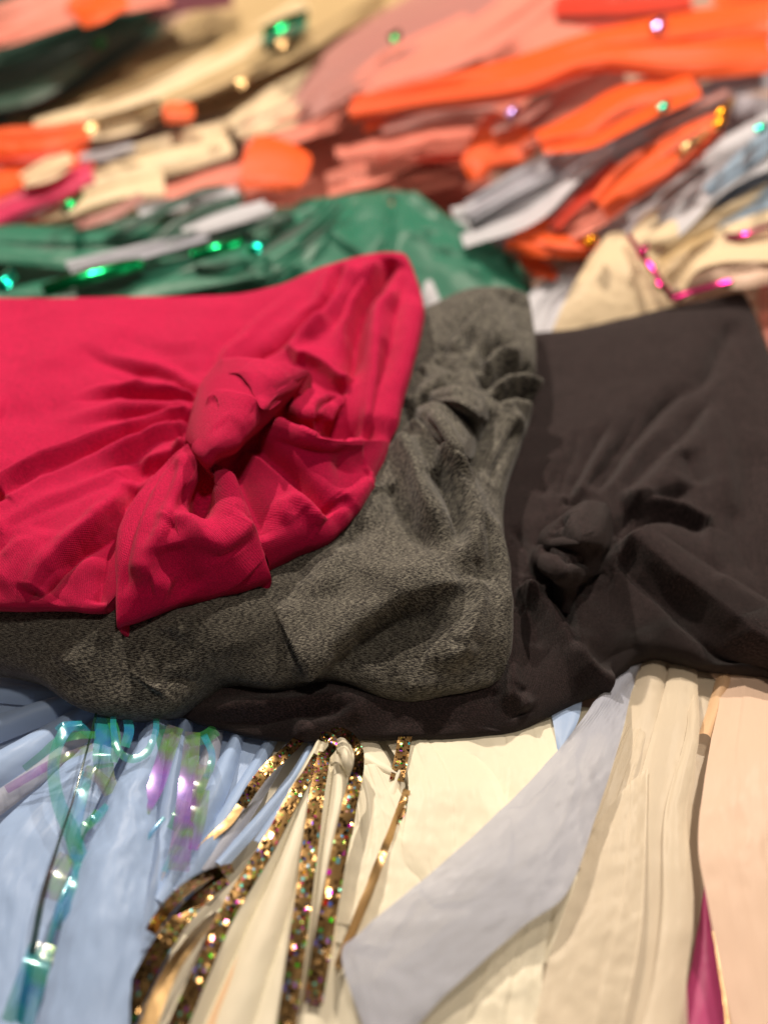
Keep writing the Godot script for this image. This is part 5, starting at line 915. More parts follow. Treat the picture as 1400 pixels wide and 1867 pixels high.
	part(straw, "strip", strip([[28.3,36.0,-764.0,41.8,39.5,-636.7], [-72.8,38.5,-616.9,-56.9,37.1,-542.9], [-142.7,30.7,-542.2,-123.5,32.9,-475.6], [-197.5,24.5,-450.3,-186.4,23.2,-415.2], [-257.1,18.4,-435.7,-251.9,17.2,-415.9], [-290.8,12.1,-428.7,-289.1,11.6,-423.2]], 7, 0.45, 131, 8, 40), straw_paper)
	part(straw, "strip", strip([[22.1,35.4,-808.7,31.0,39.0,-711.4], [-87.8,35.3,-690.0,-69.2,39.1,-594.5], [-152.9,30.3,-579.2,-136.7,32.0,-523.8], [-214.8,22.0,-504.0,-199.3,24.4,-457.4], [-261.8,15.6,-448.7,-253.6,18.8,-423.9], [-295.3,8.1,-442.5,-288.6,14.3,-422.1]], 7, 0.45, 132, 8, 40), straw_paper)
	part(straw, "strip", strip([[13.2,39.9,-881.9,24.4,37.5,-785.4], [-100.5,40.4,-753.8,-78.4,37.0,-656.6], [-166.1,34.5,-629.7,-146.1,30.9,-574.3], [-221.9,26.3,-529.5,-205.8,23.1,-492.1], [-261.8,20.2,-455.4,-257.2,17.2,-446.0], [-292.0,12.7,-440.4,-289.1,12.6,-432.9]], 7, 0.45, 133, 8, 40), straw_paper)
	part(straw, "strip", strip([[-44.7,64.9,-539.4,-39.1,61.0,-518.8], [-105.6,62.2,-472.0,-97.8,59.6,-447.9], [-149.7,53.4,-417.2,-141.9,52.4,-396.2], [-180.1,44.9,-390.4,-176.5,44.9,-380.2]], 1.8, 0.45, 134, 8, 40), straw_paper)
	part(straw, "strip", strip([[-50.2,62.5,-564.2,-44.6,61.0,-534.2], [-115.1,60.1,-502.7,-106.9,59.5,-472.8], [-160.6,51.5,-441.8,-151.4,52.1,-417.1], [-186.3,44.2,-399.7,-182.5,43.4,-391.9]], 1.8, 0.45, 135, 8, 40), straw_paper)
	part(straw, "strip", strip([[-54.7,57.7,-590.9,-47.3,64.3,-536.3], [-117.7,57.6,-510.7,-110.3,60.4,-479.5], [-163.9,48.8,-451.0,-155.5,53.2,-422.7], [-193.2,40.6,-417.2,-185.8,45.4,-394.2]], 1.8, 0.45, 136, 8, 40), straw_paper)
	part(straw, "strip", strip([[-153.6,43.0,-419.4,-149.6,39.4,-407.9], [-201.2,37.3,-395.7,-193.6,37.1,-366.7], [-263.1,28.9,-391.2,-261.7,25.5,-384.8]], 1.8, 0.45, 137, 8, 40), pale_cream_paper)
	part(straw, "strip", strip([[-159.8,43.3,-434.1,-155.3,40.9,-421.4], [-204.3,39.2,-399.5,-197.7,37.0,-376.8], [-267.1,27.3,-398.8,-262.4,28.8,-382.3]], 1.8, 0.45, 138, 8, 40), pale_cream_paper)
	part(straw, "strip", strip([[-160.0,45.0,-455.5,-153.4,48.9,-428.0], [-206.3,40.9,-425.9,-196.5,45.1,-390.4], [-264.2,30.9,-407.2,-256.5,35.0,-382.9]], 1.8, 0.45, 139, 8, 40), pale_cream_paper)
	part(straw, "strip", strip([[-20.7,51.4,-442.9,-15.2,43.6,-435.8], [-68.4,46.1,-396.4,-62.1,40.8,-378.6], [-108.0,39.8,-369.2,-105.2,35.2,-362.3]], 1.35, 0.45, 140, 8, 40), pale_cream_paper)
	part(straw, "strip", strip([[-24.3,48.6,-464.4,-19.7,46.0,-446.7], [-74.8,45.7,-418.3,-68.3,40.9,-399.7], [-113.3,38.0,-385.2,-108.7,36.6,-371.2]], 1.35, 0.45, 141, 8, 40), pale_cream_paper)
	part(straw, "strip", strip([[-32.5,51.4,-487.6,-27.0,49.9,-465.2], [-81.8,48.5,-431.9,-75.3,44.7,-416.1], [-116.0,41.3,-383.4,-111.9,39.9,-374.2]], 1.35, 0.45, 142, 8, 40), pale_cream_paper)
	part(straw, "strip", strip([[-110.5,39.2,-354.7,-105.9,38.1,-335.0], [-142.9,43.8,-325.4,-138.0,37.4,-309.9], [-175.7,37.5,-313.2,-172.2,31.7,-303.8]], 1.8, 0.45, 143, 8, 40), pale_cream_paper)
	part(straw, "strip", strip([[-116.1,33.6,-379.2,-109.1,39.8,-340.8], [-148.9,37.4,-349.0,-142.5,40.0,-321.4], [-183.3,31.7,-340.5,-176.0,33.8,-313.7]], 1.8, 0.45, 144, 8, 40), pale_cream_paper)
	part(straw, "strip", strip([[-116.2,40.1,-388.5,-112.7,32.3,-377.2], [-150.1,40.2,-365.9,-145.6,36.3,-349.5], [-182.9,35.7,-351.1,-181.4,28.7,-348.5]], 1.8, 0.45, 145, 8, 40), pale_cream_paper)
	part(straw, "strip", strip([[-152.0,35.8,-305.4,-146.5,36.8,-277.4], [-183.9,37.0,-292.0,-176.5,39.6,-265.5], [-213.7,31.4,-272.8,-207.3,33.2,-255.3]], 1.8, 0.45, 146, 8, 40), pale_cream_paper)
	part(straw, "strip", strip([[-155.5,39.7,-315.8,-150.9,33.9,-301.2], [-183.9,42.8,-288.7,-180.8,34.8,-281.8], [-216.3,35.4,-278.5,-213.0,30.2,-270.9]], 1.8, 0.45, 147, 8, 40), pale_cream_paper)
	part(straw, "strip", strip([[-163.2,28.7,-358.3,-153.5,36.4,-313.7], [-194.1,32.6,-329.4,-186.1,36.6,-302.4], [-226.5,24.7,-311.1,-215.2,32.5,-279.3]], 1.8, 0.45, 148, 8, 40), pale_cream_paper)
	part(straw, "strip", strip([[-167.1,28.2,-279.2,-165.2,26.2,-269.5], [-199.6,27.7,-271.9,-196.9,26.7,-260.9], [-228.4,25.3,-265.8,-227.3,21.1,-261.4]], 1.35, 0.45, 149, 8, 40), pale_cream_paper)
	part(straw, "strip", strip([[-168.8,30.1,-283.4,-165.7,30.3,-268.0], [-201.2,29.8,-275.2,-198.2,30.6,-263.4], [-231.6,24.6,-273.4,-226.0,27.8,-255.4]], 1.35, 0.45, 150, 8, 40), pale_cream_paper)
	part(straw, "strip", strip([[-167.1,27.9,-285.1,-167.4,32.3,-286.9], [-199.3,26.6,-276.1,-199.0,33.6,-275.9], [-228.5,24.8,-271.1,-229.8,27.3,-275.9]], 1.35, 0.45, 151, 8, 40), pale_cream_paper)
	part(straw, "strip", strip([[3.0,63.8,-602.7,7.0,59.2,-599.1], [-58.4,62.5,-495.2,-52.2,60.5,-475.8], [-109.6,58.0,-431.0,-104.7,57.0,-414.5], [-158.8,52.7,-387.0,-155.2,50.3,-377.8]], 2, 0.45, 152, 8, 40), straw_paper)
	part(straw, "strip", strip([[-3.7,62.9,-617.4,1.1,66.0,-585.7], [-64.9,64.0,-501.7,-60.2,64.8,-483.1], [-114.1,59.0,-432.5,-108.2,61.9,-408.6], [-162.4,54.3,-386.3,-158.0,54.5,-372.1]], 2, 0.45, 153, 8, 40), straw_paper)
	part(straw, "strip", strip([[-7.8,61.5,-634.0,-2.2,65.2,-597.2], [-69.3,62.4,-517.8,-62.4,64.4,-487.8], [-121.1,56.1,-456.9,-112.8,62.7,-419.7], [-168.1,50.3,-403.9,-160.2,56.5,-374.6]], 2, 0.45, 154, 8, 40), straw_paper)
	part(straw, "strip", strip([[-65.1,62.9,-560.4,-60.2,62.5,-543.5], [-117.0,59.1,-476.4,-108.9,62.3,-444.8], [-169.0,54.3,-415.4,-162.6,55.1,-394.0], [-214.6,45.6,-389.9,-209.7,47.9,-373.9]], 1.5, 0.45, 155, 8, 40), pale_cream_paper)
	part(straw, "strip", strip([[-70.9,62.8,-573.9,-66.7,56.7,-572.1], [-122.7,59.5,-487.1,-116.5,55.9,-472.9], [-173.2,54.8,-421.5,-171.0,48.6,-420.6], [-218.0,46.2,-393.9,-217.2,41.3,-394.5]], 1.5, 0.45, 156, 8, 40), pale_cream_paper)
	part(straw, "strip", strip([[-92.0,70.8,-460.3,-95.3,66.4,-484.7], [-75.3,73.5,-465.3,-78.9,67.7,-492.2], [-59.5,72.6,-489.8,-62.8,68.5,-512.8]], 1, 0.45, 157, 8, 40), green_paper)
	part(straw, "strip", strip([[-92.4,70.4,-453.9,-95.1,67.0,-473.5], [-75.2,72.9,-457.7,-78.5,68.5,-480.8], [-59.1,74.5,-477.1,-62.9,66.9,-508.5]], 1, 0.45, 158, 8, 40), green_paper)
	part(bgpink, "strip", strip([[133.9,88.2,-507.5,138.7,83.2,-498.7], [76.2,84.2,-431.7,80.0,83.2,-409.0], [25.6,81.7,-379.5,29.0,77.7,-367.3], [-13.6,76.2,-352.2,-11.5,71.2,-350.3]], 2, 0.45, 159, 8, 40), pink_paper)
	part(bgpink, "strip", strip([[126.7,86.8,-537.7,132.7,81.8,-525.8], [70.0,85.2,-442.5,75.5,79.5,-432.9], [20.9,78.8,-395.3,24.8,77.8,-374.6], [-17.8,73.5,-363.2,-15.6,71.1,-355.7]], 2, 0.45, 160, 8, 40), pink_paper)
	part(bgpink, "strip", strip([[123.8,84.0,-569.3,129.2,82.6,-541.1], [66.5,81.1,-475.2,71.6,81.6,-444.5], [17.4,75.9,-418.8,21.7,78.7,-386.1], [-21.3,71.9,-380.2,-18.8,70.7,-369.3]], 2, 0.45, 161, 8, 40), pink_paper)
	part(bgpink, "strip", strip([[23.6,72.3,-435.6,25.5,75.9,-416.0], [-9.9,69.4,-395.6,-7.0,74.7,-370.3], [-40.9,63.2,-371.0,-37.3,69.0,-345.7]], 1, 0.45, 162, 8, 40), mauve_paper)
	part(bgpink, "strip", strip([[23.5,72.3,-452.8,25.8,77.3,-428.2], [-9.2,70.2,-405.6,-5.9,75.3,-379.5], [-40.1,64.2,-379.9,-36.7,69.3,-356.0]], 1, 0.45, 163, 8, 40), mauve_paper)
	part(bgpink, "strip", strip([[37.8,44.8,-338.1,39.8,47.2,-320.8], [-1.9,41.7,-307.2,1.5,46.4,-279.5], [-38.7,35.1,-288.6,-36.1,40.9,-267.2]], 1.5, 0.45, 164, 8, 40), pink_paper)
	part(bgpink, "strip", strip([[35.2,49.3,-347.6,38.9,48.5,-333.2], [-1.6,47.1,-302.5,1.2,46.7,-289.7], [-38.8,42.8,-286.9,-36.9,39.0,-281.3]], 1.5, 0.45, 165, 8, 40), pink_paper)
	part(bgpink, "strip", strip([[34.2,42.7,-374.1,37.1,49.4,-343.3], [-3.9,40.9,-329.4,-0.1,47.0,-298.7], [-40.8,36.8,-307.6,-38.1,39.3,-289.7]], 1.5, 0.45, 166, 8, 40), pink_paper)
	part(bgpink, "strip", strip([[-14.5,53.3,-351.3,-12.7,46.9,-357.4], [1.0,55.2,-367.6,2.7,49.0,-372.1], [29.4,59.7,-377.2,30.8,52.5,-386.6]], 1, 0.45, 167, 8, 40), orange_paper)
	part(bgpink, "strip", strip([[-14.3,50.0,-352.8,-12.7,48.9,-347.1], [1.5,53.9,-360.8,3.0,49.0,-362.9], [29.0,58.5,-373.9,30.6,52.5,-378.9]], 1, 0.45, 168, 8, 40), orange_paper)
	var orange := thing("paper_tassel", "bright orange paper tassel across the upper right", "paper tassel", "tissue paper tassels spread over the table")
	part(orange, "strip", strip([[272.4,91.7,-389.5,265.2,89.8,-350.6], [202.4,99.5,-350.7,199.8,93.8,-329.2], [142.2,98.9,-350.9,142.6,94.4,-339.2], [88.9,93.1,-319.2,90.6,88.3,-311.1], [36.8,86.3,-312.4,37.6,83.1,-305.4], [-22.1,78.6,-307.6,-21.8,74.7,-309.0]], 5, 0.45, 169, 8, 40), orange_paper)
	part(orange, "strip", strip([[278.0,89.2,-414.9,263.6,94.8,-357.2], [206.9,97.1,-384.6,200.7,98.9,-349.0], [143.1,97.0,-373.4,140.4,99.1,-339.0], [87.8,91.4,-344.6,88.1,92.6,-319.3], [35.3,85.0,-327.6,35.7,87.1,-309.7], [-23.7,76.0,-318.3,-22.8,80.1,-302.8]], 5, 0.45, 170, 8, 40), orange_paper)
	part(orange, "strip", strip([[281.0,92.2,-429.3,278.5,86.2,-410.3], [212.2,97.2,-413.8,208.0,93.2,-377.8], [144.4,97.7,-379.1,145.5,92.7,-368.9], [88.9,91.5,-353.8,90.7,86.9,-342.9], [35.9,85.1,-338.8,37.2,81.3,-331.4], [-23.1,78.6,-321.5,-22.7,71.8,-328.8]], 5, 0.45, 171, 8, 40), orange_paper)
	part(orange, "strip", strip([[296.9,89.7,-494.4,282.5,95.3,-426.8], [219.5,96.2,-447.3,210.6,100.8,-387.2], [148.9,95.9,-406.3,145.7,101.1,-367.7], [91.6,89.3,-375.8,90.6,95.7,-337.4], [37.8,86.1,-346.3,38.4,87.0,-332.3], [-21.4,77.3,-330.7,-20.4,79.7,-318.1]], 5, 0.45, 172, 8, 40), orange_paper)
	part(orange, "strip", strip([[228.9,99.7,-452.2,227.0,97.5,-432.7], [178.2,99.9,-436.3,174.8,97.2,-406.9], [128.3,94.3,-454.1,125.1,94.9,-429.6]], 1.8, 0.45, 173, 8, 40), red_paper)
	part(orange, "strip", strip([[231.2,101.2,-472.9,224.6,103.9,-435.9], [180.6,100.4,-466.6,174.0,104.8,-420.6], [126.9,96.8,-461.0,123.8,100.4,-430.0]], 1.8, 0.45, 174, 8, 40), red_paper)
	part(orange, "strip", strip([[239.2,99.8,-507.0,231.4,102.2,-466.4], [187.2,99.0,-505.1,181.4,103.0,-461.5], [130.0,95.7,-480.6,128.1,98.3,-452.1]], 1.8, 0.45, 175, 8, 40), red_paper)
	part(orange, "strip", strip([[211.2,88.2,-338.6,208.1,92.8,-303.2], [162.5,85.2,-296.6,160.4,91.8,-262.4], [131.2,80.2,-272.9,129.8,84.8,-244.6], [102.5,74.5,-272.2,100.8,78.6,-250.3]], 2.25, 0.45, 176, 8, 40), orange_paper)
	part(orange, "strip", strip([[205.9,95.0,-334.5,205.9,90.8,-310.7], [156.0,92.1,-305.6,157.7,89.8,-288.5], [124.7,86.7,-275.9,127.9,83.2,-260.9], [97.8,80.9,-267.1,99.3,77.0,-260.7]], 2.25, 0.45, 177, 8, 40), orange_paper)
	part(orange, "strip", strip([[211.1,87.0,-375.6,206.1,92.4,-332.5], [158.6,84.8,-338.3,156.6,90.6,-302.8], [126.5,78.4,-311.2,126.1,85.0,-277.1], [99.2,72.5,-295.0,99.0,78.9,-265.5]], 2.25, 0.45, 178, 8, 40), orange_paper)
	part(orange, "strip", strip([[68.3,64.0,-336.6,83.7,64.0,-339.3], [60.1,64.0,-310.5,104.7,66.0,-302.0], [51.5,60.0,-281.9,93.7,62.0,-277.7], [53.8,56.0,-268.0,71.7,58.0,-268.6], [58.4,54.0,-258.1,61.4,54.0,-259.6]], 4, 0.45, 179, 12, 60), orange_paper)
	part(orange, "strip", strip([[213.5,85.2,-275.5,217.3,82.7,-267.9], [182.2,80.2,-240.0,187.0,75.8,-233.4], [153.0,72.1,-217.1,157.1,67.9,-212.0], [132.6,63.9,-202.5,136.1,60.1,-199.4]], 1.8, 0.45, 180, 8, 40), orange_paper)
	part(orange, "strip", strip([[211.3,89.7,-272.8,214.5,87.3,-267.1], [181.1,82.4,-243.6,183.0,82.6,-228.4], [149.7,76.0,-222.9,153.8,73.0,-210.3], [129.5,68.4,-201.7,132.8,64.6,-200.6]], 1.8, 0.45, 181, 8, 40), orange_paper)
	part(orange, "strip", strip([[215.6,88.7,-287.3,215.6,89.1,-275.0], [182.2,82.7,-264.1,183.7,83.1,-250.7], [151.0,76.5,-228.7,156.0,73.3,-221.0], [131.9,67.1,-210.4,134.6,66.7,-202.0]], 1.8, 0.45, 182, 8, 40), orange_paper)
	part(orange, "strip", strip([[213.0,87.4,-290.6,216.4,82.3,-289.3], [179.9,80.7,-271.3,182.8,77.1,-265.4], [146.9,73.5,-244.6,152.2,68.4,-241.8], [127.8,64.0,-219.4,132.2,61.8,-215.3]], 1.8, 0.45, 183, 8, 40), orange_paper)
	part(orange, "strip", strip([[151.8,63.1,-268.9,152.1,68.7,-246.5], [119.5,56.0,-229.7,120.8,59.9,-214.3], [104.9,49.6,-212.0,106.1,54.2,-197.6]], 0.9, 0.45, 184, 8, 40), red_paper)
	part(orange, "strip", strip([[146.9,67.1,-266.7,152.0,63.0,-262.4], [116.2,58.6,-227.6,119.8,55.5,-225.7], [101.7,51.6,-211.3,104.9,50.6,-206.2]], 0.9, 0.45, 185, 8, 40), red_paper)
	part(orange, "strip", strip([[79.3,43.8,-215.5,81.6,40.4,-239.6], [102.5,45.6,-210.2,106.9,42.6,-235.6], [128.7,42.6,-202.4,134.7,37.7,-227.1]], 2.7, 0.45, 186, 8, 40), orange_paper)
	part(orange, "strip", strip([[80.2,45.7,-203.4,83.0,45.4,-218.1], [101.8,49.0,-186.2,105.4,46.0,-207.2], [130.0,44.3,-190.1,133.2,42.8,-208.2]], 2.7, 0.45, 187, 8, 40), orange_paper)
	part(orange, "strip", strip([[75.1,39.5,-196.8,75.5,47.3,-198.8], [96.6,43.6,-182.6,98.7,47.2,-197.0], [124.8,38.9,-189.6,125.4,43.9,-193.8]], 2.7, 0.45, 188, 8, 40), orange_paper)
	part(orange, "strip", strip([[83.4,33.5,-198.0,89.9,29.5,-218.7], [93.5,31.6,-189.4,98.0,31.4,-202.5], [103.1,31.8,-183.8,107.1,27.2,-200.9]], 1.125, 0.45, 189, 8, 40), orange_paper)
	part(orange, "strip", strip([[84.7,30.4,-194.0,89.0,29.4,-206.4], [94.7,31.5,-180.2,98.5,28.3,-195.9], [106.0,29.1,-180.1,108.9,26.7,-194.5]], 1.125, 0.45, 190, 8, 40), orange_paper)
	part(orange, "strip", strip([[295.8,91.6,-488.8,298.9,85.2,-481.9], [243.7,94.3,-439.1,248.0,86.4,-436.1]], 1.35, 0.45, 191, 8, 40), orange_paper)
	part(orange, "strip", strip([[300.4,95.6,-507.6,301.8,88.0,-493.2], [250.0,96.5,-473.6,250.3,91.1,-454.7]], 1.35, 0.45, 192, 8, 40), orange_paper)
	part(orange, "strip", strip([[307.1,89.3,-543.8,297.0,94.7,-494.7], [254.2,91.7,-507.0,247.0,96.3,-463.5]], 1.35, 0.45, 193, 8, 40), orange_paper)
	var orangeleft := thing("paper_tassel", "orange paper tassel with hot pink strips, at the left edge behind", "paper tassel", "tissue paper tassels spread over the table")
	part(orangeleft, "strip", strip([[-212.0,42.6,-353.2,-209.2,38.6,-348.3], [-236.2,41.4,-334.9,-229.0,39.8,-313.0], [-280.6,34.7,-335.7,-271.9,34.5,-307.9]], 1.8, 0.45, 194, 8, 40), orange_paper)
	part(orangeleft, "strip", strip([[-212.3,45.8,-361.5,-207.9,44.0,-348.4], [-235.8,46.7,-342.1,-231.6,43.2,-327.9], [-279.6,42.5,-343.0,-276.7,35.3,-330.2]], 1.8, 0.45, 195, 8, 40), orange_paper)
	part(orangeleft, "strip", strip([[-218.2,46.2,-374.6,-215.5,43.3,-365.5], [-243.4,47.7,-361.9,-240.4,41.8,-349.5], [-289.4,40.8,-368.1,-285.5,36.6,-352.5]], 1.8, 0.45, 196, 8, 40), orange_paper)
	part(orangeleft, "strip", strip([[-203.6,37.1,-321.7,-200.7,35.7,-315.4], [-233.8,38.5,-284.9,-229.4,34.3,-276.6], [-263.9,33.5,-268.6,-257.8,31.3,-255.1]], 1.8, 0.45, 197, 8, 40), orange_paper)
	part(orangeleft, "strip", strip([[-206.6,38.2,-331.1,-202.0,37.8,-320.0], [-235.8,38.5,-292.6,-230.9,37.5,-280.4], [-270.2,33.7,-287.5,-261.0,34.3,-262.7]], 1.8, 0.45, 198, 8, 40), orange_paper)
	part(orangeleft, "strip", strip([[-212.7,36.4,-343.3,-207.1,40.3,-325.3], [-247.6,34.9,-318.8,-235.7,41.9,-285.1], [-279.0,31.6,-303.3,-266.1,37.3,-269.9]], 1.8, 0.45, 199, 8, 40), orange_paper)
	part(orangeleft, "strip", strip([[-212.3,35.8,-346.4,-206.1,41.3,-325.2], [-247.1,37.2,-321.3,-239.0,40.0,-295.9], [-285.4,31.5,-324.7,-272.8,37.8,-286.7]], 1.8, 0.45, 200, 8, 40), orange_paper)
	part(orangeleft, "strip", strip([[-224.7,45.0,-326.8,-222.7,43.4,-320.6], [-248.1,45.8,-312.7,-246.6,42.6,-307.4], [-274.5,43.0,-310.5,-275.7,37.4,-312.4]], 0.675, 0.3, 201, 8, 40), red_paper)
	part(orangeleft, "strip", strip([[-227.0,41.9,-340.9,-223.6,42.7,-328.9], [-252.5,40.5,-332.4,-246.6,44.1,-312.9], [-279.0,37.4,-328.6,-274.8,39.2,-315.7]], 0.675, 0.3, 202, 8, 40), red_paper)
	part(orangeleft, "strip", strip([[-214.4,48.0,-302.3,-210.4,47.9,-293.6], [-225.5,47.3,-289.7,-219.5,48.7,-274.1], [-241.3,43.5,-281.1,-238.0,44.5,-272.2]], 0.9, 0.45, 203, 8, 40), pale_cream_paper)
	part(orangeleft, "strip", strip([[-214.9,47.7,-314.1,-208.7,51.9,-294.7], [-227.6,48.3,-301.6,-220.3,51.4,-282.5], [-240.5,45.0,-284.3,-236.2,46.6,-274.6]], 0.9, 0.45, 204, 8, 40), pale_cream_paper)
	part(orangeleft, "strip", strip([[-215.1,52.3,-306.5,-213.5,48.9,-302.3], [-228.9,52.8,-296.6,-226.4,48.4,-292.7], [-243.7,47.6,-284.0,-241.4,45.6,-280.5]], 0.9, 0.45, 205, 8, 40), pale_cream_paper)
	part(orangeleft, "strip", strip([[-199.0,42.1,-295.8,-195.2,38.3,-290.1], [-222.4,42.3,-262.0,-220.3,34.1,-262.4], [-262.2,34.4,-238.6,-258.7,26.0,-234.4]], 1.8, 0.45, 206, 8, 40), hot_pink_paper)
	part(orangeleft, "strip", strip([[-205.2,36.9,-319.2,-196.6,43.3,-295.0], [-227.3,37.2,-281.6,-219.7,39.0,-262.9], [-271.1,27.3,-265.4,-258.7,32.9,-235.7]], 1.8, 0.45, 207, 8, 40), hot_pink_paper)
	part(orangeleft, "strip", strip([[-202.9,43.9,-311.6,-200.7,39.7,-308.8], [-230.0,40.8,-287.8,-225.6,38.8,-278.8], [-269.3,33.9,-260.3,-263.5,29.7,-250.2]], 1.8, 0.45, 208, 8, 40), hot_pink_paper)
	part(orangeleft, "strip", strip([[-214.9,19.7,-260.6,-213.9,25.1,-258.4], [-231.4,19.8,-255.6,-231.4,25.0,-255.1], [-254.6,19.6,-234.7,-259.1,21.2,-245.3]], 0.675, 0.3, 209, 8, 40), orange_paper)
	part(orangeleft, "strip", strip([[-216.2,25.2,-261.8,-216.9,21.2,-263.0], [-234.4,25.5,-260.1,-234.0,20.9,-258.5], [-263.7,21.2,-253.7,-258.6,21.2,-240.2]], 0.675, 0.3, 210, 8, 40), orange_paper)
	part(orangeleft, "strip", strip([[-220.2,21.7,-271.7,-218.4,22.2,-264.3], [-240.0,20.4,-273.9,-235.3,23.4,-257.8], [-270.4,18.7,-268.4,-263.7,21.1,-248.9]], 0.675, 0.3, 211, 8, 40), orange_paper)
	var leaf := thing("paper_strip", "curled orange paper square standing over the green paper", "paper strip")
	part(leaf, "strip", strip([[-87.6,54.0,-331.5,-58.1,54.0,-312.6], [-93.4,56.0,-302.5,-48.4,56.0,-290.2], [-95.1,52.0,-276.0,-53.1,52.0,-263.6], [-92.1,48.0,-263.8,-60.9,48.0,-259.2]], 1.5, 0.45, 212, 12, 60), orange_paper)
	var leafsmall := thing("paper_strip", "small orange paper square on the straw beige paper", "paper strip")
	part(leafsmall, "strip", strip([[-158.7,56.0,-379.8,-137.6,56.0,-376.0], [-156.9,56.0,-361.1,-134.9,56.0,-359.2], [-154.1,52.0,-353.7,-137.0,52.0,-353.7]], 1, 0.3, 213, 12, 60), orange_paper)
	var greyblue := thing("paper_tassel", "grey blue paper tassel at the upper right, in front of the orange", "paper tassel", "tissue paper tassels spread over the table")
	part(greyblue, "strip", strip([[147.6,4.0,-251.2,45.2,4.0,-273.3], [190.7,10.0,-293.0,62.8,10.0,-325.1], [287.8,20.0,-356.2,121.7,20.0,-374.0], [362.0,30.0,-428.1,219.3,30.0,-480.2]], 0, 1.5, 214, 30, 60), grey_paper)
	part(greyblue, "strip", strip([[293.7,76.5,-392.5,288.9,76.1,-362.0], [238.6,76.2,-359.9,234.5,80.4,-332.0], [184.6,74.1,-314.4,183.0,78.6,-287.5], [148.4,66.3,-284.5,148.1,70.2,-265.3]], 1.8, 0.45, 215, 8, 40), grey_paper)
	part(greyblue, "strip", strip([[295.8,80.0,-396.8,297.0,73.6,-382.8], [239.6,81.2,-359.0,241.0,76.5,-344.6], [184.6,79.9,-313.7,188.6,73.7,-312.6], [149.5,70.5,-281.9,152.4,67.1,-280.3]], 1.8, 0.45, 216, 8, 40), grey_paper)
	part(greyblue, "strip", strip([[299.9,71.5,-449.4,293.9,76.6,-409.9], [238.4,74.1,-384.3,235.6,78.0,-354.4], [183.3,71.7,-329.2,181.6,76.3,-305.2], [146.3,63.4,-302.3,144.9,68.6,-282.9]], 1.8, 0.45, 217, 8, 40), grey_paper)
	part(greyblue, "strip", strip([[300.8,74.1,-461.9,293.2,79.2,-418.0], [237.3,77.6,-403.3,235.7,79.8,-374.8], [181.0,74.6,-333.3,180.3,78.7,-311.0], [144.7,66.4,-299.6,143.9,71.0,-282.0]], 1.8, 0.45, 218, 8, 40), grey_paper)
	part(greyblue, "strip", strip([[146.6,66.3,-285.7,147.3,69.5,-268.8], [119.9,64.4,-255.1,122.5,67.5,-235.1], [90.1,50.3,-232.9,91.9,57.5,-199.3], [48.1,35.7,-230.3,50.2,40.1,-201.0]], 1.8, 0.45, 219, 8, 40), pale_grey_paper)
	part(greyblue, "strip", strip([[146.9,66.6,-300.2,147.9,67.6,-281.7], [118.1,62.8,-277.6,119.5,67.4,-254.2], [87.2,53.5,-245.3,91.1,52.6,-226.7], [46.9,35.6,-250.6,49.1,38.6,-223.3]], 1.8, 0.45, 220, 8, 40), pale_grey_paper)
	part(greyblue, "strip", strip([[143.1,72.7,-288.6,145.6,67.6,-285.3], [112.5,69.3,-273.8,115.9,67.1,-263.4], [83.5,57.8,-244.2,87.2,54.7,-233.3], [43.5,42.3,-248.3,46.1,38.2,-236.6]], 1.8, 0.45, 221, 8, 40), pale_grey_paper)
	part(greyblue, "strip", strip([[114.2,64.4,-263.6,114.4,67.4,-245.9], [85.4,58.6,-246.2,86.3,61.2,-231.8], [54.5,43.5,-237.1,55.9,48.3,-219.4]], 1.35, 0.45, 222, 8, 40), grey_paper)
	part(greyblue, "strip", strip([[112.3,63.5,-271.9,111.8,68.5,-252.5], [83.1,58.5,-251.6,84.1,61.5,-235.7], [51.7,42.3,-246.1,52.7,49.8,-222.5]], 1.35, 0.45, 223, 8, 40), grey_paper)
	part(greyblue, "strip", strip([[113.2,67.2,-274.6,115.6,62.8,-272.7], [83.3,60.5,-262.2,86.2,57.5,-254.4], [51.9,46.7,-247.3,54.3,43.4,-245.1]], 1.35, 0.45, 224, 8, 40), grey_paper)
	part(greyblue, "strip", strip([[270.6,67.0,-293.8,266.1,71.4,-260.7], [216.5,62.4,-256.5,214.9,68.0,-225.2], [173.3,53.9,-209.4,175.2,56.5,-182.9], [138.3,39.7,-197.8,138.2,42.8,-180.2]], 2.25, 0.45, 225, 8, 40), pale_grey_paper)
	part(greyblue, "strip", strip([[274.0,68.7,-303.0,269.6,72.5,-271.0], [217.5,66.6,-260.7,218.7,66.5,-239.5], [173.3,57.3,-220.8,176.2,55.9,-203.4], [138.8,41.2,-212.2,138.7,44.0,-196.1]], 2.25, 0.45, 226, 8, 40), pale_grey_paper)
	part(greyblue, "strip", strip([[267.9,72.1,-318.8,272.7,65.0,-313.0], [210.7,68.0,-276.1,217.2,61.1,-267.0], [167.1,58.1,-226.5,173.6,51.1,-219.2], [132.8,42.9,-216.5,136.0,38.3,-209.5]], 2.25, 0.45, 227, 8, 40), pale_grey_paper)
	part(greyblue, "strip", strip([[272.4,69.8,-340.0,272.7,68.0,-315.1], [214.0,65.9,-289.4,215.9,63.9,-275.4], [165.3,57.4,-253.4,170.9,52.4,-243.2], [132.8,42.9,-221.0,136.9,38.9,-218.9]], 2.25, 0.45, 228, 8, 40), pale_grey_paper)
	part(greyblue, "strip", strip([[261.1,55.9,-250.5,258.1,58.4,-228.8], [220.4,49.6,-233.0,218.5,52.6,-210.3], [182.3,40.4,-213.1,182.5,41.8,-197.3]], 1.8, 0.45, 229, 8, 40), dusk_blue_paper)
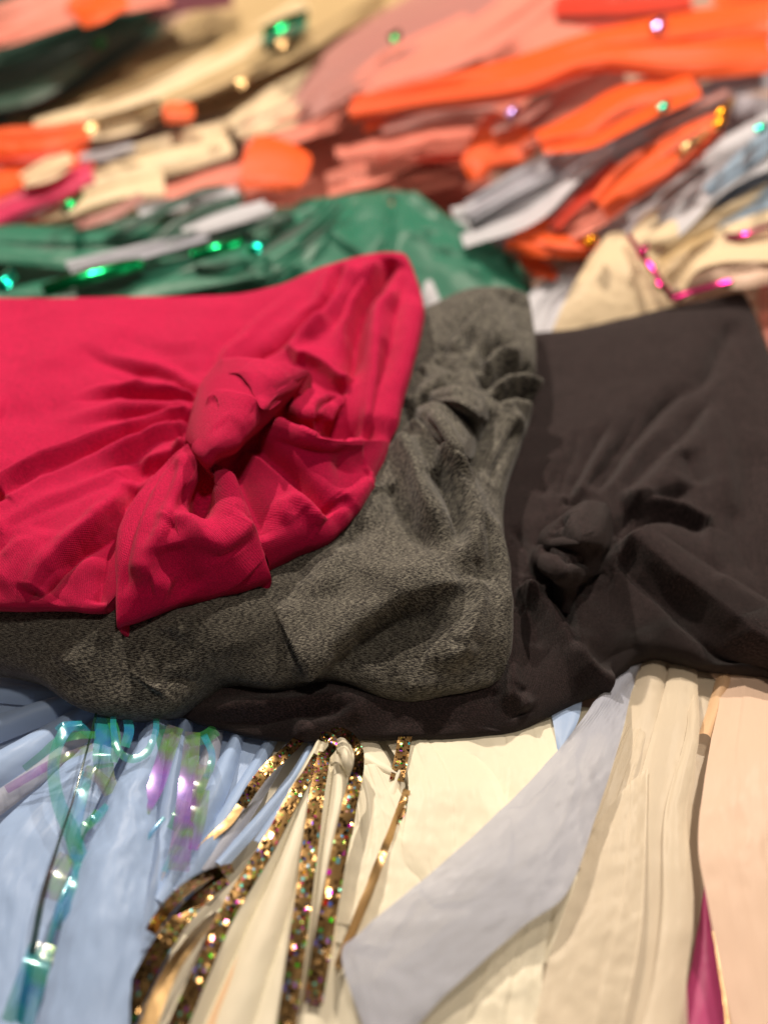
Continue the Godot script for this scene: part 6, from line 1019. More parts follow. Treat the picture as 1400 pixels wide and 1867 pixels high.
	part(greyblue, "strip", strip([[264.6,54.3,-275.1,258.6,60.9,-242.1], [220.7,49.3,-251.5,218.6,53.9,-222.9], [182.1,39.3,-223.8,182.1,43.9,-199.8]], 1.8, 0.45, 230, 8, 40), dusk_blue_paper)
	part(greyblue, "strip", strip([[260.5,59.9,-278.8,260.0,59.5,-260.4], [217.5,52.4,-257.2,216.8,55.0,-233.2], [178.6,42.4,-225.3,179.4,45.0,-207.4]], 1.8, 0.45, 231, 8, 40), dusk_blue_paper)
	part(greyblue, "strip", strip([[271.1,77.3,-310.7,271.6,79.2,-294.9], [235.3,73.6,-260.4,235.8,75.0,-248.9], [203.0,61.9,-233.5,201.6,66.7,-216.8]], 0.9, 0.45, 232, 8, 40), dusk_blue_paper)
	part(greyblue, "strip", strip([[265.2,81.7,-309.1,267.5,81.2,-296.5], [229.6,77.6,-261.4,231.5,77.4,-252.7], [197.3,68.2,-225.1,199.7,66.8,-221.4]], 0.9, 0.45, 233, 8, 40), dusk_blue_paper)
	part(greyblue, "strip", strip([[148.5,55.4,-237.4,150.3,57.9,-216.3], [127.1,50.3,-219.9,127.7,54.9,-194.6], [106.2,40.5,-218.0,106.2,44.7,-197.2]], 0.9, 0.45, 234, 8, 40), pink_paper)
	part(greyblue, "strip", strip([[144.8,53.5,-243.3,144.7,57.5,-220.4], [121.7,48.9,-229.4,122.0,54.1,-204.7], [100.4,40.4,-220.9,101.8,42.5,-205.0]], 0.9, 0.45, 235, 8, 40), pink_paper)
	part(greyblue, "strip", strip([[143.0,58.3,-249.2,143.8,60.1,-231.5], [118.9,54.6,-234.9,122.1,55.8,-214.2], [100.1,42.9,-222.0,102.5,47.4,-202.0]], 0.9, 0.45, 236, 8, 40), pink_paper)
	part(greyblue, "strip", strip([[237.5,83.6,-324.6,235.3,87.1,-327.1], [204.0,79.3,-302.8,198.9,87.3,-293.6], [175.0,75.7,-277.7,172.7,78.8,-278.3]], 0.675, 0.3, 237, 8, 40), mauve_paper)
	part(greyblue, "strip", strip([[232.6,85.1,-336.1,232.5,85.2,-323.3], [198.7,80.7,-310.9,196.4,85.4,-287.5], [170.7,74.6,-290.2,168.9,79.6,-270.4]], 0.675, 0.3, 238, 8, 40), mauve_paper)
	var green := thing("paper_tassel", "emerald green paper tassel directly behind the pink garment", "paper tassel", "tissue paper tassels spread over the table")
	part(green, "strip", strip([[99.1,6.0,-138.2,-260.3,6.0,-174.3], [93.2,8.0,-223.3,-276.0,8.0,-237.2], [60.2,10.0,-277.6,-278.4,10.0,-277.6], [15.4,14.0,-309.2,-171.1,14.0,-293.3]], 0, 1.2, 239, 60, 40), green_paper)
	part(green, "sheet", cloth([
		[-54.4,14.0,-263.5,-58.3,22.0,-263.8,-33.8,26.0,-261.8,-12.7,28.0,-263.9,8.4,30.0,-261.6,30.0,28.0,-253.8,26.4,20.0,-255.5],
		[-51.7,28.0,-270.0,-55.6,36.0,-270.2,-32.8,40.0,-268.7,-12.7,42.0,-270.9,8.0,44.0,-268.6,25.2,42.0,-258.7,21.7,34.0,-260.7],
		[-67.0,26.0,-233.6,-70.8,34.0,-234.0,-38.5,42.0,-230.1,-12.3,44.0,-233.6,10.5,46.0,-229.8,52.8,36.0,-230.4,49.0,28.0,-230.3],
		[-85.4,20.0,-196.1,-89.3,28.0,-196.4,-47.4,38.0,-192.6,-10.2,40.0,-199.1,23.7,40.0,-192.4,80.8,28.0,-197.7,76.9,20.0,-197.4],
		[-96.8,6.0,-161.6,-100.8,14.0,-161.9,-53.3,20.0,-158.7,-6.6,22.0,-155.5,39.4,22.0,-146.5,89.0,14.0,-143.9,85.1,6.0,-144.1]], 120, 90, [[
			fold([0.648,0.296,0.635,0.428,0.616,0.528,0.585,0.635,0.553,0.736,0.535,0.818,0.522,0.899], -6, 4, 4, 0.05, 0.1, 1.25),
			fold([0.717,0.264,0.748,0.384,0.767,0.465,0.786,0.553,0.799,0.642,0.818,0.704,0.83,0.767], 4, 6, 4, 0.1, 0.1, 2),
			fold([0.296,0.314,0.327,0.428,0.358,0.528,0.396,0.635,0.434,0.723,0.478,0.774,0.528,0.799], 4, 5, 3, 0.1, 0.2, 2),
			fold([0.252,0.377,0.264,0.478,0.27,0.579,0.277,0.698,0.264,0.786], -4, 5, 4, 0.1, 0.2, 1.25),
			fold([0.717,0.572,0.704,0.66,0.704,0.723,0.73,0.742,0.767,0.748], -4, 4, 4, 0.1, 0.2, 1.25),
			fold([0.428,0.327,0.453,0.428,0.465,0.516,0.459,0.635,0.453,0.73], -2.5, 4, 4, 0.1, 0.3, 1.25),
			fold([0.623,0.616,0.679,0.642,0.711,0.692,0.736,0.774,0.767,0.843], 3, 5, 4, 0.2, 0.2, 2),
			fold([0.283,0.761,0.327,0.811,0.371,0.843,0.421,0.855,0.478,0.855], 2.5, 6, 5, 0.2, 0.2, 2)]], 12, 0.001), green_paper)
	part(green, "strip", strip([[-28.6,53.4,-233.8,-25.5,48.5,-236.5], [-44.4,52.1,-201.4,-41.7,45.9,-204.8], [-71.8,41.7,-187.8,-67.2,40.3,-177.5], [-103.2,30.7,-169.0,-99.9,27.3,-164.4]], 1.8, 0.45, 240, 8, 40), green_paper)
	part(green, "strip", strip([[-33.7,50.4,-242.5,-30.9,47.9,-241.5], [-49.1,48.7,-210.5,-46.8,45.6,-210.2], [-74.6,41.4,-188.7,-72.5,36.8,-188.0], [-110.0,29.2,-182.4,-107.2,24.9,-177.6]], 1.8, 0.45, 241, 8, 40), green_paper)
	part(green, "strip", strip([[-32.5,50.4,-248.3,-30.5,46.0,-251.3], [-49.7,50.4,-217.8,-47.3,42.0,-224.2], [-76.8,40.9,-204.0,-74.4,35.5,-203.6], [-110.8,30.1,-191.0,-106.6,22.3,-187.6]], 1.8, 0.45, 242, 8, 40), green_paper)
	part(green, "strip", strip([[-75.4,33.7,-193.7,-72.2,37.9,-171.8], [-128.0,35.8,-173.8,-123.6,35.8,-155.0], [-183.4,27.6,-162.7,-177.5,32.0,-141.0], [-246.3,23.8,-157.4,-242.3,23.8,-144.4]], 2.25, 0.45, 243, 8, 40), green_paper)
	part(green, "strip", strip([[-78.2,32.6,-210.1,-74.9,35.7,-190.1], [-131.7,32.2,-191.9,-125.9,36.1,-165.6], [-187.7,26.2,-179.2,-182.5,30.1,-160.8], [-250.7,21.0,-170.2,-243.9,23.2,-150.7]], 2.25, 0.45, 244, 8, 40), green_paper)
	part(green, "strip", strip([[-81.8,34.3,-220.7,-76.9,38.4,-191.8], [-133.4,35.4,-193.1,-129.2,37.3,-174.1], [-191.4,28.3,-188.1,-184.9,32.5,-165.2], [-252.4,23.7,-172.4,-247.5,25.1,-158.5]], 2.25, 0.45, 245, 8, 40), green_paper)
	part(green, "strip", strip([[-83.4,32.4,-232.9,-80.7,36.6,-212.9], [-144.6,34.2,-215.5,-139.5,38.8,-190.0], [-198.7,33.8,-206.7,-195.0,35.2,-189.4], [-258.4,30.2,-220.6,-253.6,30.8,-199.9]], 2.25, 0.45, 246, 8, 40), green_paper)
	part(green, "strip", strip([[-88.2,30.8,-244.2,-85.4,34.9,-220.9], [-151.3,31.4,-233.4,-145.8,38.4,-205.1], [-206.3,31.6,-226.3,-201.6,34.2,-205.0], [-268.9,25.7,-247.6,-259.8,32.2,-214.3]], 2.25, 0.45, 247, 8, 40), green_paper)
	part(green, "strip", strip([[-87.9,32.2,-255.9,-84.5,38.0,-229.8], [-150.3,33.6,-239.4,-144.6,40.7,-209.7], [-207.7,31.8,-244.0,-200.1,38.3,-210.7], [-267.1,29.4,-251.9,-259.0,32.8,-221.7]], 2.25, 0.45, 248, 8, 40), green_paper)
	part(green, "strip", strip([[-94.7,45.9,-250.2,-91.5,47.5,-238.3], [-122.7,45.9,-219.6,-118.4,47.5,-206.7], [-147.6,43.2,-195.1,-143.5,42.3,-186.1]], 0.675, 0.3, 249, 8, 40), dark_green_paper)
	part(green, "strip", strip([[-92.6,46.8,-259.1,-90.6,46.2,-252.1], [-123.5,48.1,-233.1,-120.3,44.9,-226.9], [-148.4,42.3,-208.1,-144.5,42.7,-199.1]], 0.675, 0.3, 250, 8, 40), dark_green_paper)
	part(green, "strip", strip([[-57.1,49.0,-227.8,-56.0,44.0,-223.7], [-88.1,45.1,-222.0,-86.1,43.9,-213.7], [-118.1,40.3,-208.8,-115.4,40.7,-199.1]], 0.675, 0.3, 251, 8, 40), dark_green_paper)
	part(green, "strip", strip([[-60.3,41.2,-248.1,-58.3,44.9,-230.3], [-92.5,39.9,-240.6,-89.2,42.0,-223.9], [-123.1,34.7,-225.4,-119.3,39.3,-209.2]], 0.675, 0.3, 252, 8, 40), dark_green_paper)
	part(green, "strip", strip([[-110.4,42.6,-211.3,-107.7,47.9,-197.0], [-142.9,42.6,-196.0,-138.4,47.8,-177.6], [-191.3,38.0,-180.0,-184.2,44.4,-157.4]], 0.675, 0.45, 253, 8, 40), grey_paper)
	part(green, "strip", strip([[-111.6,46.4,-206.9,-111.4,43.8,-207.2], [-145.0,46.7,-196.4,-143.5,43.5,-191.1], [-193.9,41.3,-182.9,-191.5,40.9,-174.9]], 0.675, 0.45, 254, 8, 40), grey_paper)
	part(green, "strip", strip([[-99.8,45.4,-268.1,-99.1,45.6,-261.4], [-120.5,49.4,-259.0,-118.5,49.7,-251.9], [-154.6,46.7,-220.6,-150.8,48.4,-210.3], [-171.0,39.7,-211.0,-168.2,39.3,-205.6]], 0.675, 0.3, 255, 8, 40), dark_green_paper)
	part(green, "strip", strip([[-105.0,46.3,-273.5,-104.1,44.9,-268.5], [-124.6,49.9,-257.1,-123.4,49.3,-253.6], [-158.7,48.0,-218.1,-156.5,47.1,-213.8], [-176.7,39.8,-213.1,-173.8,39.4,-207.1]], 0.675, 0.3, 256, 8, 40), dark_green_paper)
	var whitestrip := thing("paper_tassel", "pale grey paper tassel tucked into the left of the green paper", "paper tassel", "tissue paper tassels spread over the table")
	part(whitestrip, "strip", strip([[-71.2,51.0,-236.1,-69.4,47.8,-230.1], [-94.7,50.1,-224.3,-92.1,48.8,-214.2], [-121.7,46.3,-212.1,-119.1,44.5,-204.1]], 1.35, 0.3, 257, 8, 40), pale_grey_paper)
	part(whitestrip, "strip", strip([[-77.3,49.1,-246.3,-74.5,50.4,-230.8], [-100.9,49.5,-231.0,-98.2,50.0,-220.0], [-127.3,45.3,-215.9,-123.8,46.3,-204.5]], 1.35, 0.3, 258, 8, 40), pale_grey_paper)
	part(whitestrip, "strip", strip([[-97.4,42.5,-272.4,-94.8,43.9,-257.3], [-125.1,43.7,-258.8,-122.7,42.7,-247.7], [-160.1,38.8,-250.3,-157.5,39.6,-240.1]], 1.125, 0.3, 259, 8, 40), pale_grey_paper)
	part(whitestrip, "strip", strip([[-95.8,48.3,-257.3,-97.5,49.4,-265.4], [-123.7,45.9,-248.4,-124.0,51.8,-248.3], [-158.8,43.3,-242.4,-159.4,46.4,-244.8]], 1.125, 0.3, 260, 8, 40), pale_grey_paper)
	part(whitestrip, "strip", strip([[-159.2,41.7,-265.2,-156.0,44.3,-255.2], [-176.4,43.1,-238.4,-173.4,42.9,-230.6], [-198.0,37.4,-235.2,-194.2,40.6,-223.0]], 0.9, 0.3, 261, 8, 40), mauve_paper)
	part(whitestrip, "strip", strip([[-162.9,38.8,-276.6,-158.3,44.7,-260.0], [-179.8,41.1,-248.2,-176.7,42.3,-239.2], [-200.4,37.0,-241.5,-197.0,38.3,-231.4]], 0.9, 0.3, 262, 8, 40), mauve_paper)
	part(whitestrip, "strip", strip([[-171.2,50.4,-321.2,-172.6,43.0,-329.9], [-189.3,47.9,-315.6,-187.9,45.5,-310.7], [-208.0,45.7,-312.3,-207.5,43.7,-310.2]], 0.9, 0.3, 263, 8, 40), grey_paper)
	part(whitestrip, "strip", strip([[-175.6,46.5,-334.9,-172.9,47.0,-323.5], [-192.4,48.4,-321.5,-191.6,45.3,-319.0], [-211.8,44.5,-320.8,-209.0,45.1,-310.9]], 0.9, 0.3, 264, 8, 40), grey_paper)
	var bluebit := thing("paper_strip", "pale blue paper strip between the pink garment and the grey one", "paper strip")
	part(bluebit, "strip", strip([[20.5,30.1,-214.2,26.4,26.9,-224.4], [25.5,29.6,-184.2,33.5,27.4,-193.5], [32.2,21.1,-152.6,42.7,20.0,-161.5], [37.4,12.9,-141.3,48.1,12.1,-150.2]], 1.125, 0.3, 265, 8, 40), pale_grey_paper)
	part(bluebit, "strip", strip([[15.5,31.8,-199.1,22.7,32.0,-204.7], [20.7,30.7,-172.1,28.9,33.2,-174.2], [27.8,21.8,-143.3,37.7,26.0,-143.6], [33.6,14.3,-132.6,41.1,17.5,-133.0]], 1.125, 0.3, 266, 8, 40), pale_grey_paper)
	part(bluebit, "strip", strip([[10.5,27.9,-204.5,17.5,29.3,-208.5], [15.7,27.2,-178.7,25.0,30.0,-179.3], [20.6,19.8,-146.9,28.3,21.3,-147.7], [23.2,11.1,-136.8,32.6,14.1,-137.1]], 1.125, 0.3, 267, 8, 40), pale_grey_paper)
	var beige := thing("paper_tassel", "beige paper tassel behind the top edge of the black garment", "paper tassel", "tissue paper tassels spread over the table")
	part(beige, "strip", strip([[264.2,6.0,-138.2,99.1,6.0,-138.2], [283.1,8.0,-209.8,123.9,8.0,-209.8], [296.9,10.0,-262.6,154.8,10.0,-255.3], [310.7,14.0,-317.3,209.2,14.0,-293.3]], 0, 1.2, 268, 40, 60), blush_paper)
	part(beige, "strip", strip([[129.7,44.0,-192.1,153.2,46.0,-204.0], [114.4,42.0,-160.2,164.6,44.0,-169.4], [102.8,34.0,-136.8,173.3,36.0,-151.5], [95.9,24.0,-123.1,173.9,26.0,-131.6]], 8, 0.45, 269, 30, 60), pale_cream_paper)
	part(beige, "strip", strip([[205.6,54.5,-215.5,208.5,48.9,-210.2], [170.5,58.5,-188.3,173.5,52.9,-178.7], [156.1,53.2,-178.1,163.8,50.2,-183.0], [166.9,43.4,-165.0,177.1,40.0,-182.7]], 2.25, 0.45, 270, 8, 40), pale_cream_paper)
	part(beige, "strip", strip([[208.9,50.8,-238.1,206.7,54.4,-213.2], [171.5,55.4,-202.6,171.3,57.9,-184.4], [150.9,52.6,-182.5,158.8,52.6,-180.2], [161.5,43.0,-162.6,169.8,42.2,-172.9]], 2.25, 0.45, 271, 8, 40), pale_cream_paper)
	part(beige, "strip", strip([[211.0,49.7,-249.0,208.1,52.5,-229.1], [170.3,54.8,-226.7,171.9,55.4,-205.4], [148.2,49.9,-189.0,154.4,52.3,-182.8], [154.6,41.4,-159.9,163.6,40.8,-168.2]], 2.25, 0.45, 272, 8, 40), pale_cream_paper)
	part(beige, "strip", strip([[247.2,52.0,-181.9,238.8,57.1,-153.8], [212.8,54.6,-177.8,207.5,58.6,-153.1], [186.3,49.9,-170.5,184.7,55.3,-150.4], [172.3,40.8,-155.7,174.3,44.4,-142.5]], 2.25, 0.45, 273, 8, 40), pale_cream_paper)
	part(beige, "strip", strip([[247.0,49.8,-196.4,240.7,53.0,-173.0], [210.7,52.2,-187.6,207.7,54.6,-171.0], [182.3,47.5,-179.0,182.1,51.3,-159.9], [166.8,37.3,-163.7,169.0,41.5,-147.8]], 2.25, 0.45, 274, 8, 40), pale_cream_paper)
	part(beige, "strip", strip([[251.7,50.1,-219.3,245.9,54.4,-191.4], [212.3,52.4,-198.3,208.7,56.1,-176.6], [180.5,49.4,-186.7,181.2,51.3,-171.7], [164.4,37.9,-167.8,167.3,42.7,-151.3]], 2.25, 0.45, 275, 8, 40), pale_cream_paper)
	part(beige, "strip", strip([[239.6,52.2,-161.9,239.8,47.8,-151.8], [208.5,53.3,-150.8,207.0,50.8,-135.6], [184.3,47.7,-153.3,185.5,44.3,-147.5], [170.3,40.0,-144.8,173.5,36.0,-144.9]], 2.25, 0.45, 276, 8, 40), blush_paper)
	part(beige, "strip", strip([[239.2,55.6,-167.9,241.7,48.1,-162.0], [206.2,57.9,-148.9,209.2,49.9,-149.0], [183.3,49.4,-154.7,184.2,46.3,-145.8], [167.3,43.9,-146.9,171.4,35.9,-152.1]], 2.25, 0.45, 277, 8, 40), blush_paper)
	part(beige, "strip", strip([[247.2,50.5,-183.8,240.8,54.3,-159.5], [214.0,53.5,-174.4,210.4,55.3,-154.9], [186.4,47.4,-173.1,185.8,49.4,-157.4], [171.4,37.7,-160.7,171.0,43.2,-145.6]], 2.25, 0.45, 278, 8, 40), blush_paper)
	part(beige, "strip", strip([[258.3,55.9,-228.3,258.7,53.3,-218.2], [225.3,55.6,-211.4,225.3,53.6,-196.8], [196.1,51.4,-197.6,196.5,49.9,-189.5]], 1.8, 0.45, 279, 8, 40), pale_cream_paper)
	part(beige, "strip", strip([[261.0,53.8,-251.8,262.5,49.7,-239.9], [226.9,53.7,-227.7,229.0,49.8,-218.9], [197.9,48.4,-210.1,198.8,47.0,-202.5]], 1.8, 0.45, 280, 8, 40), pale_cream_paper)
	part(beige, "strip", strip([[255.9,57.5,-261.5,258.6,53.3,-247.6], [221.4,58.6,-228.3,225.6,52.2,-224.1], [191.7,55.3,-207.1,196.5,47.5,-207.2]], 1.8, 0.45, 281, 8, 40), pale_cream_paper)
	part(beige, "strip", strip([[253.9,44.0,-178.7,264.8,41.8,-179.8], [244.3,31.5,-145.6,258.0,26.3,-155.9], [243.9,22.1,-94.7,256.4,19.7,-103.0]], 1.125, 0.3, 282, 8, 40), pink_paper)
	part(beige, "strip", strip([[253.5,39.8,-193.5,264.8,36.0,-197.8], [242.6,27.0,-157.8,258.3,20.8,-168.8], [237.0,19.2,-100.6,252.7,12.6,-113.5]], 1.125, 0.3, 283, 8, 40), pink_paper)
	part(beige, "strip", strip([[240.6,39.5,-188.5,251.4,36.7,-192.9], [231.9,25.4,-150.7,246.5,22.8,-156.9], [226.9,17.6,-92.1,240.6,14.6,-99.6]], 1.125, 0.3, 284, 8, 40), pink_paper)
	part(beige, "strip", strip([[237.5,43.2,-194.9,252.0,37.4,-199.9], [223.9,28.2,-154.5,238.5,24.3,-162.0], [224.3,19.1,-95.6,235.1,17.5,-102.1]], 1.125, 0.3, 285, 8, 40), pink_paper)
	part(beige, "strip", strip([[122.7,21.8,-195.6,126.0,24.6,-181.8], [101.0,19.1,-166.1,106.9,23.3,-150.2], [86.3,11.9,-129.0,94.6,14.5,-118.3]], 0.9, 0.45, 286, 8, 40), pale_grey_paper)
	part(beige, "strip", strip([[125.3,28.2,-191.4,128.5,24.3,-190.4], [99.3,27.1,-166.2,107.1,21.5,-164.2], [83.6,16.6,-133.6,92.7,16.1,-126.3]], 0.9, 0.45, 287, 8, 40), pale_grey_paper)
	part(beige, "strip", strip([[123.3,25.8,-206.1,126.0,25.3,-195.2], [94.8,26.0,-176.1,102.6,21.2,-172.8], [80.4,16.1,-136.4,90.2,15.1,-131.7]], 0.9, 0.45, 288, 8, 40), pale_grey_paper)
	part(beige, "strip", strip([[117.4,29.3,-199.2,121.2,24.7,-197.9], [90.9,25.0,-175.1,96.2,25.0,-165.4], [71.2,18.6,-135.2,81.8,15.4,-130.0]], 0.9, 0.45, 289, 8, 40), pale_grey_paper)
	part(beige, "strip", strip([[202.8,52.4,-200.7,199.5,59.0,-183.7], [177.0,56.6,-173.4,176.6,58.8,-163.4], [163.1,50.5,-166.6,163.1,52.9,-156.7]], 0.675, 0.3, 290, 8, 40), straw_paper)
	part(beige, "strip", strip([[201.6,53.6,-204.7,202.7,52.4,-201.5], [176.0,56.8,-178.4,178.5,53.3,-178.3], [162.4,49.9,-170.3,164.3,48.1,-168.5]], 0.675, 0.3, 291, 8, 40), straw_paper)
	var magfoil := thing("foil_tassel", "thin magenta foil tassel draped over the beige paper behind the black garment", "foil tassel", "foil tassels among the tissue paper")
	part(magfoil, "ribbon", strip([[145.3,58.0,-182.0,148.3,58.0,-185.6], [150.8,58.0,-156.1,154.3,58.0,-160.1], [158.2,52.0,-138.6,162.1,52.0,-142.6], [165.0,44.0,-133.7,168.8,44.0,-137.7]], 1, 0.09, 292, 6, 60), magenta_foil)
	part(magfoil, "ribbon", strip([[166.9,44.0,-132.9,166.8,44.0,-138.5], [183.6,50.0,-135.0,183.9,50.0,-140.7], [202.7,52.0,-139.4,203.9,52.0,-145.4], [223.9,46.0,-144.4,225.8,46.0,-150.4]], 1, 0.09, 293, 6, 60), magenta_foil)
	part(magfoil, "ribbon", strip([[240.5,60.0,-199.5,240.1,60.0,-194.4], [217.5,60.0,-186.7,217.0,60.0,-180.3], [204.6,58.0,-185.1,203.9,58.0,-179.9]], 1, 0.09, 294, 6, 60), magenta_foil)
	part(magfoil, "ribbon", strip([[153.3,60.0,-170.8,156.5,60.0,-166.2], [149.2,62.0,-160.6,153.0,62.0,-156.7], [148.4,58.0,-159.5,152.2,58.0,-156.7]], 2, 0.03, 295, 6, 60), magenta_foil)
	var darkgreen := thing("paper_tassel", "dark green paper tassel in the upper left corner", "paper tassel", "tissue paper tassels spread over the table")
	part(darkgreen, "strip", strip([[-249.9,8.0,-437.7,-330.9,8.0,-418.2], [-202.6,14.0,-530.4,-356.1,14.0,-519.0], [-196.2,24.0,-628.2,-382.5,24.0,-628.2], [-212.8,30.0,-756.4,-414.9,30.0,-756.4]], 0, 1.8, 296, 30, 60), dark_green_paper)
	part(darkgreen, "strip", strip([[-189.1,49.6,-596.6,-181.2,51.6,-570.3], [-233.2,49.4,-521.9,-218.4,51.8,-483.4], [-269.6,43.2,-452.7,-253.7,46.0,-412.4], [-313.2,33.3,-444.2,-297.1,39.8,-399.1]], 3.15, 0.45, 297, 8, 40), dark_green_paper)
	part(darkgreen, "strip", strip([[-193.2,51.2,-604.0,-188.4,46.8,-592.7], [-243.7,48.8,-549.6,-229.0,49.2,-508.7], [-287.7,42.4,-496.0,-268.7,43.5,-447.7], [-325.5,36.2,-468.2,-312.4,33.8,-436.0]], 3.15, 0.45, 298, 8, 40), dark_green_paper)
	part(darkgreen, "strip", strip([[-191.8,54.4,-615.0,-186.7,50.9,-601.5], [-241.5,52.8,-556.0,-229.0,52.4,-520.8], [-285.1,46.5,-501.6,-271.1,46.7,-464.4], [-327.3,39.2,-485.4,-315.9,38.1,-454.4]], 3.15, 0.45, 299, 8, 40), dark_green_paper)
	part(darkgreen, "strip", strip([[-200.8,49.1,-646.3,-189.9,54.1,-601.1], [-253.3,48.5,-590.1,-236.0,54.6,-531.4], [-302.4,44.4,-543.4,-286.6,46.8,-498.8], [-344.4,36.8,-522.4,-324.8,38.4,-473.7]], 3.15, 0.45, 300, 8, 40), dark_green_paper)
	part(darkgreen, "strip", strip([[-251.2,42.6,-439.0,-249.2,37.7,-435.1], [-277.0,40.1,-421.4,-275.0,36.1,-415.3], [-308.3,35.6,-425.8,-304.7,32.7,-412.7]], 0.675, 0.3, 301, 8, 40), maroon_paper)
	part(darkgreen, "strip", strip([[-251.0,41.7,-456.4,-247.8,39.1,-448.7], [-274.7,41.9,-432.2,-274.3,34.9,-431.2], [-306.9,35.8,-440.5,-303.9,33.0,-428.7]], 0.675, 0.3, 302, 8, 40), maroon_paper)
	part(darkgreen, "strip", strip([[-129.9,58.5,-595.8,-123.4,65.0,-548.2], [-172.4,60.0,-567.3,-164.8,67.5,-526.5], [-192.9,59.1,-545.6,-185.8,64.5,-515.0]], 0.9, 0.45, 303, 8, 40), maroon_paper)
	part(darkgreen, "strip", strip([[-132.6,64.0,-600.4,-129.5,60.8,-581.9], [-176.1,65.6,-572.3,-171.9,63.1,-555.5], [-195.9,62.5,-544.8,-191.2,62.2,-530.5]], 0.9, 0.45, 304, 8, 40), maroon_paper)
	part(darkgreen, "strip", strip([[-133.6,62.1,-623.5,-130.6,58.3,-605.0], [-177.8,65.1,-589.8,-176.0,59.2,-586.8], [-196.7,62.9,-553.1,-195.0,57.5,-555.5]], 0.9, 0.45, 305, 8, 40), maroon_paper)
	var topleft := thing("paper_tassel", "dusty pink paper tassel with an orange strip in the upper left corner", "paper tassel", "tissue paper tassels spread over the table")
	part(topleft, "strip", strip([[-172.4,80.0,-536.8,-166.8,81.9,-507.1], [-233.2,80.7,-506.1,-222.3,85.2,-464.1], [-276.2,74.7,-479.3,-264.1,79.1,-441.7], [-318.6,65.9,-470.0,-307.4,67.9,-438.9]], 2.25, 0.45, 306, 8, 40), pink_paper)
	part(topleft, "strip", strip([[-176.9,79.3,-563.2,-168.7,85.7,-517.6], [-238.5,82.6,-525.9,-227.7,86.4,-485.3], [-278.7,75.9,-487.1,-266.9,81.1,-451.6], [-322.7,64.6,-482.6,-305.9,72.4,-436.1]], 2.25, 0.45, 307, 8, 40), pink_paper)
	part(topleft, "strip", strip([[-185.9,80.2,-585.6,-180.3,79.8,-555.7], [-248.6,82.7,-546.3,-241.8,81.2,-522.9], [-288.2,76.7,-502.1,-281.6,75.2,-484.4], [-330.9,67.8,-493.2,-327.2,64.2,-483.3]], 2.25, 0.45, 308, 8, 40), pink_paper)
	part(topleft, "strip", strip([[-188.3,82.3,-588.3,-183.9,80.2,-563.5], [-252.3,85.4,-553.2,-248.1,81.2,-538.0], [-297.4,79.5,-522.8,-291.3,75.1,-506.8], [-337.5,70.5,-505.3,-336.1,64.1,-503.1]], 2.25, 0.45, 309, 8, 40), pink_paper)
	part(topleft, "strip", strip([[-206.7,89.7,-514.2,-192.1,94.1,-469.3], [-221.2,90.6,-476.1,-207.2,93.2,-437.0], [-229.6,88.1,-457.0,-222.6,87.8,-439.3]], 1.8, 0.45, 310, 8, 40), orange_paper)
	part(topleft, "strip", strip([[-216.6,88.9,-538.7,-200.6,95.0,-493.5], [-228.1,88.9,-494.0,-212.2,95.0,-448.1], [-238.1,87.2,-478.8,-229.0,88.7,-451.7]], 1.8, 0.45, 311, 8, 40), orange_paper)
	part(topleft, "strip", strip([[-220.0,91.1,-543.1,-211.8,88.5,-518.4], [-239.5,92.3,-510.5,-230.6,87.2,-496.2], [-244.6,87.1,-480.4,-236.3,84.5,-473.2]], 1.8, 0.45, 312, 8, 40), orange_paper)
	var greenfoil := thing("foil_tassel", "shiny green foil tassel lying on the emerald paper behind the pink garment", "foil tassel", "foil tassels among the tissue paper")
	part(greenfoil, "ribbon", strip([[-147.6,44.0,-182.7,-144.1,44.0,-168.9], [-165.9,46.0,-172.7,-161.2,46.0,-156.9], [-184.8,44.0,-164.6,-179.3,44.0,-149.2], [-204.9,38.0,-161.4,-199.5,38.0,-147.5]], 3, 0.24, 313, 8, 60), green_foil)
	part(greenfoil, "ribbon", strip([[-88.8,50.0,-198.5,-85.4,50.0,-184.5], [-101.6,50.0,-191.1,-97.7,50.0,-176.1], [-118.0,46.0,-186.3,-114.6,46.0,-173.9]], 3, 0.24, 314, 8, 60), green_foil)
	part(greenfoil, "ribbon", strip([[-75.4,52.0,-193.5,-69.8,52.0,-182.4], [-79.0,54.0,-182.0,-73.5,54.0,-171.1], [-83.1,50.0,-182.0,-78.0,50.0,-172.1]], 3, 0.03, 315, 8, 60), teal_foil)
	part(greenfoil, "ribbon", strip([[-224.7,46.0,-166.3,-215.9,46.0,-155.7], [-225.8,48.0,-152.5,-216.9,48.0,-143.1], [-228.8,44.0,-148.5,-220.5,44.0,-140.8]], 3, 0.03, 316, 8, 60), teal_foil)
	part(greenfoil, "ribbon", strip([[-197.4,50.0,-255.0,-193.4,50.0,-248.2], [-201.4,52.0,-238.9,-196.6,52.0,-231.5], [-206.2,48.0,-234.1,-202.0,48.0,-228.2]], 3, 0.12, 317, 8, 60), green_foil)
	var goldcurl := thing("foil_tassel", "gold foil tassel on the straw beige paper at the top", "foil tassel", "foil tassels among the tissue paper")
	part(goldcurl, "ribbon", strip([[-73.9,90.0,-391.6,-78.3,90.0,-403.7], [-70.4,91.0,-395.1,-75.2,91.0,-409.4], [-67.8,90.0,-404.6,-71.9,90.0,-417.7]], 3.2, 0.1, 318, 9, 12), gold_foil)
	part(goldcurl, "ribbon", strip([[-98.9,80.0,-346.7,-103.4,80.0,-357.8], [-95.5,81.0,-349.9,-100.4,81.0,-362.9], [-93.2,80.0,-358.6,-97.4,80.0,-370.5]], 3.2, 0.1, 319, 9, 12), gold_foil)
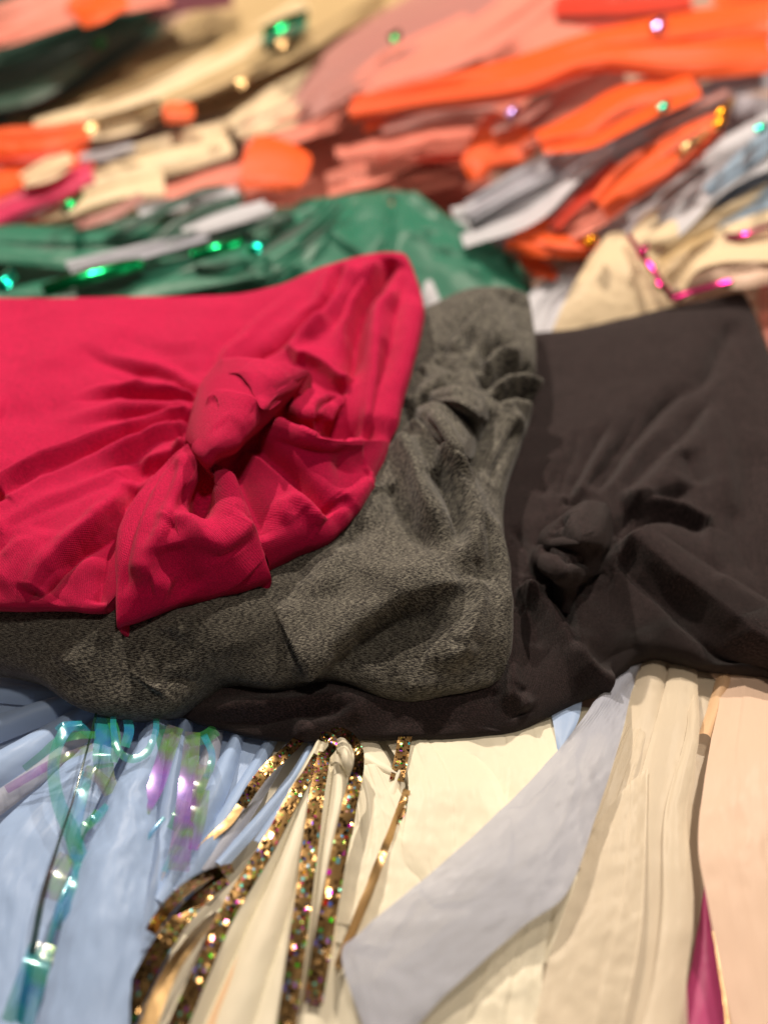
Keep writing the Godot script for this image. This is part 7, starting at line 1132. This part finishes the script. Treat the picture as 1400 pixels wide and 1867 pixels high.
	part(goldcurl, "ribbon", strip([[-202.7,56.0,-328.1,-208.1,56.0,-338.4], [-199.5,57.0,-331.1,-205.5,57.0,-343.3], [-197.9,56.0,-339.2,-203.1,56.0,-350.4]], 3.2, 0.1, 320, 9, 12), gold_foil)
	part(goldcurl, "ribbon", strip([[-60.7,84.0,-488.2,-57.4,84.0,-470.9], [-80.3,86.0,-460.4,-76.2,86.0,-442.0], [-91.9,84.0,-447.9,-87.9,84.0,-432.3]], 3, 0.5, 321, 8, 60), green_foil)
	part(goldcurl, "ribbon", strip([[5.5,84.0,-417.6,1.8,84.0,-430.2], [9.2,85.0,-421.3,5.3,85.0,-436.1], [12.6,84.0,-431.1,9.4,84.0,-444.7]], 3.2, 0.1, 322, 9, 12), green_foil)
	var goldright := thing("foil_tassel", "gold and coloured foil tassel on the orange and grey blue paper at the right", "foil tassel", "foil tassels among the tissue paper")
	part(goldright, "ribbon", strip([[221.0,100.0,-283.0,223.0,100.0,-277.0], [207.5,102.0,-256.0,210.6,102.0,-250.6], [203.4,96.0,-246.1,206.6,96.0,-243.0]], 2, 0.2, 323, 8, 60), gold_foil)
	part(goldright, "ribbon", strip([[201.9,92.0,-256.4,202.9,92.0,-250.4], [185.3,92.0,-233.6,186.8,92.0,-226.9], [179.2,86.0,-230.2,180.5,86.0,-225.5]], 2, 0.2, 324, 8, 60), gold_foil)
	var amber_foil := foil(Color(0.95, 0.62, 0.12), 0.25)
	var violet_foil := foil(Color(0.75, 0.62, 0.9), 0.25)
	part(goldright, "ribbon", strip([[204.0,106.0,-239.6,202.8,106.0,-248.9], [207.5,107.0,-242.1,206.4,107.0,-253.0], [212.0,106.0,-249.6,211.3,106.0,-259.7]], 3.2, 0.1, 325, 9, 12), amber_foil)
	part(goldright, "ribbon", strip([[200.5,104.0,-228.6,199.3,104.0,-237.7], [203.9,105.0,-231.0,202.8,105.0,-241.7], [208.3,104.0,-238.4,207.6,104.0,-248.2]], 3.2, 0.1, 326, 9, 12), amber_foil)
	part(goldright, "ribbon", strip([[179.8,96.0,-213.7,178.4,96.0,-222.4], [183.2,97.0,-216.0,181.8,97.0,-226.2], [187.4,96.0,-223.0,186.4,96.0,-232.4]], 3.2, 0.1, 327, 9, 12), gold_foil)
	part(goldright, "ribbon", strip([[118.7,64.0,-158.4,116.7,64.0,-165.9], [121.9,65.0,-160.4,119.8,65.0,-169.2], [125.4,64.0,-166.4,123.7,64.0,-174.5]], 3.2, 0.1, 328, 9, 12), amber_foil)
	part(goldright, "ribbon", strip([[189.6,106.0,-382.8,188.1,106.0,-395.1], [193.6,107.0,-386.3,192.2,107.0,-400.7], [198.6,106.0,-396.0,197.6,106.0,-409.2]], 3.2, 0.1, 329, 9, 12), violet_foil)
	part(goldright, "ribbon", strip([[81.4,84.0,-289.1,78.8,84.0,-299.1], [84.9,85.0,-291.9,82.2,85.0,-303.6], [88.5,84.0,-299.8,86.4,84.0,-310.5]], 3.2, 0.1, 330, 9, 12), violet_foil)
	part(goldright, "ribbon", strip([[173.8,98.0,-264.9,172.2,98.0,-274.6], [177.3,99.0,-267.5,175.8,99.0,-278.9], [181.7,98.0,-275.3,180.6,98.0,-285.7]], 3.2, 0.1, 331, 9, 12), teal_foil)
	part(goldright, "ribbon", strip([[233.5,90.0,-251.5,232.4,90.0,-260.9], [237.1,91.0,-254.1,236.2,91.0,-265.0], [241.8,90.0,-261.5,241.3,90.0,-271.6]], 3.2, 0.1, 332, 9, 12), teal_foil)
	part(goldright, "ribbon", strip([[75.7,20.0,-166.1,73.1,20.0,-173.5], [78.9,21.0,-168.2,76.2,21.0,-176.9], [82.2,20.0,-174.0,80.0,20.0,-181.9]], 3.2, 0.1, 333, 9, 12), teal_foil)
	part(greenfoil, "ribbon", strip([[-218.7,66.0,-454.0,-224.9,66.0,-467.0], [-215.4,67.0,-458.0,-222.2,67.0,-473.3], [-213.8,66.0,-468.0,-219.7,66.0,-482.0]], 3.2, 0.1, 334, 9, 12), green_foil)
	part(greenfoil, "ribbon", strip([[-196.5,56.0,-218.3,-201.3,56.0,-226.8], [-193.6,57.0,-220.7,-198.9,57.0,-230.6], [-192.2,56.0,-227.4,-196.8,56.0,-236.4]], 3.2, 0.1, 335, 9, 12), green_foil)
